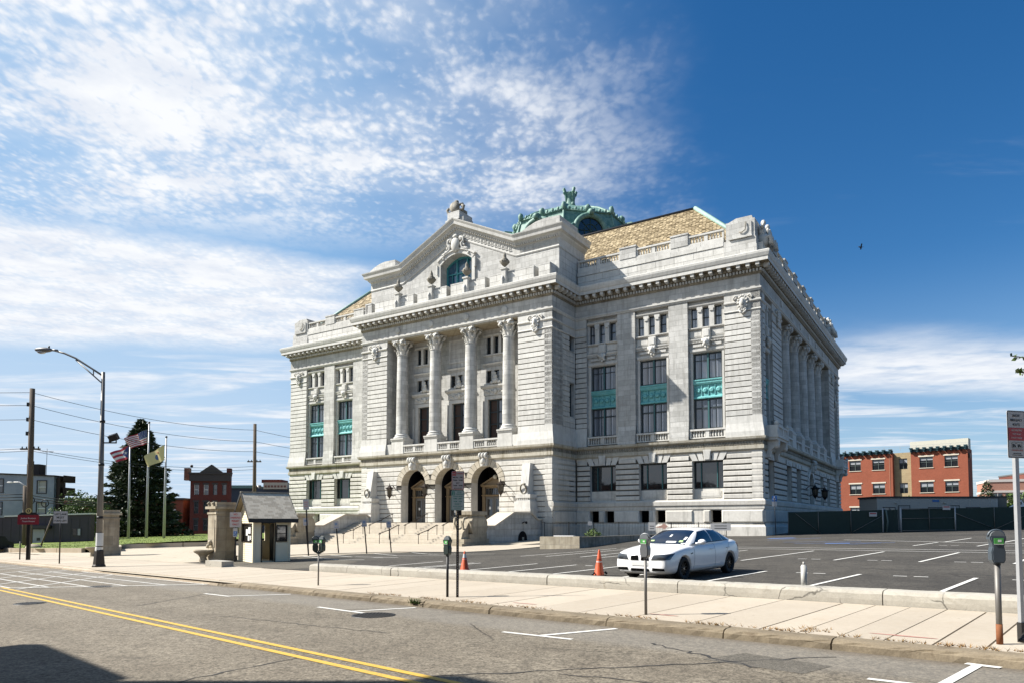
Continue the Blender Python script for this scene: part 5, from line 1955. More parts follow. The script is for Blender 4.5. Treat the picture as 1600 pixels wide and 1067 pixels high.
def cheek(x0, x1, outer):
    m = MB()
    prof = [(-PD, 2.42), (-6.4, 2.42), (-9.35, 2.42), (-12.2, 1.34), (-15.3, 1.34), (-15.3, -1.4), (-PD, -1.4)]
    m.prismx([(-4.6, 1.9), (-5.3, 1.9), (-6.4, 2.42), (-9.35, 2.42), (-12.2, 1.30), (-13.2, 1.30), (-13.2, -1.4), (-4.6, -1.4)], x0, x1)
    w_ = link('cheek_wall', m.mesh(STONE), ST)
    c = MB()
    tp = [(-4.6, 1.9), (-5.3, 1.9), (-6.4, 2.42), (-9.35, 2.42), (-12.2, 1.30), (-13.2, 1.30)]
    c.prismx([(yy, zz + .16) for yy, zz in tp] + [(yy, zz + .0) for yy, zz in reversed(tp)], x0 - .10, x1 + .10)
    link('coping', c.mesh(STEP), w_)
    # plinth with the carved vase
    b = MB()
    b.box(x0 - .15, x1 + .15, -16.7, -12.9, -1.4, .08)
    b.box(x0 - .05, x1 + .05, -16.3, -13.0, .08, .42)
    b.box(x0 + .02, x1 - .02, -15.4, -13.15, .42, .80)
    b.box(x0 + .1, x1 - .1, -15.1, -13.35, .8, 2.30)
    b.box(x0 - .02, x1 + .02, -15.3, -13.2, 2.30, 2.58)
    b.prismx([(-15.1, .8), (-15.32, 1.15), (-15.32, 1.7), (-15.1, 2.1), (-13.35, 2.1), (-13.13, 1.7), (-13.13, 1.15), (-13.35, .8)], x0 + .0, x1 - .0)
    pl_ = link('plinth_block', b.mesh(STONE_T), ST)
    s = MB()
    for sx in (x0 - .02, x1 + .02):
        pass
    xm = (x0 + x1) / 2
    s.tube([(xm - .4, -15.4, 2.05), (xm - .45, -15.85, 2.0), (xm - .4, -15.95, 1.6), (xm - .3, -15.7, 1.0), (xm - .3, -16.0, .6)], .10, 7)
    s.tube([(xm + .4, -15.4, 2.05), (xm + .45, -15.85, 2.0), (xm + .4, -15.95, 1.6), (xm + .3, -15.7, 1.0), (xm + .3, -16.0, .6)], .10, 7)
    s.prismx([(-15.35, .42), (-16.3, .42), (-16.1, .9), (-15.6, 1.3), (-15.35, 1.7)], xm - .5, xm + .5)
    link('carved_scroll', s.mesh(STONE_T), pl_)
    # incised lines of masonry
    for zz in (.55, 1.15):
        link('cheek_band', MB().box(x0 - .012, x1 + .012, -12.0 if zz < 1 else -11.2, -5.2, zz, zz + .02).mesh(STONE_D), w_)
    if outer:
        a = MB()
        pts = [(-.72, -.8), (.72, -.8), (.72, .25)] + [(.72 * cos(t), .25 + .72 * sin(t)) for t in [pi * q_ / 10 for q_ in range(1, 10)]] + [(-.72, .25)]
        a.prism(pts, -.03, 0.0)
        a.xform(Matrix.Translation((x1, -7.85, 0)) @ Matrix.Rotation(pi / 2, 4, 'Z'))
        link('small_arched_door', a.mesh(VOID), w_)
        link('door_notice', MB().box(x1 + .03, x1 + .05, -7.95, -7.65, .2, .45).mesh(LAMPGLASS), w_)
        sp = MB().tube([(x1 + .0, -7.9, 1.65), (x1 + .25, -7.9, 1.75), (x1 + .3, -7.6, 1.7)], .05, 6).ball((x1 + .3, -7.7, 1.7), .12, 7, 5)
        link('wall_lamp', sp.mesh(IRON), w_)


cheek(XR, XR + 1.5, True)
cheek(XL - 1.5, XL, False)


def stair_z(yy):
    z_ = zf
    for y0, y1, zz in steps:
        if yy < y1: z_ = zz
    return z_


# handrails: three lines over two flights
def handrail(x, yt, yb, label, gp):
    h = .86
    pts = [yt, (yt + yb) / 2, yb]
    e = empty('handrail', bl(x, yb, 0), YAW, label, 'handrail', gp)
    rl = MB()
    tops = [(0, yy - yb, stair_z(yy) + h) for yy in pts]
    for dx in (-.05, .05):
        rl.tube([(dx, t[1], t[2]) for t in tops], .022, 6)
    link('rail', rl.mesh(BRONZE), e)
    for i, yy in enumerate(pts):
        z_ = stair_z(yy)
        link('post', MB().tube([(0, yy - yb, z_ - .05), (0, yy - yb, z_ + h)], .028, 6).box(-.12, .12, yy - yb - .05, yy - yb + .05, z_ + h - .07, z_ + h - .02).mesh(BRONZE), e)
    return e


HR = []
yt1, yb1 = ys + .15, ys - 7 * run - .25
yt2, yb2 = ys - 7 * run - 1.1, YF - .3
nm_ = ['left', 'middle', 'right']
for j, xx in enumerate((CX - 4.2, CX + .2, CX + 4.6)):
    handrail(xx, yt1, yb1, 'bronze double handrail on the upper flight of the courthouse steps, %s one of three' % nm_[j], 'handrails on the courthouse steps')
for j, xx in enumerate((CX - 4.2, CX + .2, CX + 4.6)):
    handrail(xx, yt2, yb2, 'bronze double handrail on the lower flight of the courthouse steps, %s one of three' % nm_[j], 'handrails on the courthouse steps')
# ================================================================== GROUND
def sheet(s0, s1, n0, n1, fz, mat, name, ds=2.0, dn=2.0, dz=0.0, **kw):
    ns, nn = max(1, int((s1 - s0) / ds)), max(1, int((n1 - n0) / dn))
    V = []; F_ = []
    for i in range(ns + 1):
        for j in range(nn + 1):
            s, n = lerp(s0, s1, i / ns), lerp(n0, n1, j / nn)
            v = SD * s + ND * n
            V.append((v.x, v.y, fz(s, n) + dz))
    for i in range(ns):
        for j in range(nn):
            a = i * (nn + 1) + j
            F_.append((a, a + 1, a + nn + 2, a + nn + 1))
    return MB().add(V, F_).build(name, mat, **kw)


def poly_sheet(pts, fz, mat, name, dz=0.0, parent=None, thick=0.0, **kw):
    """flat sheet from street coordinates [(s,n)...] draped on the plane fz"""
    V = []
    for s, n in pts:
        v = SD * s + ND * n
        V.append((v.x, v.y, fz(s, n) + dz))
    mb = MB()
    n = len(V)
    if thick:
        V2 = [(x, y, z - thick) for x, y, z in V]
        mb.add(V + V2, [tuple(range(n))] + [(i, i + n, (i + 1) % n + n, (i + 1) % n) for i in range(n)])
    else:
        mb.add(V, [tuple(range(n))])
    return mb.build(name, mat, parent, **kw)


EARTH = plain('distant_ground', (0.10, 0.09, 0.075), 0.95, var=0.3, scale=0.05)
cs = [-1500, -700, -300, -120, -60, -30, 0, 20, 40, 60, 80, 110, 150, 250, 500, 900, 1800]
cn = [-1200, -500, -200, -80, -30, -12, 0, 11, 20, 35, 50, 75, 110, 200, 400, 900, 1800]
V = []; F_ = []
for i, s in enumerate(cs):
    for j, n in enumerate(cn):
        v = SD * s + ND * n
        V.append((v.x, v.y, hz(s, n) - .40))
for i in range(len(cs) - 1):
    for j in range(len(cn) - 1):
        a = i * len(cn) + j
        F_.append((a, a + 1, a + len(cn) + 1, a + len(cn)))
MB().add(V, F_).build('ground', EARTH, kind='structure')
ROAD_O = sheet(-60, 150, -.4, 10.12, rz, ROAD, 'road', 4, 1.0, kind='structure')
sheet(-60, 150, -14, -.35, hz, SLAB, 'near_pavement', 5, 4, kind='structure')
LOT_O = sheet(-40, 36.6, 14.5, 75, hz, LOT, 'car_park', 2, 2, kind='structure')

# plaza (between the street and the courthouse steps, left of the car park) and far pavement bed
def lot_edge(n):
    return 37.6 - (n - 21.7) * .10 if n > 21.7 else 37.6


sheet(-40, 150, 10.3, 14.6, hz, SLAB_NEAR, 'pavement_bed', 5, 4, dz=-.03, kind='structure')
sheet(36.3, 120, 14.5, 75, hz, SLAB_NEAR, 'plaza', 2, 2, dz=.008, kind='structure')


def quad_sheet(c, nx, ny, fz, mat, name, dz, **kw):
    V = []
    for i in range(nx + 1):
        for j in range(ny + 1):
            a, b = Vector(c[0]).lerp(Vector(c[3]), i / nx), Vector(c[1]).lerp(Vector(c[2]), i / nx)
            p = a.lerp(b, j / ny); v = SD * p.x + ND * p.y
            V.append((v.x, v.y, fz(p.x, p.y) + dz))
    return MB().add(V, [(i * (ny + 1) + j, (i + 1) * (ny + 1) + j, (i + 1) * (ny + 1) + j + 1, i * (ny + 1) + j + 1) for i in range(nx) for j in range(ny)]).build(name, mat, **kw)


# concrete walk that borders the lot at the foot of the steps
WALKS = [[(38.3, 19.3), (36.9, 28.6), (44, 28.6), (46, 19.3)], [(36.9, 28.6), (33.3, 31.4), (42, 36), (44, 28.6)], [(33.3, 31.4), (32.9, 38.6), (34.5, 40), (42, 36)]]
for c_ in WALKS:
    quad_sheet(c_, 8, 8, hz, SLAB, 'walk_by_the_steps', .05, kind='structure')
MBk = []
for a_, b_ in (((38.3, 19.3), (36.9, 28.6)), ((36.9, 28.6), (33.3, 31.4)), ((33.3, 31.4), (32.9, 38.6))):
    for i in range(4):
        MBk.append((Vector(a_).lerp(Vector(b_), i / 4), Vector(a_).lerp(Vector(b_), (i + 1) / 4)))
wk_ = MB()
for a_, b_ in MBk:
    pa, pb = P(a_.x, a_.y), P(b_.x, b_.y)
    wk_.add([pa + Vector((0, 0, -.05)), pb + Vector((0, 0, -.05)), pb + Vector((0, 0, .05)), pa + Vector((0, 0, .05))], [(0, 1, 2, 3)])
wk_.build('walk_edge', SLAB, kind='structure')
# gravelly apron round the booth
poly_sheet([(26.0, 14.45), (33.3, 14.45), (36.3, 17.0), (36.3, 22), (27.5, 19), (25.2, 16)], hz, asphalt('old_asphalt', (0.10, 0.088, 0.072), (0.14, 0.125, 0.10), .5), 'booth_apron', dz=.006, kind='structure')

# ---- far pavement slabs
PAV = empty('pavement', (0, 0, 0), 0, kind='structure')
s = -7.0
k_ = 0
while s < 62:
    w_ = .58 if s < 4.5 else 1.16
    if s + w_ > 62: break
    g_ = .009 if k_ % 5 else .02
    if s < 27:
        pts = [(s + g_, 10.50), (s + w_ - g_, 10.50), (s + w_ - g_, 14.34), (s + g_, 14.34)]
    else:
        w_ = 1.5
        pts = [(s + g_, 10.50), (s + w_ - g_, 10.50), (s + w_ - g_, 14.6), (s + g_, 14.6)]
    dzj = random.random() * .004
    poly_sheet(pts, hz, SLAB, 'paving_slab', dz=dzj, parent=PAV, thick=.04)
    s += w_; k_ += 1

# ---- granite kerb
KERB = empty('kerb', (0, 0, 0), 0, kind='structure')


def kerb_stone(s0, s1, zt, mat, rough=.02):
    n = max(3, int((s1 - s0) / .14))
    V = []; F_ = []
    for i in range(n + 1):
        s = lerp(s0, s1, i / n)
        r1 = (random.random() - .5) * rough; r2 = (random.random() - .5) * rough * 1.6; r3 = (random.random() - .5) * rough
        prof = [(10.49, -.05), (10.49, zt(s)), (10.30 + r1 * .5, zt(s) - abs(r2) * .2), (10.235 + r1, zt(s) - .02 + r3 * .6), (10.215 + r2, zt(s) * .55 - .05), (10.20 + r3, -.06), (10.19 + r1, -.16)]
        for nn, dz in prof:
            v = SD * s + ND * nn
            V.append((v.x, v.y, hz(s, nn) + dz))
    m_ = 7
    for i in range(n):
        for j in range(m_ - 1):
            a = i * m_ + j
            F_.append((a, a + m_, a + m_ + 1, a + 1))
    F_ += [tuple(range(m_)), tuple(n * m_ + j for j in range(m_ - 1, -1, -1))]
    MB().add(V, F_).build('kerb_stone', mat, KERB)


s = -7.2
sizes = [1.9, 1.8, 2.4, 1.85, 2.7, 1.6, 2.2, 2.9, 2.1, 2.0, 2.6, 1.9, 2.3, 2.5]
i = 0
while s < 22.4:
    e_ = min(22.6, s + sizes[i % len(sizes)])
    kerb_stone(s + .012, e_ - .012, lambda s_: .0 if s_ < 21 else lerp(0, -.09, (s_ - 21) / 1.6), KERBS)
    s = e_; i += 1
kerb_stone(22.62, 34.0, lambda s_: -.09, KERB_L, .008)
s = 34.0
while s < 110:
    kerb_stone(s + .012, s + 2.98, lambda s_: lerp(-.09, -.03, clampf((s_ - 34) / 2, 0, 1)), KERB_L, .01)
    s += 3.0

# ---- low rough concrete wall between pavement and car park
LW = empty('low_concrete_wall', P(24, 14.6), SANG, 'low rough concrete kerb wall running between the pavement and the car park', 'wall')


def wall_seg(s0, s1, cap0=False):
    n = int((s1 - s0) / .16)
    V = []; F_ = []
    m_ = 9
    for i in range(n + 1):
        s = lerp(s0, s1, i / n)
        k = 1.0
        if cap0:
            k = sqrt(clampf(1 - ((s - (s1 - .35)) / .35) ** 2, 0.02, 1)) if s > s1 - .35 else 1.0
        j = lambda a: (random.random() - .5) * a
        h = .27 * (.3 + .7 * k)
        prof = [(14.36, -.05), (14.35 + j(.012), h * .35 + j(.01)), (14.355 + j(.012), h * .75 + j(.01)), (14.39 + j(.015), h * .96), (14.47 + j(.01), h + .005), (14.70, h + .01 + j(.008)), (14.80 + j(.01), h - .01), (14.86, h * .7), (14.87, -.05)]
        cn_ = 14.6
        for nn, dz in prof:
            v = SD * s + ND * (cn_ + (nn - cn_) * (.4 + .6 * k))
            V.append((v.x, v.y, hz(s, nn) + dz))
    for i in range(n):
        for q_ in range(m_ - 1):
            a = i * m_ + q_
            F_.append((a, a + m_, a + m_ + 1, a + 1))
    F_ += [tuple(range(m_)), tuple(n * m_ + q_ for q_ in range(m_ - 1, -1, -1))]
    mb = MB(); mb.smooth = False
    mb.add(V, F_)
    mi = Matrix.Translation(P(24, 14.6)) @ Matrix.Rotation(SANG, 4, 'Z')
    mb.xform(mi.inverted())
    mb.build('wall_section', KERBW, LW)


for a, b, c in ((-7, -1.2, False), (-1.18, 3.9, False), (3.92, 8.2, False), (8.22, 12.1, False), (12.13, 18.9, False), (18.95, 24.2, True)):
    wall_seg(a, b, c)
# concrete block beside the right pylon
MB().prismz([(P(s, n).x, P(s, n).y) for s, n in ((30.0, 13.75), (32.0, 13.75), (32.0, 14.3), (30.0, 14.3))], -.33, -.08).build('concrete_block', KERBW, label='short rough concrete block lying at the foot of the right stone pylon', category=None) if False else None
blk = MB()
pts = [P(s, n) for s, n in ((30.25, 13.8), (31.9, 13.8), (31.9, 14.35), (30.25, 14.35))]
c0 = sum(pts, Vector()) / 4
blk.box(-.82, .82, -.27, .27, -.02, .26)
setp(blk.build('concrete_block', KERBW, None, P(31.05, 14.05), SANG), 'short pale concrete block lying at the foot of the right stone pylon', 'block')

# ---- road markings
MK = empty('road_markings', (0, 0, 0), 0, kind='structure')


def stroke(p0, p1, wd, mat, name, fz=rz, dz=.006, parent=MK):
    a, b = Vector(p0), Vector(p1)
    if fz is rz:
        a *= (1.6 - rz(*a)) / (1.6 - hz(*a)); b *= (1.6 - rz(*b)) / (1.6 - hz(*b))
    d = (b - a).normalized(); nn = Vector((-d.y, d.x)) * wd / 2
    n = max(1, int((b - a).length / 1.5))
    for i in range(n):
        q0, q1 = a.lerp(b, i / n), a.lerp(b, (i + 1) / n)
        if i == 0:
            pts = []
        pts += [(q0 - nn, q0 + nn)]
    pts.append((b - nn, b + nn))
    V = []; F_ = []
    for l, r in pts:
        for q_ in (l, r):
            v = SD * q_.x + ND * q_.y
            V.append((v.x, v.y, fz(q_.x, q_.y) + dz))
    for i in range(len(pts) - 1): F_.append((2 * i, 2 * i + 1, 2 * i + 3, 2 * i + 2))
    return MB().add(V, F_).build(name, mat, parent)


for n_ in (4.93, 5.20):
    stroke((-20, n_ - .04), (27.2, n_ + .08), .105, LINE_Y, 'centre_line')
# kerbside T marks
for l0, l1, d0, d1 in (((18.9, 8.17), (17.5, 8.2), (17.6, 8.2), (16.54, 9.36)), ((13.39, 8.23), (11.6, 8.18), (12.1, 8.2), (11.44, 9.33)), ((7.73, 8.07), (6.4, 8.15), (7.0, 8.12), (6.44, 9.34)),
                       ((2.35, 8.02), (.9, 8.08), (1.70, 8.1), (1.60, 9.40)), ((-3.1, 8.1), (-4.6, 8.1), (-3.9, 8.1), (-4.0, 9.4))):
    stroke(l0, l1, .10, LINE_W, 'parking_tee'); stroke(d0, d1, .11, LINE_W, 'parking_tee', dz=.008)
stroke((1.72, 9.44), (1.38, 9.40), .13, LINE_W, 'parking_tee', dz=.010)
# skewed ladder crossing
e0, e1 = Vector((26.6, 5.4)), Vector((21.9, 9.55))
for i in range(6):
    t = i / 5
    stroke(e0.lerp(e1, t), Vector((42.5, 5.4)).lerp(Vector((34.5, 9.55)), t), .10, LINE_WW, 'crossing_bar', dz=.006)
for i in range(6):
    a = 26.0 + i * 3.0
    stroke((a - .2, 5.4), (a + 4.4, 9.5), .11, LINE_WW, 'crossing_bar', dz=.009)
stroke(e0, e1, .14, LINE_W, 'crossing_edge', dz=.012)

# ---- car park lines (street coordinates measured on the lot)
CP = empty('car_park_markings', (0, 0, 0), 0, kind='structure')
def lot(p0, p1, w_=.11, mat=LINE_W, nm_='bay_line', dz=.014):
    stroke(p0, p1, w_, mat, nm_, hz, dz, CP)


for s in (3.55, 6.3, 9.0, 11.7, 14.35, 16.35, 18.3, 21.3):
    lot((s, 14.7), (s, 21.1 if s < 20 else 20.5))
for s in (3.5, 6.15, 8.93, 11.9, 15.1, 18.4):
    lot((s, 26.9 if s < 10 else 25.6), (s, 33.2))
for s in (19.6, 21.7, 23.3):
    lot((s, 25.6), (s + 1.2, 35.6))
lot((-6, 32.3), (24.2, 35.6), .12)
lot((-6, 33.9), (24.4, 37.2), .12)
for a, b in ((7.85, 7.35), (5.25, 4.75), (10.6, 10.1), (13.2, 12.7), (15.6, 15.1), (2.6, 2.1)):
    for q_ in (a, b): lot((q_ - .17, 20.9), (q_ + .17, 20.9), .10, LINE_W, 'bay_tick')
for a, b in ((10.2, 9.7), (7.72, 7.26), (5.02, 4.55), (13.4, 12.9), (2.4, 1.9), (17.0, 16.4), (20.0, 19.5)):
    for q_ in (a, b): lot((q_ - .17, 27.25), (q_ + .17, 27.25), .10, LINE_W, 'bay_tick')
for s in (9.2, 6.5, 3.9, 1.3):
    lot((s, 39.1), (s - .2, 43.4)); lot((s - .4, 43.8), (s - .6, 50))
lot((14.9, 46.8), (5.1, 42.2), .16); lot((5.1, 42.2), (-6, 42.0), .16)
for a in (8.0, 5.3, 2.6):
    for q_ in (a, a - .5): lot((q_ - .17, 39.6), (q_ + .17, 39.6), .10, LINE_W, 'bay_tick')
for p0, p1 in (((19.5, 46), (17.6, 50.5)), ((17.2, 43), (13.2, 44.4)), ((15.8, 41), (11, 43.0)), ((12.6, 40.5), (11.6, 42.5))):
    lot(p0, p1, .12, LINE_B, 'blue_line')
lot((20.8, 49.2), (19.4, 50.4), .9, LINE_B, 'blue_patch'); lot((14.2, 41.4), (13.0, 41.8), .7, LINE_B, 'blue_patch')
# short-stay bays by the steps
for p0, p1 in (((36.4, 21.3), (30.2, 19.7)), ((30.2, 19.7), (28.9, 20.3)), ((36.1, 23.0), (32.6, 22.1)), ((32.6, 22.3), (29.2, 22.6)), ((36.3, 26.2), (31.9, 24.6)), ((31.9, 24.6), (28.7, 25.4)),
               ((36.0, 29.0), (33.0, 27.7)), ((33.0, 27.7), (28.0, 28.5)), ((30.5, 22.0), (29.8, 22.1)), ((31.9, 26.9), (31.0, 27.0))):
    lot(p0, p1, .12)
for p0, p1 in (((23.3, 17.6), (23.6, 20.8)), ((20.8, 15.5), (20.9, 20.5))):
    lot(p0, p1)

# ---- dry grass in the kerb joint, sprayed marks, iron covers
dg = MB()
spots = [(s_, 10.50) for s_ in [random.uniform(-4, 3.6) for _ in range(140)]] + [(random.gauss(m_, .28), 10.5) for m_ in (4.3, 5.4, 6.9, 9.4, 11.0, 12.4, 14.1, 2.0, .6) for _ in range(34)]
spots += [(random.gauss(3.95, .15), random.uniform(10.6, 11.0)) for _ in range(30)]
for s_, n_ in spots:
    b_ = P(s_, n_ + random.uniform(-.03, .10))
    for _ in range(5):
        a_ = random.random() * 6.28; h_ = random.uniform(.015, .06)
        t_ = Vector((cos(a_), sin(a_), 0))
        w_ = Vector((-t_.y, t_.x, 0)) * .006
        dg.add([b_ - w_, b_ + w_, b_ + t_ * h_ * 1.3 + Vector((0, 0, h_))], [(0, 1, 2)])
dg.build('dry_grass', DRY, kind='stuff')
gt = MB()
for _ in range(160):
    b_ = P(random.gauss(12.55, .10), 10.22 + random.uniform(-.05, .03), -.08)
    a_ = random.random() * 6.28; t_ = Vector((cos(a_), sin(a_), 0)); w_ = Vector((-t_.y, t_.x, 0)) * .012
    gt.add([b_ - w_, b_ + w_, b_ + t_ * .08 + Vector((0, 0, random.uniform(.04, .13)))], [(0, 1, 2)])
setp(gt.build('weed_tuft', LEAF), 'small green weed tuft growing in the gutter against the granite kerb', 'weed')
for s_, n_, r_ in ((2.75, 11.0, .45), (6.6, 11.05, .3), (9.9, 11.0, .35)):
    poly_sheet([(s_ + r_ * cos(t), n_ + .035 * sin(t)) for t in [6.28 * q_ / 14 for q_ in range(14)]], hz, RED_SPRAY, 'sprayed_mark', dz=.0075, parent=MK)
TAR = plain('tar_seal', (0.03, 0.028, 0.026), .7)
def tar(pts, w_=.03, fz=rz, dz=.004, par=MK):
    V = []; n = len(pts)
    for i, (s_, n_) in enumerate(pts):
        a, b = Vector(pts[max(0, i - 1)]), Vector(pts[min(n - 1, i + 1)])
        d = (b - a).normalized(); k2 = w_ * random.uniform(.4, 1.3) / 2
        for g_ in (-1, 1):
            v = SD * (s_ - d.y * k2 * g_) + ND * (n_ + d.x * k2 * g_)
            V.append((v.x, v.y, fz(s_ - d.y * k2 * g_, n_ + d.x * k2 * g_) + dz))
    MB().add(V, [(2 * i, 2 * i + 1, 2 * i + 3, 2 * i + 2) for i in range(n - 1)]).build('tar_seam', TAR, par)
def wob(p0, p1, n, a):
    return [(lerp(p0[0], p1[0], i / n) + random.uniform(-a, a), lerp(p0[1], p1[1], i / n) + random.uniform(-a, a)) for i in range(n + 1)]
tar(wob((6.2, 5.3), (3.2, 9.6), 26, .06), .035); tar(wob((5.2, 6.4), (1.5, 7.2), 22, .05), .03); tar(wob((8.5, 5.0), (8.0, 2.0), 16, .06), .03)
tar(wob((14, 6.4), (9.5, 7.1), 26, .05), .025); tar(wob((20, 9.0), (17.5, 6.0), 18, .06), .03); tar(wob((5.6, 9.0), (3.6, 8.2), 16, .07), .05)
poly_sheet([(4.4, 8.3), (3.1, 8.2), (3.0, 8.9), (4.2, 9.1)], rz, asphalt('patch_asphalt', (0.12, 0.108, 0.09), (0.15, 0.135, 0.115), .5), 'road_patch', dz=.003, parent=MK)
for a_, b_ in (((12, 16), (9.6, 26)), ((2, 21.5), (8, 24)), ((20, 21), (12, 24.5)), ((7, 29), (-2, 31))): tar(wob(a_, b_, 30, .08), .035, hz, .005, CP)


def manhole(s, n, r, label, mat=IRON):
    k3 = (1.6 - rz(s, n)) / (1.6 - hz(s, n)); s *= k3; n *= k3
    e = empty('manhole_cover', PR(s, n), 0, label, 'manhole cover')
    m = MB(); m.lathe([(r, -.02), (r, .008), (r - .05, .010), (r - .055, .004), (.001, .005)], seg=28)
    link('cover', m.mesh(mat), e)
    g_ = MB()
    for i in range(-6, 7):
        y_ = i * r * .13
        hx = sqrt(max(0, (r * .86) ** 2 - y_ * y_))
        k = int(hx / .07)
        for j in range(-k, k + 1):
            g_.box(j * .07 - .022, j * .07 + .022, y_ - .022, y_ + .022, .005, .013)
    link('grip_pattern', g_.mesh(plain('worn_iron', (.05, .045, .04), .45, .6)), e, kind='stuff')


manhole(11.2, 8.1, .44, 'round dark iron manhole cover in the road beside the parking tee marks')
manhole(4.9, 5.22, .31, 'reddish iron manhole cover beside the end of the yellow lines', plain('rusty_cover', (.12, .04, .03), .7))
manhole(24.4, 7.3, .36, 'dark worn manhole cover just past the end of the ladder crossing')
manhole(20.4, 4.55, .34, 'small dark patch like cover on the near side of the yellow lines')

# ---- lawn
LAWN = empty('lawn', (0, 0, 0), 0, kind='structure')
lawn = [(73.5, 15.2), (62.5, 17.6), (61.3, 19.4), (70.5, 22.3), (67.0, 26.8), (62, 33), (64, 44), (80, 56), (108, 56), (120, 45), (128, 20), (100, 15.6)]


def lz(s, n):
    t = clampf((n - 17) / 14, 0, 1)
    return hz(s, n) + .32 + .30 * t


def inpoly(x, y, pl):
    c = False
    j = len(pl) - 1
    for i in range(len(pl)):
        if ((pl[i][1] > y) != (pl[j][1] > y)) and (x < (pl[j][0] - pl[i][0]) * (y - pl[i][1]) / (pl[j][1] - pl[i][1]) + pl[i][0]): c = not c
        j = i
    return c


V = []; F_ = []; idx = {}
for i in range(0, 42):
    for j in range(0, 30):
        s_, n_ = 50 + i * 2.0, 14 + j * 1.7
        if inpoly(s_ + 1, n_ + .85, lawn):
            q_ = []
            for a_, b_ in ((i, j), (i, j + 1), (i + 1, j + 1), (i + 1, j)):
                if (a_, b_) not in idx:
                    idx[(a_, b_)] = len(V)
                    v = SD * (50 + a_ * 2.0) + ND * (14 + b_ * 1.7)
                    V.append((v.x, v.y, lz(50 + a_ * 2.0, 14 + b_ * 1.7)))
                q_.append(idx[(a_, b_)])
            F_.append(tuple(q_))
poly = MB().add([(*(SD * s_ + ND * n_), lz(s_, n_) - .04) for s_, n_ in lawn], [tuple(range(len(lawn)))])
poly.build('turf_base', GRASS, LAWN)
MB().add(V, F_).build('turf', GRASS, LAWN)
gb = MB()
cnt = 0
while cnt < 16000:
    s_, n_ = random.uniform(54, 125), random.uniform(15, 50)
    if random.random() < (n_ - 15) / 45: continue
    if not inpoly(s_, n_, lawn): continue
    cnt += 1
    v = SD * s_ + ND * n_
    b_ = Vector((v.x, v.y, lz(s_, n_) - .02))
    a_ = random.random() * 6.28; t_ = Vector((cos(a_), sin(a_), 0)); w_ = Vector((-t_.y, t_.x, 0)) * .04
    h_ = random.uniform(.03, .09)
    gb.add([b_ - w_, b_ + w_, b_ + t_ * h_ * .7 + Vector((0, 0, h_))], [(0, 1, 2)])
gb.build('grass_blades', GRASS, None, kind='stuff')
# kerb round the lawn
LK = empty('lawn_kerb', (0, 0, 0), 0, kind='structure')
def edge_kerb(p0, p1, h=.36, mat=KERB_L, w_=.3):
    a, b = Vector(p0), Vector(p1)
    L_ = (b - a).length
    n = max(1, int(L_ / 3.2))
    for i in range(n):
        q0, q1 = a.lerp(b, (i + .01) / n), a.lerp(b, (i + .99) / n)
        d = (q1 - q0).normalized(); nn = Vector((-d.y, d.x)) * w_ / 2
        V = []
        for q_, sg in ((q0, -1), (q1, -1), (q1, 1), (q0, 1)):
            p_ = q_ + nn * sg
            v = SD * p_.x + ND * p_.y
            V.append((v.x, v.y, hz(p_.x, p_.y)))
        V = [(x, y, z - .1) for x, y, z in V] + [(x, y, z + h) for x, y, z in V]
        MB().add(V, [(0, 3, 2, 1), (4, 5, 6, 7), (0, 1, 5, 4), (1, 2, 6, 5), (2, 3, 7, 6), (3, 0, 4, 7)]).build('kerb_stone', mat, LK)


edge_kerb((73.5, 15.0), (62.5, 17.4)); edge_kerb((61.3, 19.6), (70.5, 22.5), .40, SLAB); edge_kerb((70.5, 22.5), (67.0, 26.9), .40, SLAB)
edge_kerb((67.0, 26.9), (62, 33), .4, SLAB); edge_kerb((62, 33), (64, 44), .4, SLAB); edge_kerb((100, 15.4), (73.5, 15.0))
# ================================================================== CAR
CAR_PAINT, k, bs = new_mat('white_car_paint')
bs.inputs['Base Color'].default_value = (0.82, 0.81, 0.79, 1)
bs.inputs['Roughness'].default_value = 0.30
bs.inputs['Coat Weight'].default_value = 0.8
bs.inputs['Coat Roughness'].default_value = 0.04
RUBBER = plain('tyre_rubber', (0.016, 0.016, 0.017), 0.85)
RIM = plain('black_rim', (0.02, 0.02, 0.022), 0.3, 0.5)
CARGLASS = glass_mat('tinted_car_glass', (0.004, 0.006, 0.012), 0.02)
BLK = plain('black_plastic', (0.012, 0.012, 0.012), 0.5)
CHROME = plain('chrome', (0.6, 0.6, 0.6), 0.12, 1.0, var=0.02)
GRL = plain('grille_black', (0.006, 0.006, 0.006), .9, spec=.02)
LENS_D = plain('dark_lamp_glass', (0.05, 0.055, 0.06), 0.06, 0.2, coat=1.0)
LENS = plain('clear_lamp_lens', (0.42, 0.44, 0.46), 0.08, 0.3, coat=1.0)
PAPER = plain('paper', (0.75, 0.75, 0.72), 0.7)
YPAPER = plain('green_tag', (0.45, 0.65, 0.28), 0.7)

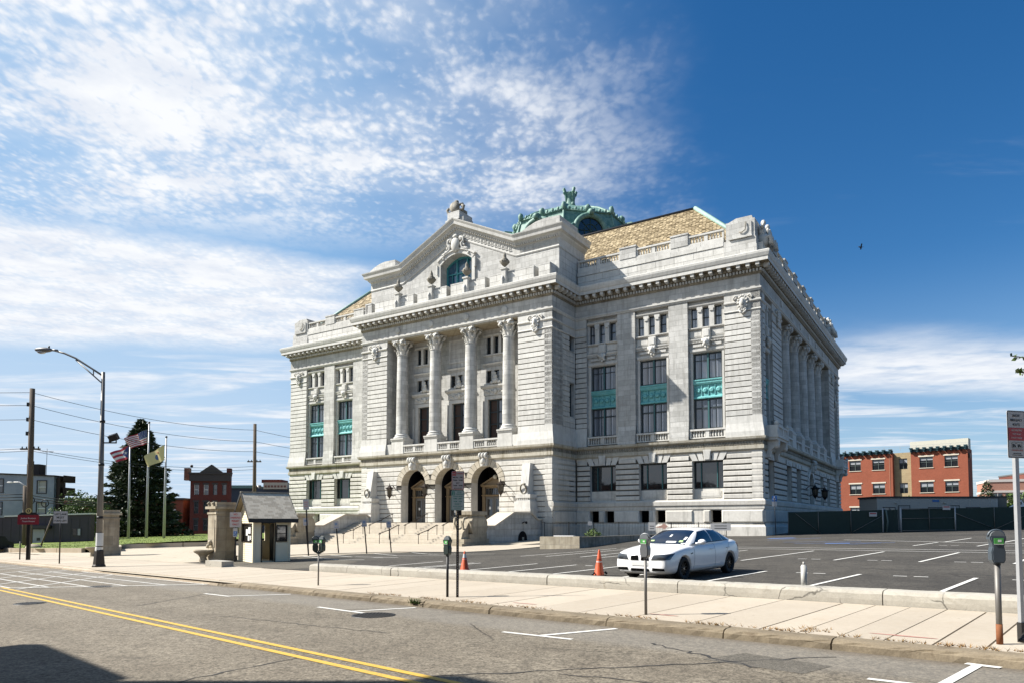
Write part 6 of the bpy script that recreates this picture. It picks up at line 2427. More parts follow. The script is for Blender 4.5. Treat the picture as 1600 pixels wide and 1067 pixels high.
car = empty('parked_car', (0, 0, 0), 0, 'white four door sedan with black wheels parked nose to the low wall', 'car')
ST_ = [(2.25, .30, .56, .64, .46, .60, .655, .675), (2.22, .21, .70, .79, .44, .74, .70, .735), (2.08, .18, .79, .86, .46, .82, .75, .80), (1.85, .17, .83, .89, .50, .845, .80, .865),
       (1.5, .17, .85, .905, .58, .855, .86, .925), (1.1, .18, .86, .905, .60, .86, .895, .965), (.75, .18, .86, .905, .60, .865, .915, .98), (.3, .18, .87, .905, .58, .85, .92, .96),
       (-.3, .18, .87, .905, .58, .85, .935, .96), (-.9, .18, .87, .91, .58, .855, .95, .98), (-1.4, .18, .87, .91, .60, .86, .965, 1.02), (-1.75, .20, .86, .90, .60, .84, .965, 1.06),
       (-2.05, .23, .81, .865, .58, .79, .955, 1.055), (-2.2, .28, .74, .80, .55, .72, .92, 1.01), (-2.27, .36, .62, .70, .55, .62, .82, .86)]
V = []; F_ = []
for (x, zb, wb, wm, zm, wsd, zs, zt) in ST_:
    half = [(0, zb), (wb * .8, zb), (wb, zb + .05), (wm - .01, lerp(zb, zm, .6)), (wm, zm), (lerp(wm, wsd, .35), lerp(zm, zs, .6)), (wsd, zs), (wsd - .12, lerp(zs, zt, .55)), (wsd * .55, lerp(zs, zt, .9)), (0, zt)]
    loop = [(x, y, z) for y, z in half] + [(x, -y, z) for y, z in half[-2:0:-1]]
    V += loop
m_ = 18
for i in range(len(ST_) - 1):
    for j in range(m_):
        F_.append((i * m_ + j, (i + 1) * m_ + j, (i + 1) * m_ + (j + 1) % m_, i * m_ + (j + 1) % m_))
F_.append(tuple(range(m_ - 1, -1, -1))[::-1]); F_.append(tuple((len(ST_) - 1) * m_ + j for j in range(m_ - 1, -1, -1)))
mb = MB(); mb.smooth = True; mb.add(V, F_)
body = mb.build('body', CAR_PAINT, car)
bmm = bmesh.new(); bmm.from_mesh(body.data); bmesh.ops.recalc_face_normals(bmm, faces=bmm.faces); bmm.to_mesh(body.data); bmm.free()
sb = body.modifiers.new('s', 'SUBSURF'); sb.levels = 2; sb.render_levels = 2
apply_mods(body)
CAB = [(.98, .955, .70, .78), (.75, 1.085, .665, .80), (.5, 1.21, .635, .81), (.25, 1.315, .605, .81), (.02, 1.385, .585, .81), (-.3, 1.42, .575, .81), (-.65, 1.42, .57, .81), (-.95, 1.395, .565, .81), (-1.2, 1.335, .565, .80), (-1.45, 1.23, .58, .79), (-1.7, 1.115, .60, .76), (-1.92, 1.03, .60, .70)]
V = []; F_ = []
for (x, zt, wt, wb_) in CAB:
    zb = .93
    k2 = clampf((zt - .95) / .45, 0, 1)
    half = [(0, zb - .05), (wb_, zb - .05), (wb_ + .012, zb + .02), (lerp(wb_, wt, .55) + .03, lerp(zb, zt, .55)), (wt + .035, zt - .09 * k2 - .005), (wt - .05, zt - .025 * k2), (wt * .5, zt - .003), (0, zt)]
    V += [(x, y, z) for y, z in half] + [(x, -y, z) for y, z in half[-2:0:-1]]
m_ = 14
for i in range(len(CAB) - 1):
    for j in range(m_):
        F_.append((i * m_ + j, (i + 1) * m_ + j, (i + 1) * m_ + (j + 1) % m_, i * m_ + (j + 1) % m_))
F_.append(tuple(range(m_))); F_.append(tuple((len(CAB) - 1) * m_ + j for j in range(m_ - 1, -1, -1)))
mb = MB(); mb.smooth = True; mb.add(V, F_)
cabin = mb.build('cabin', CAR_PAINT, car)
bmm = bmesh.new(); bmm.from_mesh(cabin.data); bmesh.ops.recalc_face_normals(bmm, faces=bmm.faces); bmm.to_mesh(cabin.data); bmm.free()
sb = cabin.modifiers.new('s', 'SUBSURF'); sb.levels = 2; sb.render_levels = 2
apply_mods(cabin)


def bvh_of(*obs):
    V = []; F_ = []
    for o in obs:
        k2 = len(V)
        V += [v.co.copy() for v in o.data.vertices]
        F_ += [tuple(i + k2 for i in p.vertices) for p in o.data.polygons]
    return BVHTree.FromPolygons(V, F_)


BV = bvh_of(body, cabin)
# wheel arches
cutters = []
for x in (1.36, -1.40):
    for s_ in (-1, 1):
        c = MB(); c.lathe([(.001, -.14), (.365, -.14), (.365, .35), (.001, .35)], seg=28)
        c.xform(Matrix.Translation((x, s_ * .80, .325)) @ Matrix.Rotation(-s_ * pi / 2, 4, 'X'))
        o = c.build('cut', BLK)
        bmm = bmesh.new(); bmm.from_mesh(o.data); bmesh.ops.remove_doubles(bmm, verts=bmm.verts, dist=.002); bmesh.ops.recalc_face_normals(bmm, faces=bmm.faces); bmm.to_mesh(o.data); bmm.free()
        md = body.modifiers.new('b', 'BOOLEAN'); md.object = o; md.operation = 'DIFFERENCE'; md.solver = 'EXACT'
        cutters.append(o)
apply_mods(body)
for o in cutters: bpy.data.objects.remove(o)
if len(body.data.materials) > 1:
    for p in body.data.polygons:
        if p.material_index: p.use_smooth = False


def patch(cs_, d, nx, ny, mat, name, off=.006, parent=car, thick=0.0):
    """surface patch cast on the car body along direction d"""
    d = Vector(d).normalized()
    a, b, c, e = map(Vector, cs_)
    V = []; F_ = []
    for j in range(ny + 1):
        for i in range(nx + 1):
            u_, v_ = i / nx, j / ny
            p = a * (1 - u_) * (1 - v_) + b * u_ * (1 - v_) + c * u_ * v_ + e * (1 - u_) * v_
            hit, n_, idx_, dist_ = BV.ray_cast(p - d * 1.5, d)
            V.append(tuple((hit if hit else p) - d * off))
    for j in range(ny):
        for i in range(nx):
            k2 = j * (nx + 1) + i
            F_.append((k2, k2 + 1, k2 + nx + 2, k2 + nx + 1))
    mb = MB(); mb.smooth = True
    mb.add(V, F_)
    return mb.build(name, mat, parent)


# glass
patch([(.95, -.66, .985), (.95, .66, .985), (.12, .52, 1.355), (.12, -.52, 1.355)], (-.55, 0, -1), 12, 8, CARGLASS, 'windscreen')
patch([(-1.83, -.55, 1.06), (-1.83, .55, 1.06), (-1.12, .5, 1.36), (-1.12, -.5, 1.36)], (.7, 0, -1), 10, 6, CARGLASS, 'rear_window')
for s_ in (-1, 1):
    d = (0, -s_, -.12)
    patch([(.66, s_ * .8, .985), (-.40, s_ * .8, 1.0), (-.36, s_ * .6, 1.345), (.10, s_ * .6, 1.31)], d, 10, 6, CARGLASS, 'side_window')
    patch([(-.46, s_ * .8, 1.0), (-1.12, s_ * .8, 1.015), (-.98, s_ * .6, 1.325), (-.42, s_ * .6, 1.345)], d, 8, 6, CARGLASS, 'side_window')
    patch([(-1.17, s_ * .8, 1.015), (-1.46, s_ * .8, 1.04), (-1.22, s_ * .6, 1.23), (-1.04, s_ * .6, 1.31)], d, 4, 5, CARGLASS, 'side_window')
    patch([(.80, s_ * .8, .96), (-1.56, s_ * .8, 1.015), (-1.50, s_ * .8, 1.035), (.74, s_ * .8, .985)], d, 26, 2, BLK, 'window_seal', .009)
    # door shut lines
    for x0, x1 in ((.86, .80), (-.42, -.43)):
        patch([(x0, s_ * .9, .24), (x0 - .012, s_ * .9, .24), (x1 - .012, s_ * .9, .95), (x1, s_ * .9, .95)], (0, -s_, 0), 1, 12, BLK, 'shut_line', .003)
    patch([(-1.05, s_ * .9, .60), (-1.06, s_ * .9, .60), (-1.45, s_ * .9, .98), (-1.44, s_ * .9, .98)], (0, -s_, 0), 1, 10, BLK, 'shut_line', .003)
    for x0 in (-.12, -1.12):
        h_ = MB(); h_.tube([(x0, s_ * .895, .80), (x0 - .03, s_ * .93, .80), (x0 - .16, s_ * .93, .805), (x0 - .19, s_ * .895, .805)], .016, 6)
        h_.build('door_handle', CAR_PAINT, car)
    patch([(1.02, s_ * .9, .70), (.90, s_ * .9, .72), (.90, s_ * .9, .75), (1.04, s_ * .9, .725)], (0, -s_, 0), 2, 1, BLK, 'side_repeater', .006)
    sk = patch([(.95, s_ * .9, .215), (-1.0, s_ * .9, .215), (-1.0, s_ * .9, .30), (.95, s_ * .9, .30)], (0, -s_, 0), 12, 2, CAR_PAINT, 'sill_skirt', .022)
    # mirror
    mr = MB(); mr.ball((.56, s_ * 1.0, 1.03), .115, 12, 8, (.75, 1.05, .68)); mr.tube([(.60, s_ * .82, .985), (.58, s_ * .93, 1.0)], .03, 6)
    mr.build('door_mirror', CAR_PAINT, car)
    # headlight
    hl = patch([(2.2, s_ * .34, .585), (2.05, s_ * .84, .60), (1.82, s_ * .86, .765), (2.17, s_ * .40, .725)], (-1, -s_ * .42, 0), 14, 6, LENS_D, 'headlight', .008)
    for yy in (.50, .65):
        r_ = MB(); r_.lathe([(.056, 0), (.058, .02), (.001, .03)], seg=12); r_.xform(Matrix.Translation((2.19 - (yy - .5) * .42, s_ * yy, .660 + (yy - .5) * .1)) @ Matrix.Rotation(pi / 2, 4, 'Y'))
        r_.build('headlight_bulb', CHROME, hl)
    patch([(2.25, s_ * .04, .575), (2.25, s_ * .29, .575), (2.25, s_ * .28, .70), (2.25, s_ * .05, .715)], (-1, 0, 0), 6, 3, GRL, 'grille', .012)
    patch([(2.25, s_ * .38, .30), (2.15, s_ * .74, .30), (2.15, s_ * .72, .365), (2.25, s_ * .40, .375)], (-1, -s_ * .25, 0), 8, 2, GRL, 'lower_vent', .010)
    # tail light
    patch([(-2.15, s_ * .50, .78), (-2.0, s_ * .80, .78), (-1.9, s_ * .80, .93), (-2.15, s_ * .52, .92)], (1, -s_ * .8, 0), 6, 3, plain('tail_lamp', (.35, .02, .02), .15), 'tail_light', .008)
patch([(2.25, -.30, .275), (2.25, .30, .275), (2.25, .28, .35), (2.25, -.28, .35)], (-1, 0, 0), 10, 2, GRL, 'air_intake', .010)
patch([(2.25, -.26, .43), (2.25, .26, .43), (2.25, .26, .54), (2.25, -.26, .54)], (-1, 0, 0), 6, 2, WHITE_PT, 'front_plate_panel', .012)
patch([(2.1, -.80, .765), (2.2, .0, .765), (2.19, .0, .772), (2.09, -.80, .772)], (-1, 0, -.3), 10, 1, BLK, 'bonnet_line', .004)
em = MB(); em.disc((0, 0), .04, 0, 16); em.xform(Matrix.Translation((2.205, 0, .765)) @ Matrix.Rotation(R(55), 4, 'Y')); em.build('bonnet_emblem', plain('emblem_blue', (.05, .15, .4), .3), car)
for (y0, y1, z0, z1, mt) in ((-.58, -.40, 1.03, 1.06, YPAPER), (.02, .34, 1.005, 1.04, PAPER), (.42, .54, 1.02, 1.06, YPAPER), (.50, .58, 1.08, 1.15, PAPER), (-.02, .04, 1.14, 1.20, PAPER)):
    patch([(.95 - (z0 - .98) * 2.2, y0, z0), (.95 - (z0 - .98) * 2.2, y1, z0), (.95 - (z1 - .98) * 2.2, y1, z1), (.95 - (z1 - .98) * 2.2, y0, z1)], (-.55, 0, -1), 2, 1, mt, 'dash_paper', .010)
un = MB(); un.box(-2.0, 2.0, -.68, .68, .17, .5); un.build('underbody', BLK, car)
wt_ = MB()
wt_.lathe([(.20, -.10), (.29, -.105), (.318, -.085), (.325, -.05), (.325, .05), (.318, .085), (.29, .105), (.20, .10), (.20, -.10)], seg=36)
wt_.xform(Matrix.Rotation(pi / 2, 4, 'X'))
tyre = wt_.mesh(RUBBER)
rm = MB()
rm.lathe([(.225, -.09), (.225, .08), (.21, .095), (.195, .08), (.19, 0)], seg=36)
rm.lathe([(.06, .06), (.05, .075), (.001, .08)], seg=14)
for i in range(10):
    t = 2 * pi * i / 10
    s0 = len(rm.v)
    rm.prismz([(-.016, .05), (.016, .05), (.011, .205), (-.011, .205)], .045, .072)
    rm.xform(Matrix.Rotation(t, 4, 'Z'), s0)
rm.lathe([(.20, -.02), (.001, -.02)], seg=24)
rm.xform(Matrix.Rotation(pi / 2, 4, 'X'))
rimm = rm.mesh(RIM)
hub = MB(); hub.lathe([(.028, .082), (.001, .084)], seg=12); hub.xform(Matrix.Rotation(pi / 2, 4, 'X')); hubm = hub.mesh(CHROME)
for x in (1.36, -1.40):
    for s_ in (-1, 1):
        w_ = link('wheel', rimm, car, (x, s_ * .78, .325), (0, 0, 0 if s_ < 0 else pi))
        link('tyre', tyre, w_); link('wheel_hub', hubm, w_)
cs_, cn_ = 10.62, 18.80
fwd = -ND; up_ = (P(cs_, cn_ - 1) - P(cs_, cn_ + 1))
car.location = P(cs_, cn_)
car.rotation_euler = (0, atan2(0.02, 1.0), atan2(fwd.y, fwd.x))

# ================================================================== METERS
def meter_head(m_body, m_cap, disp=True):
    e = {}
    b = MB()
    out = [(-.058, 1.05), (.058, 1.05), (.078, 1.09), (.082, 1.20), (.066, 1.26), (.072, 1.31), (.094, 1.36), (.094, 1.40), (-.094, 1.40), (-.094, 1.36), (-.072, 1.31), (-.066, 1.26), (-.082, 1.20), (-.078, 1.09)]
    b.prism(out, -.055, .055)
    b.prism([(x * .86, lerp(1.22, z, .93)) for x, z in out], -.068, -.055)
    b.box(-.03, .03, -.03, .03, 1.02, 1.05)
    b.tube([(.094 * cos(t), 0, 1.395 + .085 * sin(t)) for t in [pi * i / 12 for i in range(13)]], .016, 6)
    e['body'] = b.mesh(m_body)
    g = MB(); g.prism([(.082 * cos(t), 1.40 + .072 * sin(t)) for t in [pi * i / 12 for i in range(13)]], -.045, .045)
    e['dome'] = g.mesh(m_cap)
    d = MB(); d.box(-.055, .055, -.074, -.068, 1.30, 1.375); e['disp'] = d.mesh(plain('green_display', (.10, .42, .10), .3))
    e['disp2'] = MB().box(-.01, .03, -.0755, -.074, 1.325, 1.355).box(-.055, .055, -.0755, -.074, 1.292, 1.300).mesh(PAPER)
    return e


def meter(s, n, rot, mb_, label, pole=.026, pmat=None, double=False, dz=0.0, h=0.0, rust=False):
    e = empty('parking_meter', P(s, n, dz), rot, label, 'parking meter', 'parking meters along the kerb')
    hd = meter_head(mb_, GLASS_CAP)
    pm = MB().tube([(0, 0, -.05), (0, 0, 1.04 + h)], pole, 12)
    link('pole', pm.mesh(pmat or GALV_D), e)
    for ox, oz in (((-.105, 0), (.105, 0)) if double else ((0, 0),)):
        b = link('meter_head', hd['body'], e, (ox, 0, h - (.04 if double else 0)), (0, 0, (.5 if ox < 0 else -.35) if double else 0))
        link('dome', hd['dome'], b); link('display', hd['disp'], b); link('display_digits', hd['disp2'], b)
    if double: link('yoke', MB().tube([(-.13, 0, 1.0), (0, 0, .93), (.13, 0, 1.0)], .035, 8).mesh(mb_), e)
    if rust:
        link('rusty_sleeve', MB().tube([(0, 0, -.02), (0, 0, .26)], pole + .003, 12).mesh(RUSTY), e)
    return e


GLASS_CAP = plain('clear_cap', (.20, .22, .23), .12)
MB_BLUE = plain('blue_grey_casting', (0.065, 0.085, 0.105), .45)
MB_GREY = plain('silver_casting', (0.22, 0.23, 0.24), .4, .4)
MB_DK = plain('dark_green_casting', (0.02, 0.035, 0.03), .45)
meter(1.62, 11.02, R(-12), MB_BLUE, 'blue grey parking meter on a rusty footed pole beside the snow route sign', .036, GALV_D, rust=True)
meter(6.89, 10.92, R(-38), MB_GREY, 'silver parking meter standing in front of the white car', .026, GALV_D, h=-.02)
meter(12.33, 11.0, R(-35), MB_DK, 'dark parking meter on a black pole left of the two stacked parking signs', .03, IRON, h=-.06)
meter(18.03, 11.08, R(-10), MB_DK, 'double headed dark green parking meter nearest the booth', .022, GALV_D, double=True, h=-.02)

# ================================================================== SIGNS
RED = plain('sign_red', (0.42, 0.035, 0.035), .5, var=.03)
GREEN = plain('sign_green', (0.03, 0.22, 0.17), .5, var=.03)
BLACK = plain('sign_black', (0.015, 0.015, 0.015), .5, var=.02)
SWHITE = plain('sign_white', (0.52, 0.51, 0.50), .45, var=.05)
SGREYW = plain('sign_shaded_white', (0.50, 0.47, 0.47), .45, var=.05)
SBLUE = plain('sign_blue', (0.04, 0.16, 0.45), .5, var=.03)
MAROON = plain('sign_maroon', (0.24, 0.012, 0.025), .5, var=.05)


def plate(e, w_, z0, z1, mat, border=None, y=0.0, x=0.0, name='sign_plate', r=.025):
    m = MB()
    def rr(w2, z0, z1, r):
        pts = []
        for cx_, cz_, a0 in ((w2 - r, z0 + r, -90), (w2 - r, z1 - r, 0), (-w2 + r, z1 - r, 90), (-w2 + r, z0 + r, 180)):
            for q_ in range(4): pts.append((x + cx_ + r * cos(R(a0 + q_ * 30)), cz_ + r * sin(R(a0 + q_ * 30))))
        return pts
    m.prism(rr(w_ / 2, z0, z1, r), y - .002, y + .002)
    o = link(name, m.mesh(mat), e)
    if border:
        b = MB()
        o_, i_ = rr(w_ / 2 - .008, z0 + .008, z1 - .008, r * .8), rr(w_ / 2 - .016, z0 + .016, z1 - .016, r * .6)
        n = len(o_)
        b.add([(p[0], y - .0035, p[1]) for p in o_] + [(p[0], y - .0035, p[1]) for p in i_], [(i, (i + 1) % n, (i + 1) % n + n, i + n) for i in range(n)])
        link('border', b.mesh(border), o)
    return o


# snow emergency route sign at the right edge
e = empty('snow_route_sign', P(1.40, 11.32), R(14), 'tall white and red snow emergency route sign on a silver post', 'sign')
link('post', MB().box(-.03, .03, .004, .03, -.05, 2.50).box(-.03, -.022, .03, .05, -.05, 2.5).box(.022, .03, .03, .05, -.05, 2.5).mesh(GALV), e)
link('post_foot', MB().box(-.045, .045, -.01, .055, -.02, .26).tube([(-.02, -.02, .12), (-.08, -.05, .07), (-.14, -.06, .05), (-.10, -.1, .03)], .022, 6).mesh(plain('black_bracket', (.02, .018, .016), .6)), e)
o = plate(e, .305, 2.42, 3.055, SWHITE, BLACK)
link('red_band', MB().box(-.136, .136, -.0042, -.003, 2.655, 2.825).mesh(RED), o)
link('red_edge', MB().box(-.136, .136, -.0038, -.003, 2.62, 2.64).mesh(SWHITE), o)
for tx, z, sz, mt in (('SNOW', 2.985, .060, BLACK), ('EMERGENCY', 2.925, .052, BLACK), ('ROUTE', 2.865, .056, BLACK), ('NO PARKING', 2.79, .043, SWHITE), ('WHEN ROAD', 2.74, .034, SWHITE), ('IS SNOW COVERED', 2.69, .030, SWHITE), ('TOW AWAY ZONE', 2.525, .032, RED), ('VEHICLES IN VIOLATION', 2.482, .018, BLACK), ('WILL BE TOWED AT OWNERS EXPENSE', 2.46, .014, BLACK)):
    text(tx, sz * .86, mt, o, (0, -.0045, z), bold=.0004, ext=.0004, xs=.78)
tw = MB()
for (x0, x1, z0, z1) in ((-.085, .085, 2.628, 2.632), (-.085, .085, 2.553, 2.557), (-.085, -.081, 2.557, 2.628), (.081, .085, 2.557, 2.628), (-.07, -.02, 2.575, 2.592), (-.07, -.045, 2.592, 2.607), (.01, .07, 2.575, 2.588), (.02, .055, 2.588, 2.604)): tw.box(x0, x1, -.0048, -.003, z0, z1)
tw.tube([(-.04, -.004, 2.60), (-.01, -.004, 2.618), (.02, -.004, 2.59)], .002, 4)
for x in (-.06, -.03, .025, .058):
    tw.prism([(x + .009 * cos(t), 2.573 + .009 * sin(t)) for t in [6.28 * i / 10 for i in range(10)]], -.0048, -.003)
link('tow_symbol', tw.mesh(BLACK), o)

# two stacked parking signs
e = empty('parking_sign', P(12.05, 11.06), R(4), 'dark perforated post carrying a red lettered sign above a green lettered sign', 'sign')
po = MB().box(-.03, .03, .01, .06, -.05, 2.42)
link('post', po.mesh(BRONZE), e)
hl_ = MB()
for i in range(60): hl_.box(-.008, .008, .007, .0095, .06 + i * .04, .078 + i * .04)
link('post_holes', hl_.mesh(GALV), e)
link('bracket', MB().box(.03, .09, .0, .06, 1.9, 2.06).mesh(IRON), e)
o = plate(e, .29, 2.50, 2.935, SGREYW, RED)
link('red_square', MB().box(-.125, -.04, -.0048, -.003, 2.83, 2.92).mesh(RED), o)
for tx, x, z, sz, mt in (('NO', -.082, 2.875, .06, SGREYW), ('PARKING', .052, 2.875, .042, RED), ('MON - FRI', 0, 2.785, .05, BLACK), ('7AM - 9AM', 0, 2.72, .048, BLACK), ('SAT', 0, 2.655, .048, BLACK), ('7AM - 9AM', 0, 2.595, .046, BLACK)):
    text(tx, sz, mt, o, (x, -.005, z), bold=.001, ext=.0004)
link('arrow', MB().box(-.07, .07, -.0048, -.003, 2.532, 2.544).prism([(-.095, 2.538), (-.068, 2.524), (-.068, 2.552)], -.0048, -.003).prism([(.095, 2.538), (.068, 2.552), (.068, 2.524)], -.0048, -.003).mesh(BLACK), o)
SGRW = plain('sign_pale_green_white', (0.42, 0.50, 0.50), .45, var=.05)
o = plate(e, .30, 2.02, 2.485, SGRW, GREEN)
link('green_square', MB().box(-.13, -.07, -.0048, -.003, 2.37, 2.46).mesh(GREEN), o)
for tx, x, z, sz, mt in (('2', -.10, 2.415, .085, SGRW), ('HOUR', .035, 2.44, .036, GREEN), ('PARKING', .035, 2.395, .040, GREEN), ('PARKING METER', 0, 2.345, .030, GREEN), ('TIME LIMIT', 0, 2.29, .048, GREEN), ('9AM - 6PM', 0, 2.225, .042, GREEN), ('DAILY', 0, 2.165, .052, GREEN), ('EXCEPT SUNDAY', 0, 2.11, .028, GREEN), ('& HOLIDAYS', 0, 2.07, .026, GREEN)):
    text(tx, sz, mt, o, (x, -.005, z), bold=.001, ext=.0004)


def XY(x, y, dz=0.0):
    return Vector((x, y, gh(x, y) + dz))


# left lane sign
e = empty('lane_sign', XY(-24.4, 37.8), R(8), 'square white sign saying left lane must turn left on a thin post', 'sign')
link('post', MB().tube([(0, .03, -.1), (0, .03, 2.9)], .035, 8).mesh(IRON), e)
z0 = gh(-24.4, 37.8)
o = plate(e, .72, 1.62 - z0, 2.28 - z0, SWHITE, BLACK)
for tx, z, sz in (('LEFT LANE', 2.11, .125), ('MUST', 1.93, .155), ('TURN LEFT', 1.75, .125)): text(tx, sz, BLACK, o, (0, -.005, z - z0), bold=.003)
# courthouse name sign
e = empty('courthouse_sign', XY(-30.25, 43.8), R(6), 'dark red name sign with round gold seal on a thick black post by the lawn', 'sign')
z0 = gh(-30.25, 43.8)
link('post', MB().box(-.09, .09, -.03, .15, -.1, 1.6 - z0).mesh(IRON), e)
o = plate(e, 1.26, 1.55 - z0, 2.15 - z0, MAROON, None, -.06)
link('header', MB().prism([(-.6, 2.151 - z0), (.6, 2.151 - z0), (.42, 2.3 - z0), (-.42, 2.3 - z0)], -.05, .04).mesh(BLACK), o)
sl_ = MB().prism([(.17 * cos(t), 2.40 - z0 + .17 * sin(t)) for t in [6.28 * i / 20 for i in range(20)]], -.08, -.05)
so = link('seal', sl_.mesh(plain('seal_gold', (.55, .45, .18), .5)), o)
link('seal_centre', MB().prism([(.10 * cos(t), 2.40 - z0 + .10 * sin(t)) for t in [6.28 * i / 16 for i in range(16)]], -.085, -.081).mesh(BLACK), so)
link('seal_device', MB().box(-.05, .05, -.09, -.086, 2.38 - z0, 2.42 - z0).box(-.015, .015, -.09, -.086, 2.33 - z0, 2.47 - z0).mesh(plain('seal_gold2', (.6, .5, .25), .5)), so)
text('Justice Brennan', .14, SWHITE, o, (0, -.064, 1.94 - z0), bold=.003)
text('Court House', .14, SWHITE, o, (0, -.064, 1.75 - z0), bold=.003)
# short post with nothing on it
e = setp(MB().tube([(0, 0, -.1), (0, 0, 1.15)], .035, 8).build('steel_post', IRON, None, XY(-31.3, 44.6)), 'short thin bare post left of the dark red courthouse sign', 'post')
# permit sign by the booth
e = empty('permit_sign', XY(-13.95, 35.3), R(-4), 'white no parking permit only sign on a dark post in front of the booth', 'sign')
z0 = gh(-13.95, 35.3)
link('post', MB().box(-.035, .035, .01, .05, -.05, 2.1 - z0).mesh(IRON), e)
o = plate(e, .60, 1.42 - z0, 2.18 - z0, SGREYW, None)
for tx, z, sz in (('NO', 2.07, .13), ('PARKING', 1.90, .125), ('PERMIT', 1.73, .125), ('ONLY', 1.56, .125)): text(tx, sz, RED, o, (0, -.005, z - z0), bold=.003)
o = plate(e, .24, .93 - z0, 1.38 - z0, SWHITE, None)
link('blue_panel', MB().box(-.09, .09, -.005, -.003, .98 - z0, 1.22 - z0).mesh(SBLUE), o)
wc = MB().tube([(0, -.006, 1.19 - z0), (0, -.006, 1.1 - z0), (.05, -.006, 1.1 - z0), (.07, -.006, 1.02 - z0)], .010, 4); wc.tube([(.05 * cos(t) - .005, -.006, 1.06 - z0 + .045 * sin(t)) for t in [2.4 + 3.6 * i / 8 for i in range(9)]], .008, 4)
link('wheelchair_symbol', wc.mesh(SWHITE), o)
# accessible parking sign at the building corner
e = empty('accessible_parking_sign', XY(21.33, 56.6), R(-6), 'blue and white accessible parking sign on a thin pole at the building corner', 'sign')
z0 = gh(21.33, 56.6)
link('post', MB().tube([(0, .02, -.05), (-.06, .02, 3.1)], .03, 8).mesh(IRON), e)
o = plate(e, .40, 3.40 - z0, 3.86 - z0, SBLUE, None, 0, -.06)
link('lower_plate', MB().box(-.25, .11, -.004, .002, 3.0 - z0, 3.385 - z0).mesh(SWHITE), o)
wc = MB().tube([(-.08, -.006, 3.80 - z0), (-.08, -.006, 3.66 - z0), (.0, -.006, 3.66 - z0), (.04, -.006, 3.52 - z0)], .018, 4); wc.tube([(-.08 + .09 * cos(t), -.006, 3.58 - z0 + .085 * sin(t)) for t in [2.4 + 3.6 * i / 8 for i in range(9)]], .014, 4)
link('wheelchair_symbol', wc.mesh(SWHITE), o)
# leaning signs at the foot of the steps
SG = [((-12.33, 42.47), 1.50, 1.86, 'first leaning sign post from the booth at the foot of the steps'),
      ((-10.83, 43.79), 1.30, 1.66, 'second leaning sign post from the booth at the foot of the steps'),
      ((-9.06, 43.74), 1.42, 1.76, 'third leaning sign post from the booth at the foot of the steps'),
      ((-7.81, 45.36), 1.35, 1.68, 'fourth leaning sign post from the booth, nearest the right cheek wall')]
for (x, y), za, zb_, lb in SG:
    b_ = XY(x, y)
    e = empty('bay_sign', b_, R(20), lb, 'sign', 'leaning bay signs by the steps')
    e.rotation_euler = (0, R(-5.5), R(2))
    link('post', MB().box(-.035, .035, 0, .04, -.05, za - b_.z + .05).mesh(IRON), e)
    o = plate(e, .32, za - b_.z, zb_ - b_.z + .1, SGREYW, None)
    link('plate_print', MB().box(-.08, .08, -.004, -.003, za - b_.z + .22, za - b_.z + .36).box(-.12, .12, -.004, -.003, za - b_.z + .06, za - b_.z + .09).mesh(plain('faded_blue_print', (.22, .30, .45), .6)), o)
b_ = XY(-11.9, 41.0)
e = empty('no_parking_sign', b_, 0, 'tall leaning sign with faded red print rising behind the double meter', 'sign')
e.rotation_euler = (0, R(-3.5), 0)
link('post', MB().box(-.035, .035, 0, .04, -.05, 2.7).mesh(IRON), e)
o = plate(e, .34, 2.7, 3.32, SWHITE, None)
link('faded_print', MB().box(-.12, .12, -.004, -.003, 3.12, 3.17).box(-.10, .10, -.004, -.003, 3.0, 3.05).box(-.11, .11, -.004, -.003, 2.88, 2.93).mesh(plain('faded_red_print', (.6, .3, .27), .6)), o)

# ================================================================== CONES, BOLLARD
CONE_O = plain('cone_orange', (0.62, 0.09, 0.015), .5, var=.1, scale=9)
REFL = plain('cone_white_band', (0.62, 0.60, 0.58), .4, var=.15, scale=12)
def cone(s, n, h, label, bands, lean=0.0, base=CONE_O, rim=False):
    e = empty('traffic_cone', P(s, n), .4, label, 'traffic cone')
    def rad(z): return lerp(.155, .025, z / h)
    link('cone_body', MB().lathe([(.17, .02), (.155, .05), (rad(h * .97), h * .97), (.018, h), (.001, h)], seg=20).mesh(CONE_O), e)
    link('base', MB().prismz([(-.2, -.15), (-.15, -.2), (.15, -.2), (.2, -.15), (.2, .15), (.15, .2), (-.15, .2), (-.2, .15)], 0, .03).mesh(base), e)
    for b0, b1, mt in bands:
        link('band', MB().lathe([(rad(h * b0) + .004, h * b0), (rad(h * b1) + .004, h * b1)], seg=20).mesh(mt), e)
    if rim:
        link('black_collar', MB().tube([(-.17, -.02, .10), (-.26, -.05, .06)], .03, 6).tube([(.17, -.05, .12), (.24, -.06, .07)], .035, 6).mesh(BLACK), e)
    e.rotation_euler = (lean, 0, .4)
cone(18.29, 17.13, .70, 'red orange traffic cone with two white bands beside the sign post', ((.42, .60, REFL), (.66, .86, REFL)))
cone(12.66, 17.46, .80, 'worn orange traffic cone with scuffed band left of the white car', ((.50, .56, REFL), (.62, .66, plain('cone_dirt', (.35, .06, .02), .7))), R(1.5), BLACK, True)
e = empty('bollard', P(6.34, 17.0), 0, 'short pale grey pipe bollard standing behind the low wall right of the car', 'bollard')
link('pipe', MB().tube([(0, 0, -.05), (0, 0, .50)], .066, 16).lathe([(.06, .50), (.045, .53), (.001, .535)], seg=14).mesh(plain('bollard_paint', (.50, .49, .45), .6, var=.25, scale=14)), e)
link('cap', MB().tube([(0, 0, .53), (0, 0, .60)], .022, 8).mesh(plain('bollard_cap', (.55, .53, .48), .6)), e)

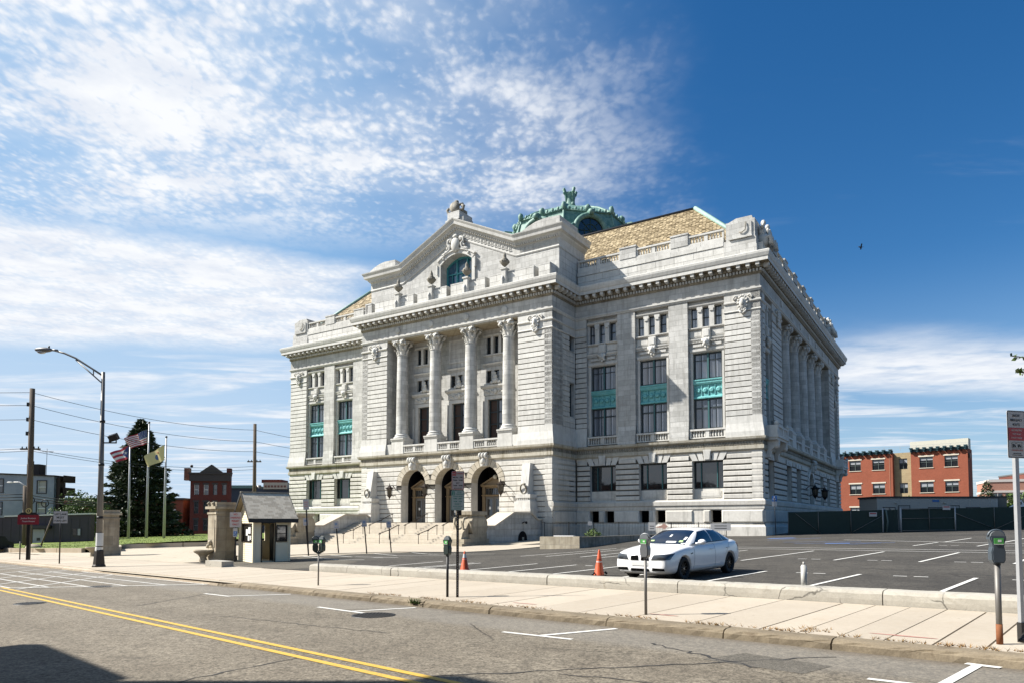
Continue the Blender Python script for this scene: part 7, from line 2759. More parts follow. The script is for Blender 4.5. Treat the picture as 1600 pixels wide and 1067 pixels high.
# ================================================================== BOOTH
SIDING, k, bs = new_mat('cream_siding')
geo = k.n('ShaderNodeNewGeometry')
cc = k.mix(k.noise(geo.outputs['Position'], 2.0, 5, .6), (.70, .61, .42), (.76, .68, .49))
k.t.links.new(cc, bs.inputs['Base Color']); bs.inputs['Roughness'].default_value = .6
fc = P(32.5, 16.36)
rotb = atan2(ND.y, ND.x)           # local x along ND, local y along SD
e = empty('guard_booth', fc, R(36), 'small cream clapboard attendant booth with shingled gable roof and open dark doorway', 'booth')
BW, BL = 1.8, 2.6      # x size (door wall), y size (gable wall)
H_ = 2.27
dxa, dxb = .42, 1.02     # doorway in the door wall (y=0 face)


def boards(mb, z0, z1, f, pitch=.105):
    """lapped boards: f(z0,z1,dz) emits geometry"""
    z = z0
    while z < z1 - .02:
        f(z, min(z + pitch, z1)); z += pitch


def clap_y(mb, x0, x1, y, z0, z1, sgn=-1):
    z = z0
    while z < z1 - .01:
        zt = min(z + .105, z1)
        mb.add([(x0, y + sgn * .022, z), (x1, y + sgn * .022, z), (x1, y + sgn * .004, zt), (x0, y + sgn * .004, zt), (x0, y, z), (x1, y, z)], [(0, 1, 2, 3), (4, 5, 1, 0)])
        z += .105


def clap_x(mb, y0, y1, x, z0, z1, sgn=-1, half=None):
    z = z0
    while z < z1 - .01:
        zt = min(z + .105, z1)
        a, b = y0, y1; a2, b2 = y0, y1
        if half:
            a = half(z)[0]; b = half(z)[1]; a2, b2 = half(zt)
        mb.add([(x + sgn * .022, a, z), (x + sgn * .022, b, z), (x + sgn * .004, b2, zt), (x + sgn * .004, a2, zt), (x, a, z), (x, b, z)], [(0, 1, 2, 3), (4, 5, 1, 0)])
        z += .105


# walls: shell with openings
w_ = MB()
w_.box(0, dxa, .01, .08, 0, H_); w_.box(dxb, 1.12, .01, .08, 0, H_); w_.box(1.12, 1.62, .01, .08, 0, 1.02); w_.box(1.12, 1.62, .01, .08, 1.80, H_); w_.box(1.62, BW, .01, .08, 0, H_); w_.box(dxa, dxb, .01, .08, 1.92, H_)
w_.box(0, .07, .08, .25, 0, H_); w_.box(0, .07, .25, 1.95, 0, 1.0); w_.box(0, .07, .25, 1.95, 1.88, H_); w_.box(0, .07, 1.95, BL, 0, H_)
w_.box(BW - .07, BW, .08, BL - .08, 0, 1.0); w_.box(BW - .07, BW, .08, .3, 1.0, H_); w_.box(BW - .07, BW, 1.6, BL - .08, 1.0, H_); w_.box(BW - .07, BW, .3, 1.6, 1.8, H_)
w_.box(.07, BW, BL - .08, BL, 0, 1.0); w_.box(.07, .3, BL - .08, BL, 1.0, H_); w_.box(1.3, BW, BL - .08, BL, 1.0, H_); w_.box(.3, 1.3, BL - .08, BL, 1.8, H_)
w_.box(.07, BW - .07, .08, BL - .08, 0, .05); w_.box(.07, BW - .07, .08, BL - .08, H_ - .05, H_)
w_.add([(.01, 0, H_), (.01, BL, H_), (.01, BL / 2, H_ + 1.12), (BW - .01, 0, H_), (BW - .01, BL, H_), (BW - .01, BL / 2, H_ + 1.12)], [(0, 1, 2), (3, 5, 4)])
link('wall', w_.mesh(SIDING), e)
c_ = MB()
for a, b, z0, z1 in ((0, dxa - .04, 0, H_), (dxb + .02, 1.08, 0, H_), (1.08, 1.66, 0, .98), (1.66, BW, 0, H_), (1.08, 1.66, 1.84, H_)): clap_y(c_, a, b, .01, z0, z1)
for a, b, z0, z1 in ((0, .21, 0, H_), (.21, 1.99, 0, .96), (1.99, BL, 0, H_), (.21, 1.99, 1.92, H_)): clap_x(c_, a, b, 0, z0, z1)
clap_x(c_, 0, 0, .01, H_, H_ + 1.08, -1, lambda z: ((z - H_) / 1.12 * BL / 2, BL - (z - H_) / 1.12 * BL / 2))
link('clapboards', c_.mesh(SIDING), e)
tr_ = MB().box(-.03, .06, -.03, 0.0, 0, H_).box(-.03, -.005, 0, .09, 0, H_).box(BW - .08, BW + .01, -.03, 0, 0, H_)
link('corner_trim', tr_.mesh(SIDING), e)
f_ = MB()
for (x0, x1, z0, z1) in ((dxa - .05, dxa, .0, 1.98), (dxb, dxb + .05, 0, 1.98), (dxa, dxb, 1.92, 1.98)): f_.box(x0, x1, -.035, .0, z0, z1)
link('door_frame', f_.mesh(BRONZE), e)
link('door', MB().box(dxb - .04, dxb, .08, .65, .05, 1.9).mesh(BRONZE), e)
def win_frame(pts, axis, th=.05):
    m = MB()
    a0, a1, z0, z1, pos = pts
    for (p, q_, r, s) in ((a0, a0 + th, z0, z1), (a1 - th, a1, z0, z1), (a0 + th, a1 - th, z1 - th, z1), (a0 + th, a1 - th, z0, z0 + th)):
        if axis == 'y': m.box(p, q_, pos - .04, pos, r, s)
        else: m.box(pos - .04, pos, p, q_, r, s)
    return m
fw = win_frame((1.10, 1.64, 1.0, 1.82, 0), 'y'); fw.box(1.15, 1.59, -.03, -.005, 1.39, 1.42)
o = link('window', fw.mesh(BRONZE), e); link('pane', MB().box(1.12, 1.62, .02, .03, 1.02, 1.8).mesh(GLASS_D), o)
fw = win_frame((.22, 1.98, .98, 1.90, 0), 'x')
o = link('window', fw.mesh(BRONZE), e); link('pane', MB().box(.02, .03, .25, 1.95, 1.0, 1.88).mesh(GLASS_D), o)
nt = MB()
for (a, b, z0, z1) in ((.55, .95, 1.40, 1.72), (1.0, 1.35, 1.30, 1.62), (.35, .6, 1.1, 1.3), (.7, 1.0, 1.05, 1.3), (.3, .45, 1.45, 1.6)): nt.box(.010, .018, a, b, z0, z1)
link('notice_paper', nt.mesh(PAPER), o)
m = MB()
ov, og = .26, .28
sl2 = 1.12 / (BL / 2)
ze, zr = H_ - ov * sl2 + .04, H_ + 1.12 + .04
rf = []
for sg in (0, 1):
    y0, y1 = (-ov, BL / 2) if sg == 0 else (BL + ov, BL / 2)
    m.add([(-og, y0, ze), (BW + og, y0, ze), (BW + og, y1, zr), (-og, y1, zr), (-og, y0, ze + .05), (BW + og, y0, ze + .05), (BW + og, y1, zr + .05), (-og, y1, zr + .05)], [(0, 1, 2, 3), (7, 6, 5, 4), (0, 4, 5, 1), (1, 5, 6, 2), (3, 7, 4, 0)])
rfo = link('roof', m.mesh(plain('roof_board', (.40, .33, .22), .8)), e)
fs = MB()
fs.box(-og - .02, BW + og + .02, -ov - .03, -ov, ze - .14, ze + .06); fs.box(-og - .02, BW + og + .02, BL + ov, BL + ov + .03, ze - .14, ze + .06)
for xx in (-og - .03, BW + og):
    for sg in (0, 1):
        y0, y1 = (-ov - .03, BL / 2) if sg == 0 else (BL + ov + .03, BL / 2)
        fs.add([(xx, y0, ze - .15), (xx, y1, zr - .10), (xx, y1, zr + .09), (xx, y0, ze + .06), (xx + .03, y0, ze - .15), (xx + .03, y1, zr - .10), (xx + .03, y1, zr + .09), (xx + .03, y0, ze + .06)], [(0, 1, 2, 3), (4, 7, 6, 5), (0, 4, 5, 1), (3, 2, 6, 7)])
link('fascia', fs.mesh(plain('black_trim', (.018, .016, .014), .6)), rfo)
SHG = plain('grey_shingle', (.55, .49, .39), .85, var=.25, scale=5)
SHG2 = plain('grey_shingle_dark', (.42, .37, .29), .85, var=.3, scale=5)
rows = 14
ln_ = sqrt((BL / 2 + ov) ** 2 + (zr - ze) ** 2)
tilt = atan2(zr - ze, BL / 2 + ov)
shm = [MB().box(0, .22, -.002, .145, 0, .012).mesh(SHG), MB().box(0, .22, -.010, .145, 0, .014).mesh(SHG2)]
for r in range(rows):
    t = r / rows
    y_, z_ = lerp(-ov - .02, BL / 2, t), lerp(ze, zr, t) + .053
    x = -og - .03 - .115 * (r % 2)
    while x < BW + og:
        link('shingle', shm[random.random() < .4], rfo, (max(x, -og - .03), y_, z_ + random.random() * .004), (tilt + .05, 0, 0), (min(1.0, (BW + og + .03 - x) / .225, (x + .225 + og + .03) / .225 if x < -og - .03 else 1), 1, 1))
        x += .228
link('ridge_cap', MB().box(-og - .03, BW + og + .03, BL / 2 - .1, BL / 2 + .1, zr + .04, zr + .075).mesh(SHG), rfo)

# ================================================================== STONE PYLONS WITH BASINS
def pylon(s, n, label, h=3.05):
    b_ = P(s, n)
    e = empty('stone_pylon', b_, rotb, label, 'pylon', 'pair of carved stone gate pylons')
    # local x along ND, y along SD ; size
    w, d = 1.0, .95
    m = MB()
    m.box(-.10, w + .10, -.10, d + .10, -.1, .30); m.box(-.05, w + .05, -.05, d + .05, .30, .55)
    link('plinth', m.mesh(STONE_T), e)
    m = MB(); m.box(0, w, 0, d, .55, h - .62)
    for (x0, x1, z0, z1) in ((.14, w - .14, .75, h - .9),):
        m.box(x0, x1, -.025, 0, z0, z1); m.box(-.025, 0, .14, d - .14, z0, z1)
    link('shaft', m.mesh(STONE_T), e)
    m = MB()
    m.box(-.04, w + .04, -.04, d + .04, h - .62, h - .52); m.box(.03, w - .03, .03, d - .03, h - .52, h - .35)
    m.box(-.12, w + .12, -.12, d + .12, h - .35, h - .22); m.box(-.02, w + .02, -.02, d + .02, h - .22, h)
    for yy in (.2, d - .2): m.tube([(-.13, yy, h - .1), (-.05, yy, h - .02), (.0, yy, h - .1), (-.06, yy, h - .22)], .06, 6)
    link('cap', m.mesh(STONE_T), e)
    m = MB()
    m.lathe([(.16, -.05), (.2, .10), (.15, .22), (.25, .38), (.44, .50), (.48, .58), (.48, .62), (.42, .62), (.38, .5), (.001, .48)], (-.42, d / 2), 20)
    m.tube([(-.05, d / 2, .9), (-.2, d / 2, .85), (-.22, d / 2, .7)], .07, 6)
    m.ball((-.08, d / 2, 1.0), .12, 8, 6, (1, 1, 1), .2)
    link('basin', m.mesh(STONE_T), e)
pylon(35.25, 15.75, 'carved tan stone pylon with basin beside the attendant booth', 3.05)
pylon(52.0, 15.6, 'carved tan stone pylon with basin half hidden behind the street light', 3.10)

# ================================================================== STREET LIGHT
b_ = XY(-19.78, 33.6)
e = empty('street_light', b_, 0, 'tall grey steel street light with curved arm, floodlight and taped notices', 'street light')
zb_ = b_.z
def L3(x, z, y=0.0): return (x + 19.78, y, z - zb_)
link('pole', MB().tube([L3(-19.78, zb_), L3(-19.84, 8.95)], [.155, .075], 12).mesh(GALV_D), e)
link('base', MB().lathe([(.30, -.02), (.30, .06), (.26, .12), (.20, .75), (.17, .82)], (.0, 0), 8, smooth=False).mesh(plain('dark_base_iron', (.05, .042, .035), .6, .3)), e)
for z in (7.0, 4.9, 2.35): link('clamp', MB().tube([(-.04 * z / 9, 0, z - .05), (-.04 * z / 9, 0, z + .06)], .16 - z * .006, 12).mesh(IRON), e)
arm = MB().tube([L3(-19.84, 8.75), L3(-20.3, 9.05), L3(-21.2, 9.62), L3(-21.75, 9.86), L3(-22.25, 10.0)], .045, 8)
arm.tube([L3(-19.84, 8.36), L3(-20.3, 8.76), L3(-21.2, 9.55)], .032, 6); arm.tube([L3(-20.32, 8.76), L3(-20.32, 9.06)], .025, 6)
link('arm', arm.mesh(GALV_D), e)
lm = MB(); lm.ball(L3(-22.78, 10.03), .20, 14, 8, (2.2, .9, .62)); lm.tube([L3(-22.35, 10.02), L3(-22.1, 10.0)], .055, 8)
l_ = link('lamp_head', lm.mesh(plain('lamp_housing', (.16, .155, .15), .5, .3)), e)
lg_ = MB(); lg_.ball(L3(-22.88, 9.95), .15, 12, 8, (1.5, .9, .75)); link('lens', lg_.mesh(LENS), l_)
link('photocell', MB().tube([L3(-22.52, 10.12), L3(-22.52, 10.22)], .04, 8).mesh(IRON), l_)
fl = MB(); fl.tube([L3(-19.82, 5.5), L3(-19.1, 5.5)], .035, 6); fl.tube([L3(-19.45, 5.5), L3(-19.45, 5.62)], .03, 5); fl.tube([L3(-19.12, 5.5), L3(-19.12, 5.62)], .03, 5)
s0 = len(fl.v); fl.box(-.2, .2, -.13, .13, -.15, .15); fl.xform(Matrix.Translation(L3(-19.25, 5.76)) @ Matrix.Rotation(R(-18), 4, 'Y') @ Matrix.Rotation(R(25), 4, 'X'), s0)
link('floodlight', fl.mesh(IRON), e)
pp = MB(); pp.tube([(0, 0, 1.0), (-.0, 0, 1.62)], .160, 12, cap=False); pp.tube([(-.03, -.02, .60), (0, 0, .95)], .165, 12, cap=False)
link('taped_notices', pp.mesh(PAPER), e)

# ================================================================== UTILITY POLES AND WIRES
POLEW = plain('weathered_pole', (.115, .085, .06), .9, var=.3, scale=5)
def pole(x, y, top_z, r, label, cross=(), gp='wooden utility poles'):
    b_ = XY(x, y)
    e = empty('utility_pole', b_, 0, label, 'utility pole', gp)
    link('pole_shaft', MB().tube([(.15, 0, -.3), (0, 0, top_z - b_.z)], [r * 1.25, r], 10).mesh(POLEW), e)
    for z in cross:
        c = link('crossarm', MB().box(-.9, .9, -.08, .08, z - b_.z - .07, z - b_.z + .07).mesh(POLEW), e)
        ins = MB()
        for xx in (-.75, -.35, .35, .75): ins.tube([(xx, 0, z - b_.z + .07), (xx, 0, z - b_.z + .24)], .05, 6)
        link('insulators', ins.mesh(IRON), c)
    return e
p1 = pole(-44.3, 64.0, 14.05, .22, 'tall brown wooden utility pole left of the street light', (8.45,))
hw_ = MB()
for z in (12.6, 11.2, 9.9): hw_.box(-.42, -.15, -.1, .1, z + .9 - .2, z + .9 + .15)
link('pole_hardware', hw_.mesh(IRON), p1)
sl3 = MB(); sl3.tube([(-.2, 0, 5.9), (-.9, 0, 6.3), (-1.4, 0, 6.3)], .05, 6); sl3.ball((-1.75, 0, 6.28), .13, 10, 6, (2.4, 1, .5)); link('small_street_lamp', sl3.mesh(WHITE_PT), p1)
p2 = pole(-33.3, 90.0, 14.5, .20, 'slim wooden utility pole rising behind the booth roof', (9.6,))
p3 = pole(-51.6, 74.0, 5.6, .22, 'short dark wooden pole in front of the grey building', ())
p4 = pole(-59.5, 78.0, 6.0, .16, 'pale post at the extreme left edge before the grey building', ())
def wire(a, b, sag, r, label, gp='overhead wires'):
    a, b = Vector(a), Vector(b)
    pts = []
    for i in range(17):
        t = i / 16
        p = a.lerp(b, t); p.z -= sag * 4 * t * (1 - t)
        pts.append(p)
    return setp(MB().tube(pts, r, 4).build('overhead_wire', IRON), label, 'wire', gp)
WD = [(13.65, 14.2, 'topmost'), (12.45, 12.9, 'second'), (11.15, 11.6, 'third'), ]
for i, (za, zc_, nm2) in enumerate(((13.68, 13.6, 'topmost'), (12.48, 12.35, 'second highest'), (11.17, 11.0, 'third highest'))):
    wire((-44.3, 64, za), (-33.3, 90, [13.7, 12.2, 10.9][i]), .75, .022, '%s wire between the tall pole and the pole behind the booth' % nm2)
    wire((-80, 60, [14.6, 13.6, 12.0][i]), (-44.3, 64, za), .5, .022, '%s wire running out to the left from the tall pole' % nm2)
    wire((-33.3, 90, [13.7, 12.2, 10.9][i]), (-18, 128, [14.5, 13.2, 12.0][i]), .6, .025, '%s wire from the pole behind the booth towards the courthouse' % nm2)
for i, (y_, z_) in enumerate(((63.9, 8.5), (64.1, 8.3))):
    wire((-44.3, y_, z_), (-33.3, 90, 9.0 - i * .4), .8, .02, '%s of two low wires at the crossarm of the tall pole' % ('upper', 'lower')[i])
    wire((-80, 62, 7.9 - i * .3), (-44.3, y_, z_), .4, .02, '%s of two low wires left of the tall pole' % ('upper', 'lower')[i])
for i, z_ in enumerate((4.7, 4.4, 4.1)):
    wire((-75, 70, z_ + .1), (-51.6, 74, z_), .15, .04, '%s thick cable crossing the grey house left of the short pole' % ('upper', 'middle', 'lower')[i])
    wire((-51.6, 74, z_), (-43.5, 76, z_ - .9 + .15 * i), .15, .04, '%s thick cable right of the short dark pole' % ('upper', 'middle', 'lower')[i])
for ii, (x, z) in enumerate(((-50.9, 4.05), (-49.4, 3.75))):
    m = MB()
    for q_ in range(2): m.tube([(x + (.36 + .04 * q_) * cos(t), 73.9, z + (.36 + .04 * q_) * sin(t)) for t in [6.3 * i / 14 for i in range(15)]], .03, 5)
    setp(m.build('cable_coil', IRON), ('coil of black cable hanging by the short dark pole', 'coil of black cable hanging right of the tall utility pole')[ii], 'cable coil')

# ================================================================== FLAGS
FR_, FW_, FB_ = plain('flag_red', (.45, .03, .05), .7, var=.04), plain('flag_white', (.72, .70, .68), .7, var=.04), plain('flag_navy', (.03, .05, .18), .7, var=.04)
BUFF = plain('flag_buff', (.72, .60, .30), .7, var=.05)
def flagpole(x, y, zt, label, lean=0.0):
    b_ = XY(x, y)
    dz = .5
    e = empty('flagpole', b_ + Vector((0, 0, .3)), 0, label, 'flagpole', 'flagpoles on the lawn')
    link('pole_tube', MB().tube([(0, 0, 0), (lean, 0, zt - b_.z - .3)], [.17, .08], 12).mesh(GALV), e)
    link('finial', MB().ball((lean, 0, zt - b_.z - .15), .14, 8, 6).mesh(IRON), e)
def flag(name_, Y, ht, hb, ft, fb, fmat, label, nx=26, ny=13, stars=None):
    """corners (x,z): hoist top, hoist bottom, fly top, fly bottom"""
    mats = [FR_, FW_, FB_, BUFF]
    def pt(u_, v_):
        tx = lerp(ht[0], ft[0], u_); tz = lerp(ht[1], ft[1], u_)
        bx = lerp(hb[0], fb[0], u_); bz = lerp(hb[1], fb[1], u_)
        x, z = lerp(tx, bx, v_), lerp(tz, bz, v_)
        amp = u_ ** .7
        return (x, Y - .28 * amp * sin(u_ * 8.0 + v_ * 1.6), z + .07 * amp * sin(u_ * 9.5 + v_ * 2 + 1))
    mb = MB(); mb.smooth = True
    for j in range(ny):
        for i in range(nx):
            mb.cur = fmat((i + .5) / nx, (j + .5) / ny)
            mb.add([pt(i / nx, j / ny), pt((i + 1) / nx, j / ny), pt((i + 1) / nx, (j + 1) / ny), pt(i / nx, (j + 1) / ny)], [(0, 3, 2, 1)])
    me = mb.mesh(mats)
    bmm = bmesh.new(); bmm.from_mesh(me); bmesh.ops.remove_doubles(bmm, verts=bmm.verts, dist=.001); bmm.to_mesh(me); bmm.free()
    e = empty(name_, (ht[0], Y, ht[1]), 0, label, 'flag')
    c = link('cloth', me, e, (-ht[0], -Y, -ht[1]))
    if stars:
        sm_ = MB()
        for (u_, v_, r_) in stars:
            p = Vector(pt(u_, v_))
            for sd_ in (-.012, .012):
                sm_.add([(p.x + r_ * (1 if k2 % 2 == 0 else .42) * sin(k2 * pi / 5), p.y + sd_, p.z + r_ * (1 if k2 % 2 == 0 else .42) * cos(k2 * pi / 5)) for k2 in range(10)], [tuple(range(10))])
        link('stars', sm_.mesh(FW_), c)
    return e, pt, c
flagpole(-49.3, 90, 11.8, 'left flagpole on the lawn carrying the flag with five stripes', -.1)
flagpole(-45.85, 87.8, 14.2, 'tallest middle flagpole on the lawn carrying the national flag', 0)
flagpole(-41.75, 84, 11.9, 'right flagpole on the lawn carrying the buff flag', 0)
flag('striped_flag', 87.6, (-46.0, 13.45), (-46.0, 11.65), (-48.75, 12.35), (-48.0, 11.05), lambda u_, v_: 2 if (u_ < .42 and v_ < 7 / 13) else (0 if int(v_ * 13) % 2 == 0 else 1),
     'red and white striped flag with starry blue canton on the middle flagpole', 26, 13, [(.04 + .075 * i, .05 + .1 * j, .055) for i in range(5) for j in range(5)])
def prf(u_, v_):
    if u_ < .48 * (1 - abs(v_ - .5) * 2): return 2
    return 0 if int(v_ * 5) % 2 == 0 else 1
flag('single_star_flag', 89.8, (-49.45, 11.65), (-49.45, 10.0), (-51.75, 10.75), (-51.0, 9.45), prf, 'red and white five stripe flag with a single star on the left flagpole', 30, 20, [(.17, .5, .22)])
e_, pt_, c_ = flag('buff_flag', 83.8, (-41.85, 11.1), (-41.85, 9.2), (-44.15, 9.75), (-43.8, 8.4), lambda u_, v_: 3, 'buff coloured state flag with blue crest on the right flagpole')
m = MB(); p = Vector(pt_(.42, .52))
for sd_ in (-.03, .03):
    m.add([(p.x + .26 * cos(t), p.y + sd_, p.z + .34 * sin(t) - .05) for t in [6.28 * i / 12 for i in range(12)]], [tuple(range(12))])
link('crest', m.mesh(plain('crest_blue', (.09, .14, .3), .7)), c_)
m = MB(); p = Vector(pt_(.35, .27))
m.ball((p.x, p.y - .02, p.z), .14, 7, 5, (1.4, .3, .7)); link('crest_top', m.mesh(plain('crest_red', (.45, .18, .08), .7)), c_)

# ================================================================== RAILING, PLANTER, BIRD
rl0, rl1 = bl(-17.4, -5.6), bl(-2.6, -1.7)
a = Vector((rl0.x, rl0.y)); b = Vector((rl1.x, rl1.y))
L_ = (b - a).length
e = empty('iron_railing', (a.x, a.y, gh(a.x, a.y)), atan2((b - a).y, (b - a).x), 'low black iron railing in front of the right wing basement windows', 'railing')
m = MB()
zt = 1.66
def rz_(x): return gh(*(a.lerp(b, x / L_))) - gh(a.x, a.y)
sl_r = rz_(L_) / L_
hgt = lambda x: (zt - gh(a.x, a.y))
link('top_rail', MB().box(0, L_, -.025, .025, hgt(0) - .03, hgt(0) + .02).mesh(IRON), e)
link('bottom_rail', MB().prism([(0, .1), (L_, rz_(L_) + .1), (L_, rz_(L_) + .15), (0, .15)], -.02, .02).mesh(IRON), e)
bm_ = MB(); n = int(L_ / .13)
for i in range(n + 1):
    x = i * L_ / n
    bm_.box(x - .009, x + .009, -.009, .009, rz_(x) + .1, hgt(x) - .02)
link('balusters', bm_.mesh(IRON), e, kind='stuff')
for i in range(8):
    x = i * L_ / 7
    link('rail_post', MB().box(x - .03, x + .03, -.03, .03, rz_(x) - .1, hgt(x) + .08).mesh(IRON), e)
# low tan planter wall
p0, p1 = XY(1.9, 47.9), XY(4.45, 46.26)
p2_ = XY(4.45 + .543 * 14, 46.26 + .84 * 14)
e = empty('planter_wall', p0, 0, 'low tan stone wall with its shaded side coloured darker beside the arched side door', 'wall')
def wl(q0, q1, h0, h1, mat, nm2, th=.35, z0=None):
    q0, q1 = Vector(q0), Vector(q1)
    d = Vector((q1.x - q0.x, q1.y - q0.y)).normalized(); nn = Vector((-d.y, d.x, 0)) * th
    V = []
    for q_, h in ((q0, h0), (q1, h1)):
        for o_ in (Vector((0, 0, 0)), nn):
            V += [q_ + o_ - Vector((0, 0, .2)) - p0, Vector((q_.x + o_.x, q_.y + o_.y, h)) - p0]
    link(nm2, MB().add(V, [(0, 4, 5, 1), (2, 3, 7, 6), (1, 5, 7, 3), (0, 1, 3, 2), (4, 6, 7, 5)]).mesh(mat), e)
wl(p0, p1, .72, .76, STONE_T, 'wall_block'); wl(p1, p2_, .72, .72, STONE_D, 'side_wall')  # same wall; darker stone on the side wall paints in its shade
# shrub, bench, equipment seen through the railing
shr = MB()
for _ in range(600):
    t, p_ = random.random() * 6.28, random.random() ** .5 * .75
    c0 = Vector((p_ * cos(t), p_ * .7 * sin(t), random.random() * 1.1 * (1 - p_ * .6)))
    a_ = Vector((random.gauss(0, 1), random.gauss(0, 1), random.gauss(0, 1))).normalized() * .06
    b2 = a_.cross(Vector((random.gauss(0, 1), random.gauss(0, 1), random.gauss(0, 1)))).normalized() * .05
    shr.add([c0 - a_, c0 + b2, c0 + a_, c0 - b2], [(0, 1, 2, 3)])
setp(shr.build('shrub', LEAF, None, XY(6.6, 57.0)), 'rounded dark shrub behind the iron railing at the inner corner', 'shrub')
e = empty('garden_bench', XY(4.2, 56.0), R(-33), 'pale bench top showing through the iron railing above the tan wall', 'bench')
link('seat', MB().box(-.9, .9, -.2, .2, .40, .52).mesh(WHITE_PT), e)
for x in (-.6, .6): link('leg', MB().box(x - .08, x + .08, -.15, .15, -.2, .4).mesh(STONE_T), e)
e = empty('white_notice', XY(6.7, 60.2), R(-8), 'small square white notice fixed near the shrub at the inner corner', 'notice')
link('notice_plate', MB().box(-.18, .18, -.01, .01, 1.45 - gh(6.7, 60.2), 1.8 - gh(6.7, 60.2)).mesh(SWHITE), e); link('stake', MB().tube([(0, .03, -.1), (0, .03, 1.3)], .02, 5).mesh(IRON), e)
for (x, z0, z1, w2, lb, mt) in ((11.75, 1.02, 1.72, .30, 'white rectangular notice hanging on the iron railing behind the car', SWHITE), (17.0, 1.05, 1.62, .8, 'wide white notice hanging on the right end of the iron railing', SWHITE)):
    y_ = a.y + (b.y - a.y) * (x - a.x) / (b.x - a.x) - .08
    o = empty('railing_notice', (x, y_, 0), atan2((b - a).y, (b - a).x), lb, 'notice')
    link('notice_plate', MB().box(-w2, w2, -.01, .0, z0, z1).mesh(mt), o)
    link('notice_print', MB().box(-w2 * .6, w2 * .6, -.014, -.011, z0 + .15, z0 + .2).box(-w2 * .6, w2 * .6, -.014, -.011, z0 + .35, z0 + .4).mesh(BLACK), o)
y_ = a.y + (b.y - a.y) * (12.7 - a.x) / (b.x - a.x) - .08
o = empty('orange_notice', (12.7, y_, 0), atan2((b - a).y, (b - a).x), 'faded orange diamond shaped notice on the iron railing', 'notice')
link('notice_plate', MB().prism([(-.32, 1.38), (0, 1.12), (.32, 1.38), (0, 1.64)], -.012, 0).prism([(-.8, 1.3), (-.2, 1.24), (-.2, 1.46)], -.010, .002).mesh(plain('faded_orange', (.62, .36, .28), .6)), o)
# bird
m = MB(); m.ball((0, 0, 0), .16, 8, 6, (2.0, .8, .8)); m.ball((-.34, 0, .05), .10, 7, 5)
m.add([(-.1, 0, 0), (.15, 0, 0), (.25, -.1, .55), (.05, -.1, .62)], [(0, 1, 2, 3)]); m.add([(-.1, 0, 0), (.15, 0, 0), (.30, .4, -.25), (.1, .45, -.3)], [(0, 1, 2, 3)]); m.add([(.28, 0, 0), (.6, .1, .04), (.6, -.1, .04)], [(0, 1, 2)])
setp(m.build('bird', IRON, None, (61.05, 120, 49.8)), 'tiny dark bird flying in the blue sky right of the courthouse', 'bird')
# ================================================================== TREES
def rv():
    return Vector((random.gauss(0, 1), random.gauss(0, 1), random.gauss(0, 1))).normalized()


def spruce(x, y, z0, h, w, label, n_br=210, dens=34, gp=None, qs=.16):
    e = empty('spruce_tree', (x, y, z0), 0, label, 'tree', gp)
    link('trunk', MB().tube([(0, 0, -.3), (0, 0, h * .96)], [h * .016, .03], 8).mesh(BARK), e)
    V = []; F_ = []
    for i in range(n_br):
        t = (i + random.random()) / n_br
        z = lerp(.03, .985, t) * h
        k = (1 - z / h)
        L_ = w * (k ** .80) * random.uniform(.72, 1.12) + .15
        a = i * 2.399 + random.random() * .5
        d = Vector((cos(a), sin(a), 0))
        tip = d * L_ + Vector((0, 0, -L_ * .16 + L_ * .10 * random.random()))
        m = int(dens * (L_ / w + .12))
        for j in range(m):
            u_ = sqrt((j + random.random()) / m)
            p = Vector((0, 0, z)) + tip * u_ + Vector((0, 0, -.25 * L_ * u_ * (1 - u_)))
            spread = (.10 + .16 * L_ * (1 - u_ * .75))
            p += Vector((-d.y, d.x, 0)) * random.gauss(0, spread) + Vector((0, 0, random.gauss(0, .12) - .1))
            ax = (d + rv() * .6).normalized() * qs * random.uniform(1.2, 2.8)
            b = ax.cross(rv()).normalized() * qs * .55
            k2 = len(V)
            V += [p - ax * .4, p + b, p + ax + Vector((0, 0, -.04)), p - b]
            F_.append((k2, k2 + 1, k2 + 2, k2 + 3))
    link('crown', MB().add(V, F_).mesh(NEEDLE), e)
    return e


def leafy(x, y, z0, h, w, label, n=2600, q=.17, mat=None, gp=None, name='leafy_tree', blobs=13, trunk=.16, low=.28):
    e = empty(name, (x, y, z0), 0, label, 'tree', gp)
    tk = MB().tube([(0, 0, -.3), (.05, 0, h * .35), (0, .05, h * .62)], [trunk, trunk * .75, trunk * .4], 8)
    cs_ = []
    for i in range(blobs):
        a = i * 2.4; zz = lerp(low, .86, (i + .5) / blobs) * h
        rr = w * .5 * random.uniform(.25, .8) * (1 - abs(zz / h - .5) * .9)
        c = Vector((rr * cos(a), rr * sin(a), zz))
        cs_.append((c, w * random.uniform(.20, .33)))
        tk.tube([(0, 0, zz * .55), c * .8 + Vector((0, 0, c.z * .12)), c], [trunk * .35, trunk * .2, .02], 5)
    link('trunk', tk.mesh(BARK), e)
    V = []; F_ = []
    for i in range(n):
        c, r = random.choice(cs_)
        d = rv(); p = c + Vector((d.x, d.y, d.z * .75)) * r * random.random() ** .4
        ax = rv() * q * random.uniform(.6, 1.3); b = ax.cross(rv()).normalized() * q * .6
        k2 = len(V)
        V += [p - ax, p + b, p + ax, p - b]; F_.append((k2, k2 + 1, k2 + 2, k2 + 3))
    link('crown', MB().add(V, F_).mesh(mat or LEAF), e)
    return e


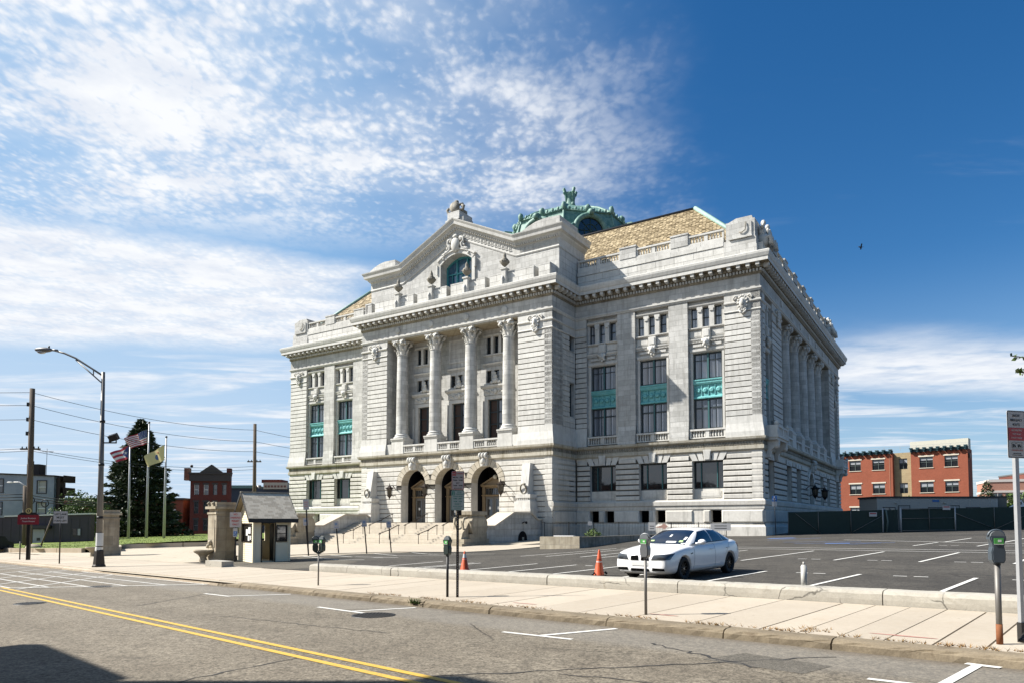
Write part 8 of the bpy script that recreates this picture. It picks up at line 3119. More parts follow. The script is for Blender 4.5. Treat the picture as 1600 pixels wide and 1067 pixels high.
spruce(-56.0, 105, -1.2, 18.8, 7.4, 'large dark spruce standing behind the three flagpoles', 330, 125, qs=.23)
leafy(-52.6, 86, -1.0, 6.6, 5.4, 'green leafy tree above the dark grey garage left of the street light', 4200, .15)
leafy(-56.0, 88, -1.0, 4.6, 4.5, 'lower light green tree beside the grey house wall', 2400, .13)
leafy(-44.0, 112, -1.0, 5.0, 4.0, 'small tree at the foot of the left brick house', 1500, .16)
spruce(76.2, 112, .3, 8.3, 2.4, 'small dark conifer beyond the trailer at the right', 90, 40, qs=.16)
leafy(80.5, 112, .3, 6.0, 6.5, 'broad green tree beyond the trailer at the right edge', 3600, .18)
leafy(85.5, 114, .3, 7.0, 6.5, 'taller green tree at the extreme right edge', 3000, .18)
leafy(72.0, 125, .3, 5.4, 8.0, 'dark green tree mass low behind the trailer roof', 2600, .2)
# tree whose lowest twigs reach into the frame at the right edge
e = empty('street_tree', (11.6, 11.6, .05), 0, 'street tree at the right whose leafy twig tips just enter the picture', 'tree')
tk = MB().tube([(0, 0, -.1), (.05, 0, 2.6), (0, .1, 4.2), (.2, .1, 6.0)], [.14, .12, .10, .05], 10)
br_ = [((0, .05, 3.4), (-1.4, .2, 4.2), (-2.92, .42, 4.46)), ((0, .05, 3.2), (-1.3, .3, 3.9), (-2.78, .5, 4.22)), ((0, 0, 4.2), (1.0, .5, 5.0), (1.8, .8, 5.2)), ((0, .1, 4.4), (.4, -1, 5.3), (.8, -1.7, 5.6)), ((.1, .1, 5), (.3, 1.2, 6), (.4, 2, 6.2)), ((.1, .1, 5.2), (.9, .2, 6.4), (1.4, .2, 6.9))]
for b in br_: tk.tube(b, [.05, .03, .008], 6)
link('trunk', tk.mesh(BARK), e)
V = []; F_ = []
for bi, b in enumerate(br_):
    a_, m_, c_ = map(Vector, b)
    for i in range(170 if bi > 1 else 120):
        t = random.uniform(.25, 1)
        p = (m_.lerp(c_, (t - .5) * 2) if t > .5 else a_.lerp(m_, t * 2)) + rv() * (.07 if bi < 2 else .45) * random.random()
        ax = rv() * .055; bb = ax.cross(rv()).normalized() * .032
        k2 = len(V); V += [p - ax, p + bb, p + ax, p - bb]; F_.append((k2, k2 + 1, k2 + 2, k2 + 3))
link('crown', MB().add(V, F_).mesh(LEAF), e)

# ================================================================== GREEN SCREENED FENCE
SCREEN, k, bs = new_mat('dark_green_windscreen')
geo = k.n('ShaderNodeNewGeometry')
cc = k.mix(k.noise(geo.outputs['Position'], .8, 5, .7), (.006, .016, .013), (.014, .034, .027))
k.t.links.new(cc, bs.inputs['Base Color']); bs.inputs['Roughness'].default_value = .8
bump(k, bs, k.noise(geo.outputs['Position'], 3, 4, .6), .4, .05)
fx = [22.9, 25.4, 28.1, 30.75, 32.25, 34.6, 36.75, 40.0, 43.3, 46.6, 50.0, 53.4]
def fz_(x): return gh(x, 58)
fe = empty('screened_fence', (0, 58, 0), 0, 'long chain link fence covered in dark green screening behind the car park', 'fence')
for i in range(len(fx) - 1):
    x0, x1 = fx[i], fx[i + 1]
    if i in (3,): x1 -= .22
    m = MB()
    nx, nz = 10, 6
    V = [(lerp(x0 - .01, x1 + .01, a / nx), .04 + .03 * sin(a * 1.7 + i) * (c / nz) + random.uniform(-.012, .012), lerp(fz_(x0), fz_(x1), a / nx) + .03 + lerp(0, 1.86, c / nz) - (.03 * sin(pi * a / nx) if c == nz else 0)) for a in range(nx + 1) for c in range(nz + 1)]
    mb = MB(); mb.smooth = True
    mb.add(V, [(a * (nz + 1) + c, (a + 1) * (nz + 1) + c, (a + 1) * (nz + 1) + c + 1, a * (nz + 1) + c + 1) for a in range(nx) for c in range(nz)])
    link('screen_panel', mb.mesh(SCREEN), fe)
for i, x in enumerate(fx):
    r_ = .06 if i in (3, 4, 6) else .028
    link('fence_post', MB().tube([(x, 0, fz_(x) - .1), (x, 0, fz_(x) + (2.02 if r_ > .05 else 1.92))], r_, 8).mesh(GALV if r_ > .05 else GALV_D), fe)
for (x0, z0, x1, z1) in ((23.5, 1.75, 25.6, .05), (28.2, .1, 30.7, 1.4), (36.8, 1.45, 40.0, .1), (40.1, .1, 43.2, 1.4)):
    link('brace', MB().tube([(x0, -.03, fz_(x0) + z0), (x1, -.03, fz_(x1) + z1)], .022, 5).mesh(GALV_D), fe)
gt_ = MB().tube([(32.3, -.04, fz_(33) + 1.1), (36.7, -.04, fz_(36) + 1.1)], .022, 5).tube([(32.3, -.04, fz_(33) + .1), (36.7, -.04, fz_(36) + .1)], .03, 5).tube([(32.3, -.04, fz_(33) + 1.9), (36.7, -.04, fz_(36) + 1.9)], .03, 5)
link('gate_frame', gt_.mesh(GALV_D), fe)
m = MB(); m.tube([(31.02, -.05, fz_(31)), (31.1, -.1, fz_(31) + .9), (31.0, -.05, fz_(31) + 1.85)], .07, 5); link('torn_flap', m.mesh(plain('torn_screen', (.10, .15, .14), .8)), fe)
for (x, z, lb) in ((29.9, 1.35, 'small white notice on the green fence near the narrow gate'), (36.0, 1.75, 'small white notice near the top of the wide gate')):
    o = empty('fence_notice', (x, 57.92, fz_(x)), 0, lb, 'notice')
    link('notice_plate', MB().box(-.32, .32, -.01, 0, z, z + .35).mesh(SWHITE), o); link('notice_print', MB().box(-.26, .26, -.014, -.011, z + .2, z + .29).mesh(RED), o)

# ================================================================== OFFICE TRAILER
TRG = plain('trailer_grey', (.46, .44, .40), .6, var=.06)
tz = .7
e = empty('site_trailer', (0, 63, tz), 0, 'long grey site office trailer standing behind the green fence', 'trailer')
link('trailer_body', MB().box(32.9, 43.8, 0, 3.2, .3, 3.2).mesh(TRG), e)
link('roof_edge', MB().box(32.8, 43.9, -.08, 3.3, 3.2, 3.36).mesh(plain('dark_trailer_trim', (.04, .035, .03), .6)), e)
rb = MB()
for i in range(54): rb.box(32.95 + i * .2, 33.0 + i * .2, -.02, -.001, .3, 3.2)
link('siding_ribs', rb.mesh(TRG), e, kind='stuff')
for (x0, x1) in ((33.4, 34.55), (37.5, 38.8), (40.9, 42.2)):
    w_ = link('trailer_window', MB().box(x0, x1, -.05, -.02, 1.35, 2.4).mesh(plain('win_trim', (.06, .055, .05), .5)), e)
    link('pane', MB().box(x0 + .08, (x0 + x1) / 2 - .04, -.06, -.05, 1.42, 2.32).mesh(GLASS), w_); link('pane', MB().box((x0 + x1) / 2 + .04, x1 - .08, -.06, -.05, 1.42, 2.32).mesh(GLASS), w_)
for (x0, x1) in ((34.85, 35.8), (39.3, 40.25)):
    w_ = link('trailer_door', MB().box(x0, x1, -.06, -.02, .35, 2.5).mesh(plain('door_grey', (.34, .33, .31), .5)), e)
    link('pane', MB().box((x0 + x1) / 2 - .16, (x0 + x1) / 2 + .16, -.07, -.06, 1.7, 2.1).mesh(GLASS_D), w_)
    link('door_trim', MB().box(x0 - .06, x0, -.07, -.02, .35, 2.56).box(x1, x1 + .06, -.07, -.02, .35, 2.56).box(x0, x1, -.07, -.02, 2.5, 2.56).mesh(plain('win_trim2', (.06, .055, .05), .5)), w_)
for x in (34.55, 38.95): link('wall_light', MB().ball((x, -.12, 2.75), .09, 8, 6).mesh(LAMPGLASS), e)
link('name_plate', MB().box(37.9, 38.5, -.04, -.021, 2.86, 3.05).mesh(SBLUE), e)
e = empty('second_trailer', (44.05, 63.6, tz), 0, 'narrow brown end of a second trailer right of the grey one', 'trailer')
link('trailer_body', MB().box(0, 1.0, 0, 3, .2, 3.3).mesh(plain('brown_trailer', (.16, .14, .11), .7)), e); link('roof_edge', MB().box(-.04, 1.05, -.05, 3.05, 3.3, 3.4).mesh(BLACK), e)
# striped lift boom, white tent, green helmet shaped object
e = empty('boom_barrier', (42.2, 60.5, 2.3), 0, 'sloping yellow and white construction boom above the green fence', 'boom')
m = MB(); m.box(0, 1.05, -.1, .1, -.16, .16); m.xform(Matrix.Rotation(R(-31), 4, 'Y')); link('yellow_arm', m.mesh(plain('boom_yellow', (.35, .30, .12), .6)), e)
m = MB(); m.box(1.05, 2.3, -.1, .1, -.17, .17); m.xform(Matrix.Rotation(R(-31), 4, 'Y')); link('white_arm', m.mesh(WHITE_PT), e)
m = MB()
for i in range(3): m.prism([(1.25 + i * .35, -.1), (1.4 + i * .35, -.1), (1.5 + i * .35, .1), (1.35 + i * .35, .1)], -.12, -.101)
m.xform(Matrix.Rotation(R(-31), 4, 'Y')); link('black_stripes', m.mesh(BLACK), e)
m = MB(); m.box(2.35, 2.75, -.12, .12, -.2, .2); m.xform(Matrix.Rotation(R(-31), 4, 'Y')); link('basket', m.mesh(plain('boom_tan', (.42, .36, .2), .6)), e)
link('mast', MB().box(.1, .4, -.1, .1, -1.6, 0).mesh(GALV_D), e)
e = empty('white_tent', (45.9, 61.5, .8), 0, 'white tent roof showing above the green fence at the right edge', 'tent')
link('tent_roof', MB().add([(-1.6, -1.5, 2.0), (3.0, -1.5, 2.0), (3.0, 1.5, 2.0), (-1.6, 1.5, 2.0), (-.6, 0, 2.75), (2.0, 0, 2.75)], [(0, 1, 5, 4), (1, 2, 5), (2, 3, 4, 5), (3, 0, 4), (0, 3, 2, 1)]).mesh(WHITE_PT), e)
for x in (-1.5, 2.9): link('tent_leg', MB().tube([(x, -1.4, -.1), (x, -1.4, 2.0)], .04, 6).mesh(GALV), e)

# ================================================================== BRICK APARTMENTS, RIGHT
BRK = brick_mat('orange_brick', (.33, .095, .052), (.28, .078, .042), (.28, .12, .08), rot=SANG)
TANP = brick_mat('tan_panel', (.42, .34, .20), (.38, .30, .18), (.20, .15, .09), bw=1.2, bh=.42, rot=SANG)
k_ = 2.0
Rx, Ry = 43.2 * k_, 66 * k_
# local frame: x along SD (leftwards in view), y = away from street (ND), origin right front corner
AP = empty('brick_apartments', (Rx, Ry, 0), SANG, 'three storey orange brick apartment block with dark green bracketed cornice', 'apartment block')


def apx(x): return x * k_


Zt = lambda z: 1.6 + (z - 1.6) * k_
# with rotation SANG local +x = SD, local +y = -ND  -> away from street is -y
def apw(x0, x1, y0, y1, z0, z1, mat, name, parent=AP):
    return link(name, MB().box(x0, x1, -y1, -y0, z0, z1).mesh(mat), parent)


zg = -.5
xr0, xr1, xt1, xl1 = 0, 4.82 * k_, 6.48 * k_, 11.7 * k_
ztop = Zt(8.75)
wins = [(1.36, .81, 1.92, 0), (3.5, 2.9, 4.06, 0), (5.65, 5.27, 6.02, 1.2), (7.8, 7.23, 8.37, 0), (10.0, 9.47, 10.59, 0)]
zs_ = [(7.09, 8.16), (4.66, 5.70), (2.2, 3.27)]
holes_r = []
def wall_h(x0, x1, yf, mat, nm2, hs_):
    m = MB()
    xs = sorted({x0, x1} | {h[0] for h in hs_} | {h[1] for h in hs_})
    for i in range(len(xs) - 1):
        xm = (xs[i] + xs[i + 1]) / 2
        z = zg
        for c0, c1 in sorted((h[2], h[3]) for h in hs_ if h[0] < xm < h[1]):
            m.box(xs[i], xs[i + 1], -yf - .3, -yf, z, c0); z = c1
        m.box(xs[i], xs[i + 1], -yf - .3, -yf, z, ztop)
    link(nm2, m.mesh(mat), AP)
H_ = lambda ws: [(apx(w_[1]), apx(w_[2]), Zt(z0), Zt(z1)) for w_ in ws for z0, z1 in zs_]
wall_h(xr0, xr1, 0, BRK, 'brick_wall', H_(wins[:2])); wall_h(xt1, xl1, 0, BRK, 'brick_wall', H_(wins[3:])); wall_h(xr1, xt1, 1.1, TANP, 'panel_wall', H_(wins[2:3]))
apw(xr1 - .3, xr1, .3, 1.1, zg, ztop, BRK, 'return_wall'); apw(xt1, xt1 + .3, .3, 1.1, zg, ztop, BRK, 'return_wall')
apw(xr0, xr0 + .3, .3, 4, zg, ztop, BRK, 'end_wall'); apw(xl1 - .3, xl1, .3, 4, zg, ztop, BRK, 'end_wall'); apw(xr0, xl1, 3.7, 4, zg, ztop, BRK, 'rear_wall')
apw(xr0 + .35, xl1 - .35, 1.5, 3.6, ztop - .5, ztop - .2, GALV_D, 'flat_roof')
CREAM = plain('cream_lintel', (.66, .60, .48), .7)
WFR = plain('grey_green_frame', (.10, .13, .12), .5)
for w_ in wins:
    yf = 1.1 if w_[3] else 0
    for z0, z1 in zs_:
        x0, x1, a0, a1 = apx(w_[1]), apx(w_[2]), Zt(z0), Zt(z1)
        f = link('window', MB().box(x0, x0 + .07, -yf - .22, -yf - .12, a0, a1).box(x1 - .07, x1, -yf - .22, -yf - .12, a0, a1).box((x0 + x1) / 2 - .04, (x0 + x1) / 2 + .04, -yf - .22, -yf - .12, a0, a1).box(x0, x1, -yf - .215, -yf - .13, (a0 + a1) / 2 - .03, (a0 + a1) / 2 + .03).box(x0, x1, -yf - .213, -yf - .125, a1 - .06, a1).mesh(WFR), AP)
        link('pane', MB().box(x0, x1, -yf - .25, -yf - .22, a0, a1).mesh(GLASS_D), f)
        link('blind', MB().box(x0 + .06, x1 - .06, -yf - .219, -yf - .216, lerp(a0, a1, random.uniform(.52, .7)), a1 - .07).mesh(plain('blind', (.32, .34, .36), .6)), f)
        if not w_[3]:
            link('lintel', MB().box(x0 - .2, x1 + .2, -yf, -yf + .08, a1 + .02, a1 + .30).mesh(CREAM), AP)
            link('sill', MB().box(x0 - .1, x1 + .1, -yf, -yf + .12, a0 - .12, a0).mesh(CREAM), AP)
for x0, x1 in ((xr0 - .1, xr1 + .1), (xt1 - .1, xl1 + .1)):
    DKT = plain('dark_teal_cornice', (.015, .06, .075), .5)
    c = link('cornice', MB().box(x0, x1, -.3, .25, ztop + .25, ztop + .45).box(x0, x1, -.2, .12, ztop - .1, ztop + .25).mesh(DKT), AP)
    n = 9
    bk = MB().box(-.13, .13, .0, .7, .0, .28).box(-.13, .13, 0, .45, -.35, 0).box(-.13, .13, .45, .62, -.12, .0).mesh(DKT)
    tp_ = MB().box(-.28, .28, .0, .8, .30, .52).mesh(DKT)
    for i in range(n):
        x = lerp(x0 + .3, x1 - .3, i / (n - 1))
        b = link('bracket', bk, c, (x, .1, ztop + .15)); link('bracket_top', tp_, b)
    u_ = MB()
    for i in range(12): u_.box(lerp(x0 + .2, x1 - .2, i / 11) - .08, lerp(x0 + .2, x1 - .2, i / 11) + .08, 0, .16, ztop - .38, ztop - .1)
    link('small_brackets', u_.mesh(BRONZE), c, kind='stuff')
rl = MB()
for i in range(9): rl.box(xl1 * i / 8 - .03, xl1 * i / 8 + .03, -.8, -.75, ztop + .4, ztop + 1.25)
rl.box(0, xl1, -.8, -.76, ztop + 1.2, ztop + 1.25); rl.box(0, xl1, -.8, -.76, ztop + .85, ztop + .88)
link('roof_rail', rl.mesh(GALV), AP)
link('penthouse', MB().box(.1, 5.3 * .95 * k_, -3.6, -1.5, ztop - .2, Zt(9.8)).mesh(plain('pale_panel', (.60, .58, .48), .7)), AP)
link('vent', MB().tube([(xl1 - 1, -1.5, ztop), (xl1 - 1, -1.5, ztop + 1.1)], .16, 8).mesh(IRON), AP)
link('downpipe', MB().box(xt1 + .5, xt1 + .58, 0, .06, zg, ztop - .1).mesh(plain('dp', (.45, .2, .12), .6)), AP)
link('wall_unit', MB().box(-.25, 0, -1.2, -.5, ztop - 1.8, ztop - .9).mesh(BRONZE), AP)

# far office block
BRF = brick_mat('pink_brick', (.50, .24, .17), (.46, .21, .15), (.45, .3, .22))
e = empty('office_block', (130, 190, 0), R(-22), 'distant pink and white banded office block at the far right', 'office block')
link('wall', MB().box(0, 26, 0, 14, -1, 13.4).mesh(BRF), e)
WB_ = plain('white_band', (.66, .60, .54), .7)
for z0, z1 in ((12.9, 13.6), (10.0, 10.6), (7.2, 7.9)): link('white_band', MB().box(-.15, 26.1, -.15, 14.1, z0, z1).mesh(WB_), e)
for z0, z1 in ((8.3, 9.8), (10.9, 12.3)):
    for i in range(9):
        if z0 > 10 and i < 4: continue
        w_ = link('window', MB().box(.8 + i * 2.8, 2.8 + i * 2.8, -.06, .0, z0, z1).mesh(GLASS_D), e)
        link('window_mullion', MB().box(1.75 + i * 2.8, 1.85 + i * 2.8, -.1, -.06, z0, z1).mesh(WB_), w_)
e = empty('dark_office_wing', (147, 196, 0), R(-12), 'darker brick wing with long window bands at the right frame edge', 'office block')
link('wall', MB().box(-4, 24, -3, 12, -1, 15.4).mesh(brick_mat('dark_brick', (.20, .07, .05), (.17, .055, .04), (.15, .08, .06))), e)
for z0, z1 in ((9.3, 11.8), (12.6, 14.0)):
    for i in range(7):
        w_ = link('window', MB().box(-3.4 + i * 3.8, -.1 + i * 3.8, -3.06, -3.0, z0, z1).mesh(GLASS_D), e)
        link('window_mullion', MB().box(-1.8 + i * 3.8, -1.7 + i * 3.8, -3.1, -3.06, z0, z1).mesh(WB_), w_)
link('parapet', MB().box(-4.1, 24.1, -3.1, 12.1, 15.4, 15.8).mesh(GALV_D), e)
wire((60, 85, 4.9), (100, 84, 5.0), .1, .05, 'thin dark wire beyond the grey trailer at the right', None)

# ================================================================== LEFT BACKGROUND
GREYB, k, bs = new_mat('blue_grey_siding')
geo = k.n('ShaderNodeNewGeometry')
cc = k.mix(k.ss(k.noise(geo.outputs['Position'], .7, 6, .7), .3, .7), (.20, .225, .26), (.255, .28, .31))
cc = k.mix(k.m('MULTIPLY', k.ss(k.noise(geo.outputs['Position'], 1.6, 5, .7, .4), .62, .70), .35), cc, (.42, .43, .44))
k.t.links.new(cc, bs.inputs['Base Color']); bs.inputs['Roughness'].default_value = .8
q2 = 1.15
e = empty('grey_house', (0, 92, 0), 0, 'blue grey three storey house with flat roof and black chimney at the far left', 'house')
X_ = lambda x: x * q2
Z_ = lambda z: 1.6 + (z - 1.6) * q2
hs_ = [(-59.6, -58.35, 5.2, 6.7), (-54.4, -53.4, 5.1, 6.5), (-59.6, -58.4, 2.65, 4.05), (-54.4, -53.4, 2.7, 4.0), (-64, -63, 5.2, 6.7), (-64, -63, 2.65, 4.05)]
m = MB()
xs = sorted({-70, -52.5} | {h[0] for h in hs_} | {h[1] for h in hs_})
for i in range(len(xs) - 1):
    xm = (xs[i] + xs[i + 1]) / 2; z = -2
    for c0, c1 in sorted((h[2], h[3]) for h in hs_ if h[0] < xm < h[1]):
        m.box(X_(xs[i]), X_(xs[i + 1]), 0, .3, Z_(z), Z_(c0)); z = c1
    m.add([(X_(xs[i]), 0, Z_(z)), (X_(xs[i + 1]), 0, Z_(z)), (X_(xs[i + 1]), 0, Z_(7.1) + (X_(-52.5) - X_(xs[i + 1])) * .04), (X_(xs[i]), 0, Z_(7.1) + (X_(-52.5) - X_(xs[i])) * .04)], [(0, 1, 2, 3)])
m.box(X_(-52.5) - .3, X_(-52.5), .3, 2, -2, Z_(7.1)); m.box(X_(-70), X_(-52.5) - .3, 1.7, 2, -2, Z_(7.0))
link('wall', m.mesh(GREYB), e)
link('roof_edge', MB().add([(X_(-70), -.15, Z_(7.15) + .8), (X_(-52.4), -.15, Z_(7.15)), (X_(-52.4), 2.1, Z_(7.15)), (X_(-70), 2.1, Z_(7.15) + .8), (X_(-70), -.15, Z_(7.0) + .8), (X_(-52.4), -.15, Z_(7.0)), (X_(-52.4), 2.1, Z_(7.0)), (X_(-70), 2.1, Z_(7.0) + .8)], [(0, 1, 2, 3), (7, 6, 5, 4), (0, 4, 5, 1), (1, 5, 6, 2)]).mesh(BRONZE), e)
BKF = plain('black_window_trim', (.02, .02, .025), .5)
for (a, b, z0, z1) in hs_:
    f = link('window', MB().box(X_(a) - .1, X_(a) + .02, -.05, .08, Z_(z0) - .1, Z_(z1) + .1).box(X_(b) - .02, X_(b) + .1, -.05, .08, Z_(z0) - .1, Z_(z1) + .1).box(X_(a) + .02, X_(b) - .02, -.05, .08, Z_(z1), Z_(z1) + .1).box(X_(a) + .02, X_(b) - .02, -.05, .08, Z_(z0) - .1, Z_(z0)).mesh(BKF), e)
    link('sash', MB().box(X_(a) + .02, X_(b) - .02, .05, .12, Z_((z0 + z1) / 2) - .05, Z_((z0 + z1) / 2) + .05).box(X_(a) + .02, X_(a) + .1, .06, .12, Z_(z0), Z_(z1)).box(X_(b) - .1, X_(b) - .02, .06, .12, Z_(z0), Z_(z1)).mesh(WHITE_PT), f)
    link('pane', MB().box(X_(a), X_(b), .13, .15, Z_(z0), Z_(z1)).mesh(plain('drawn_blind', (.42, .40, .34), .6) if a > -55 else GLASS_D), f)
ch_ = link('chimney', MB().box(X_(-56.3), X_(-54.9), 1, 2.4, Z_(7.1), Z_(8.5)).mesh(plain('soot_brick', (.03, .025, .022), .9)), e)
link('chimney_pot', MB().tube([(X_(-56.0), 1.7, Z_(8.5)), (X_(-56.0), 1.7, Z_(8.9))], .12, 6).mesh(BRONZE), ch_)
an = MB()
for x in (-61.5, -54.6):
    an.tube([(X_(x), 2, Z_(7.3)), (X_(x), 2, Z_(10.2 if x < -60 else 10.4))], .035, 4)
    for i in range(4): an.tube([(X_(x) - .9 + .1 * i, 2, Z_(10.0) - i * .02), (X_(x) + .9 - .1 * i, 2, Z_(10.0) - i * .02 + .1)], .02, 4) if i < 1 else an.tube([(X_(x) - .7 + .4 * i, 1.5, Z_(10.02)), (X_(x) - .7 + .4 * i, 2.5, Z_(10.02))], .02, 4)
link('aerial', an.mesh(IRON), e)
fe2 = MB()
for z in (3.2, 5.0, 6.4): fe2.box(X_(-52.45), X_(-51.7), .5, 3.0, Z_(z), Z_(z) + .08); fe2.box(X_(-51.75), X_(-51.7), .5, 3, Z_(z), Z_(z) + .9)
fe2.box(X_(-52.4), X_(-52.0), .3, 1.2, Z_(1.8), Z_(6.9))
link('fire_escape', fe2.mesh(BRONZE), e)
# dark garage
DKG = plain('dark_grey_board', (.085, .075, .09), .9, var=.15, scale=1.2, spec=.1)
e = empty('dark_garage', (0, 80, 0), 0, 'long low dark grey garage building with white door behind the lawn', 'garage')
f_x = lambda x: 2.30 + (x + 60) * .025
link('wall', MB().prism([(-72, -1.6), (-48.2, -1.6), (-48.2, 2.66), (-58.0, 2.36), (-72, 2.30)], 0, .8).mesh(DKG), e)
bd = MB()
for i in range(24): bd.box(-71 + i * .98, -70.96 + i * .98, -.02, 0, -1.4, 2.2)
link('board_joints', bd.mesh(BLACK), e, kind='stuff')
link('roof_edge', MB().prism([(-58, 2.38), (-48.1, 2.68), (-48.1, 2.82), (-58, 2.52)], -.15, .9).mesh(WHITE_PT), e)
link('roof_edge', MB().box(-72, -58, -.1, .9, 2.30, 2.40).mesh(plain('grey_edge', (.3, .31, .33), .7)), e)
d_ = link('door', MB().box(-54.7, -53.4, -.05, 0, -1.2, .95).mesh(plain('pale_door', (.36, .36, .40), .6)), e)
link('awning', MB().box(-55.0, -52.6, -.5, 0, 1.05, 1.4).mesh(BLACK), e); link('letter_slot', MB().box(-54.25, -53.85, -.07, -.05, -.35, .0).mesh(BLACK), d_)
for (a, b) in ((-50.2, -49.2), (-60.8, -59.0)):
    w_ = link('window', MB().box(a, b, -.05, 0, .2, 1.1).mesh(plain('win_w', (.35, .36, .34), .5) if a < -55 else BKF), e)
    link('pane', MB().box(a + .08, (a + b) / 2 - .04, -.06, -.05, .28, 1.02).mesh(GLASS_D), w_); link('pane', MB().box((a + b) / 2 + .04, b - .08, -.06, -.05, .28, 1.02).mesh(GLASS), w_)
# dark parked car and bins at the left edge
e = empty('dark_car', (-46.5, 62.5, hz(*sn(-46.5, 62.5))), R(100), 'dark parked car partly cut by the left edge beyond the lawn', 'car')
link('body', MB().prism([(-2.1, .25), (2.1, .25), (2.2, .6), (2.1, .85), (1.2, .98), (.6, 1.42), (-.9, 1.45), (-1.6, 1.02), (-2.15, .95)], -.85, .85).mesh(plain('dark_car_paint', (.018, .018, .022), .7, spec=.15)), e)
for x in (-1.35, 1.35):
    for y in (-.8, .8): w_ = MB().lathe([(.001, -.1), (.32, -.1), (.32, .1), (.001, .1)], seg=16).xform(Matrix.Translation((x, y, .32)) @ Matrix.Rotation(pi / 2, 4, 'X')); link('wheel', w_.mesh(RUBBER), e)
link('windscreen', MB().prism([(.62, 1.36), (1.16, 1.0), (1.18, 1.02), (.64, 1.40)], -.7, .7).mesh(CARGLASS), e)
setp(MB().tube([(-48.2 + 3.8, 66, -.6), (-43.4, 66, 2.2)], .07, 6).build('leaning_pole', POLEW), 'thin pale pole leaning diagonally beside the utility pole', 'pole')
e = setp(MB().ball((0, 0, .3), .5, 10, 7, (1.5, 1, .7), .15).build('boulder', STONE_T, None, XY(-43.0, 63.0)), 'tan boulder on the grass at the left end of the lawn', 'boulder')

# left brick house
BRL = brick_mat('red_brick', (.15, .036, .026), (.12, .028, .021), (.12, .06, .05))
BRS = brick_mat('rough_side_brick', (.26, .10, .06), (.20, .075, .05), (.2, .12, .09), patch=(.40, .27, .17))
q3 = 1.2
X3 = lambda x: x * q3
Z3 = lambda z: 1.6 + (z - 1.6) * q3
e = empty('brick_house', (0, 132, 0), 0, 'dark red brick house with gabled cornice behind the gate pylon', 'house')
hw3 = [(-50.1, -49.35), (-48.6, -47.85), (-47.15, -46.45), (-45.7, -45.0)]
zw3 = [(6.15, 7.75), (3.2, 5.0), (.5, 2.2)]
m = MB()
xs = sorted({-50.7, -44.5} | {v for w_ in hw3 for v in w_})
for i in range(len(xs) - 1):
    xm = (xs[i] + xs[i + 1]) / 2; z = -2.5
    if any(w_[0] < xm < w_[1] for w_ in hw3):
        for c0, c1 in sorted(zw3): m.box(X3(xs[i]), X3(xs[i + 1]), 0, .3, Z3(z), Z3(c0)); z = c1
    m.box(X3(xs[i]), X3(xs[i + 1]), 0, .3, Z3(z), Z3(8.3))
m.box(X3(-44.5) - .3, X3(-44.5), .3, .9, Z3(-2.5), Z3(9.3))
link('front_wall', m.mesh(BRL), e)
# side wall runs back to the left
sx0, sx1 = X3(-53.9), X3(-50.7)
link('side_wall', MB().add([(sx1, .0, Z3(-2.5)), (sx0, 10, Z3(-2.5)), (sx0, 10, Z3(9.0)), (sx1, 0, Z3(9.75)), (sx1, .3, Z3(-2.5)), (sx0 + .3, 10.2, Z3(-2.5)), (sx0 + .3, 10.2, Z3(9.0)), (sx1, .3, Z3(9.75))], [(0, 3, 2, 1), (4, 5, 6, 7), (3, 7, 6, 2)]).mesh(BRS), e)
DKC = plain('dark_cornice', (.055, .045, .042), .8)
link('cornice', MB().box(X3(-50.8), X3(-44.4), -.3, .3, Z3(8.3), Z3(9.4)).box(X3(-50.9), X3(-44.2), -.5, .4, Z3(9.4), Z3(9.65)).prism([(X3(-49.2), Z3(9.65)), (X3(-45.6), Z3(9.65)), (X3(-47.35), Z3(10.9))], -.35, .3).mesh(DKC), e)
for (w0_, w1_) in hw3:
    for i, (z0, z1) in enumerate(zw3):
        f = link('window', MB().box(X3(w0_), X3(w0_) + .1, .1, .2, Z3(z0), Z3(z1)).box(X3(w1_) - .1, X3(w1_), .1, .2, Z3(z0), Z3(z1)).box(X3(w0_) + .1, X3(w1_) - .1, .1, .2, Z3((z0 + z1) / 2) - .05, Z3((z0 + z1) / 2) + .05).mesh(WHITE_PT if (w0_ < -48 and i == 0) else plain('dull_frame', (.10, .10, .11), .6)), e)
        link('pane', MB().box(X3(w0_), X3(w1_), .21, .23, Z3(z0), Z3(z1)).mesh(GLASS_D), f)
        link('lintel', MB().box(X3(w0_) - .12, X3(w1_) + .12, -.08, .0, Z3(z1), Z3(z1) + .35).mesh(DKC), e)
for x in (-46.4,): link('chimney', MB().box(X3(x), X3(x) + .7, 4, 5, Z3(9.3), Z3(10.6)).mesh(BRL), e)
c = link('chimney', MB().box(X3(-53.0), X3(-52.2), 3.2, 4.2, Z3(8.6), Z3(10.6)).mesh(BRS), e)
link('chimney_cap', MB().ball((X3(-51.9), 3.5, Z3(10.9)), .3, 7, 5).mesh(BRONZE), c)
link('flat_roof', MB().add([(sx1, .3, Z3(9.2)), (X3(-44.6), .3, Z3(9.2)), (sx0 + .4, 10.4, Z3(8.8))], [(0, 1, 2)]).mesh(DKC), e)
e = empty('low_brick_house', (0, 136, 0), 0, 'low red brick house with pale arched windows hidden behind the spruce', 'house')
link('wall', MB().box(-88, -64, 0, 8, -2, 6.2).mesh(brick_mat('orange_red_brick', (.30, .085, .05), (.25, .07, .04), (.2, .1, .07))), e)
for i in range(6):
    x = -86 + i * 3.9
    f = link('window', MB().prism([(x, 1.2), (x + 1.7, 1.2), (x + 1.7, 3.9), (x + .85, 4.5), (x, 3.9)], -.06, 0).mesh(WHITE_PT), e)
    link('pane', MB().box(x + .2, x + 1.5, -.09, -.06, 1.4, 2.9).mesh(GLASS), f)
link('roof', MB().box(-88.3, -63.8, -.3, 8.3, 6.2, 6.6).mesh(DKC), e)
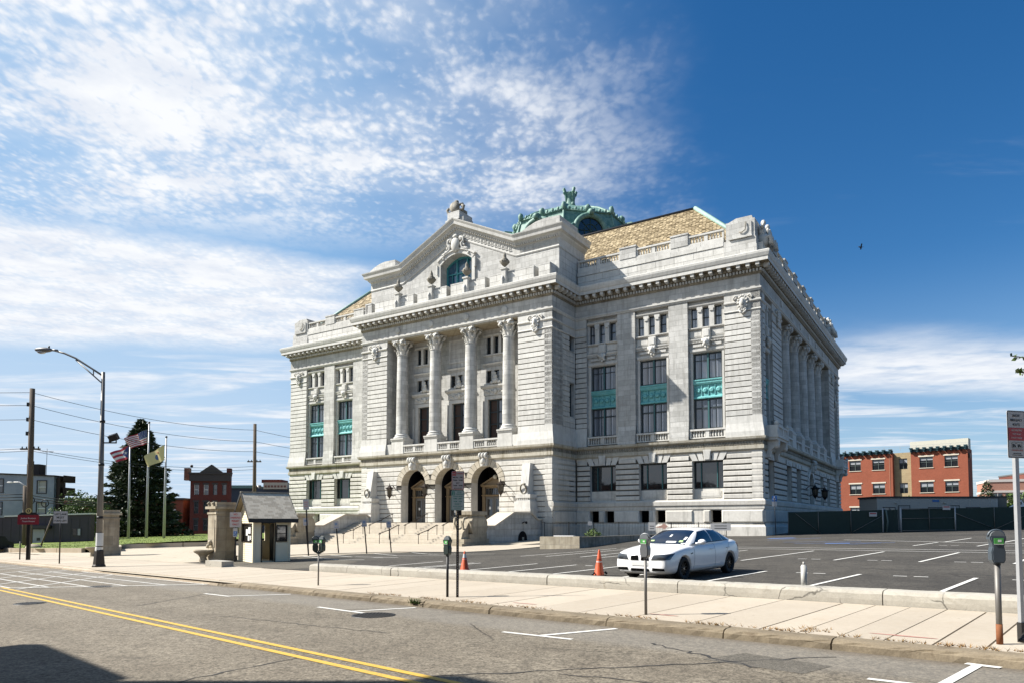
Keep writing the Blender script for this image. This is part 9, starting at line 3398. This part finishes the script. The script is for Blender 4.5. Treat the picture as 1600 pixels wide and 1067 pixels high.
e = empty('stepped_grey_building', (0, 170, 0), 0, 'distant grey and cream building with green roof strip between booth and courthouse', 'building')
link('wall', MB().box(-72, -50, 0, 12, -2, 10.2).mesh(plain('slate_grey', (.045, .055, .075), .8, var=.3, scale=.4)), e)
link('green_roof', MB().box(-72, -62.5, -.6, 6, 10.2, 10.9).mesh(plain('pale_green_roof', (.14, .24, .20), .6)), e)
link('cream_band', MB().box(-60.4, -54.6, -.5, 6, 10.0, 11.6).mesh(plain('cream_band', (.58, .48, .36), .7)), e)
wn = MB()
for i in range(7): wn.box(-60.1 + i * .78, -59.6 + i * .78, -.56, -.5, 10.4, 10.9)
link('arcade', wn.mesh(plain('arcade_red', (.25, .1, .07), .7)), e, kind='stuff')
link('upper_block', MB().box(-61.4, -56.5, 1, 6, 11.6, 12.4).mesh(BRL), e)
link('water_tank', MB().tube([(-62, 1, 8), (-62, 1, 11)], .5, 8).mesh(GALV_D), e)
e = empty('pale_hut', (-72, 128, -1), 0, 'pale low hut glimpsed left of the spruce trunk', 'hut')
link('wall', MB().box(-3, 2.4, 0, 4, 0, 4.2).mesh(plain('hut_cream', (.48, .44, .36), .8)), e); link('roof', MB().prism([(-3.3, 4.2), (2.7, 4.2), (2.7, 4.5), (-3.3, 5.0)], -.2, 4.2).mesh(BRONZE), e)
link('door', MB().box(-.8, .3, -.05, 0, 0, 2.2).mesh(BKF), e)
# factory silhouettes behind the trees
e = empty('factory', (0, 175, 0), 0, 'distant factory with dark stacks and pipes behind the left trees', 'factory')
link('shed', MB().box(-134, -100, 0, 14, -2, 7.0).mesh(plain('factory_tan', (.30, .26, .22), .8)), e)
for x, h, r_ in ((-114.5, 13.5, 1.9), (-124.5, 11.0, .9), (-121.5, 12.5, .5)):
    link('stack', MB().box(x - r_, x + r_, -1, 1, 0, h).mesh(plain('stack_dark', (.05, .04, .035), .9)), e)
for x, h in ((-128, 12.0), (-126.3, 10.5)):
    s_ = MB().tube([(x, 0, 6), (x, 0, h)], .8, 10); link('silo', s_.mesh(GALV), e)
pm_ = MB()
for z in (8, 9.2): pm_.tube([(-133, -1, z), (-108, -1, z - .6)], .18, 5)
link('pipes', pm_.mesh(BRONZE), e)
# no blank horizon: tree belts far off
def tree_belt(x0, x1, y, z0, h, label, n=5200, q=.55):
    V = []; F_ = []
    for i in range(n):
        x = random.uniform(x0, x1)
        hh = h * (.62 + .22 * sin(x * .23) + .16 * sin(x * .71 + 2))
        p = Vector((x, y + random.uniform(-4, 4), z0 + hh * random.random() ** .8))
        ax = rv() * q * random.uniform(.5, 1.2); b = ax.cross(rv()).normalized() * q * .6
        k2 = len(V); V += [p - ax, p + b, p + ax, p - b]; F_.append((k2, k2 + 1, k2 + 2, k2 + 3))
    return setp(MB().add(V, F_).build('distant_trees', LEAF), label, 'trees', kind='stuff')
tree_belt(-190, -52, 200, -1.5, 7.5, 'far off belt of trees along the left horizon')
tree_belt(75, 215, 215, 0, 7.0, 'far off belt of trees along the right horizon')
BRM = brick_mat('tan_brick_far', (.34, .28, .21), (.30, .24, .18), (.3, .26, .2))
for i, (x, y, w_, h, lb) in enumerate(((-175, 150, 34, 9, 'distant flat roofed building beyond the grey house'), (-36, 165, 10, 9.0, 'distant building hidden behind the left wing'), (100, 150, 14, 5, 'low distant building beyond the construction trailers'))):
    e = empty('distant_building', (x, y, -1.5), 0, lb, 'building')
    link('wall', MB().box(-w_ / 2, w_ / 2, 0, 12, 0, h + 1.5).mesh(BRM), e); link('roof_edge', MB().box(-w_ / 2 - .2, w_ / 2 + .2, -.2, 12.2, h + 1.5, h + 1.9).mesh(DKC), e)

# ================================================================== OUR SIDE OF THE STREET (casts the shade on the road)
def row_house(s0, s1, n1, h, label, mat):
    o_ = P(s0, -3.0)
    e = empty('street_building', o_, SANG, label, 'building')
    L_ = s1 - s0
    link('wall', MB().box(0, L_, 0, n1, -.5, h).mesh(mat), e)
    link('cornice', MB().box(-.15, L_ + .15, -.25, n1, h, h + .35).mesh(DKC), e)
    for fl_ in range(int(h / 3.3)):
        for i in range(int(L_ / 2.6)):
            x = 1.0 + i * 2.6
            if x + 1.3 > L_: continue
            f = link('window', MB().box(x, x + 1.2, -.06, -.01, 1.0 + fl_ * 3.3, 2.7 + fl_ * 3.3).mesh(GLASS_D), e)
            link('sill', MB().box(x - .1, x + 1.3, -.16, -.01, .86 + fl_ * 3.3, .99 + fl_ * 3.3).mesh(CREAM), f)
RH1 = brick_mat('near_brick', (.20, .09, .06), (.17, .075, .05), (.2, .15, .12), rot=SANG)
# rotated frame: local +y = -ND, i.e. away from the street, so the fronts face the courthouse at y = 0
row_house(-26, 15.9, 12, 12.2, 'tall brick row building behind the camera on the near side', RH1)
row_house(15.95, 19.5, 10, 8.75, 'lower brick annex behind the camera to the left', RH1)
row_house(-58, -30, 12, 10, 'second brick row building further right behind the camera', RH1)
row_house(36, 60, 12, 9, 'brick row building far to the left on the near side', RH1)
flush_text()
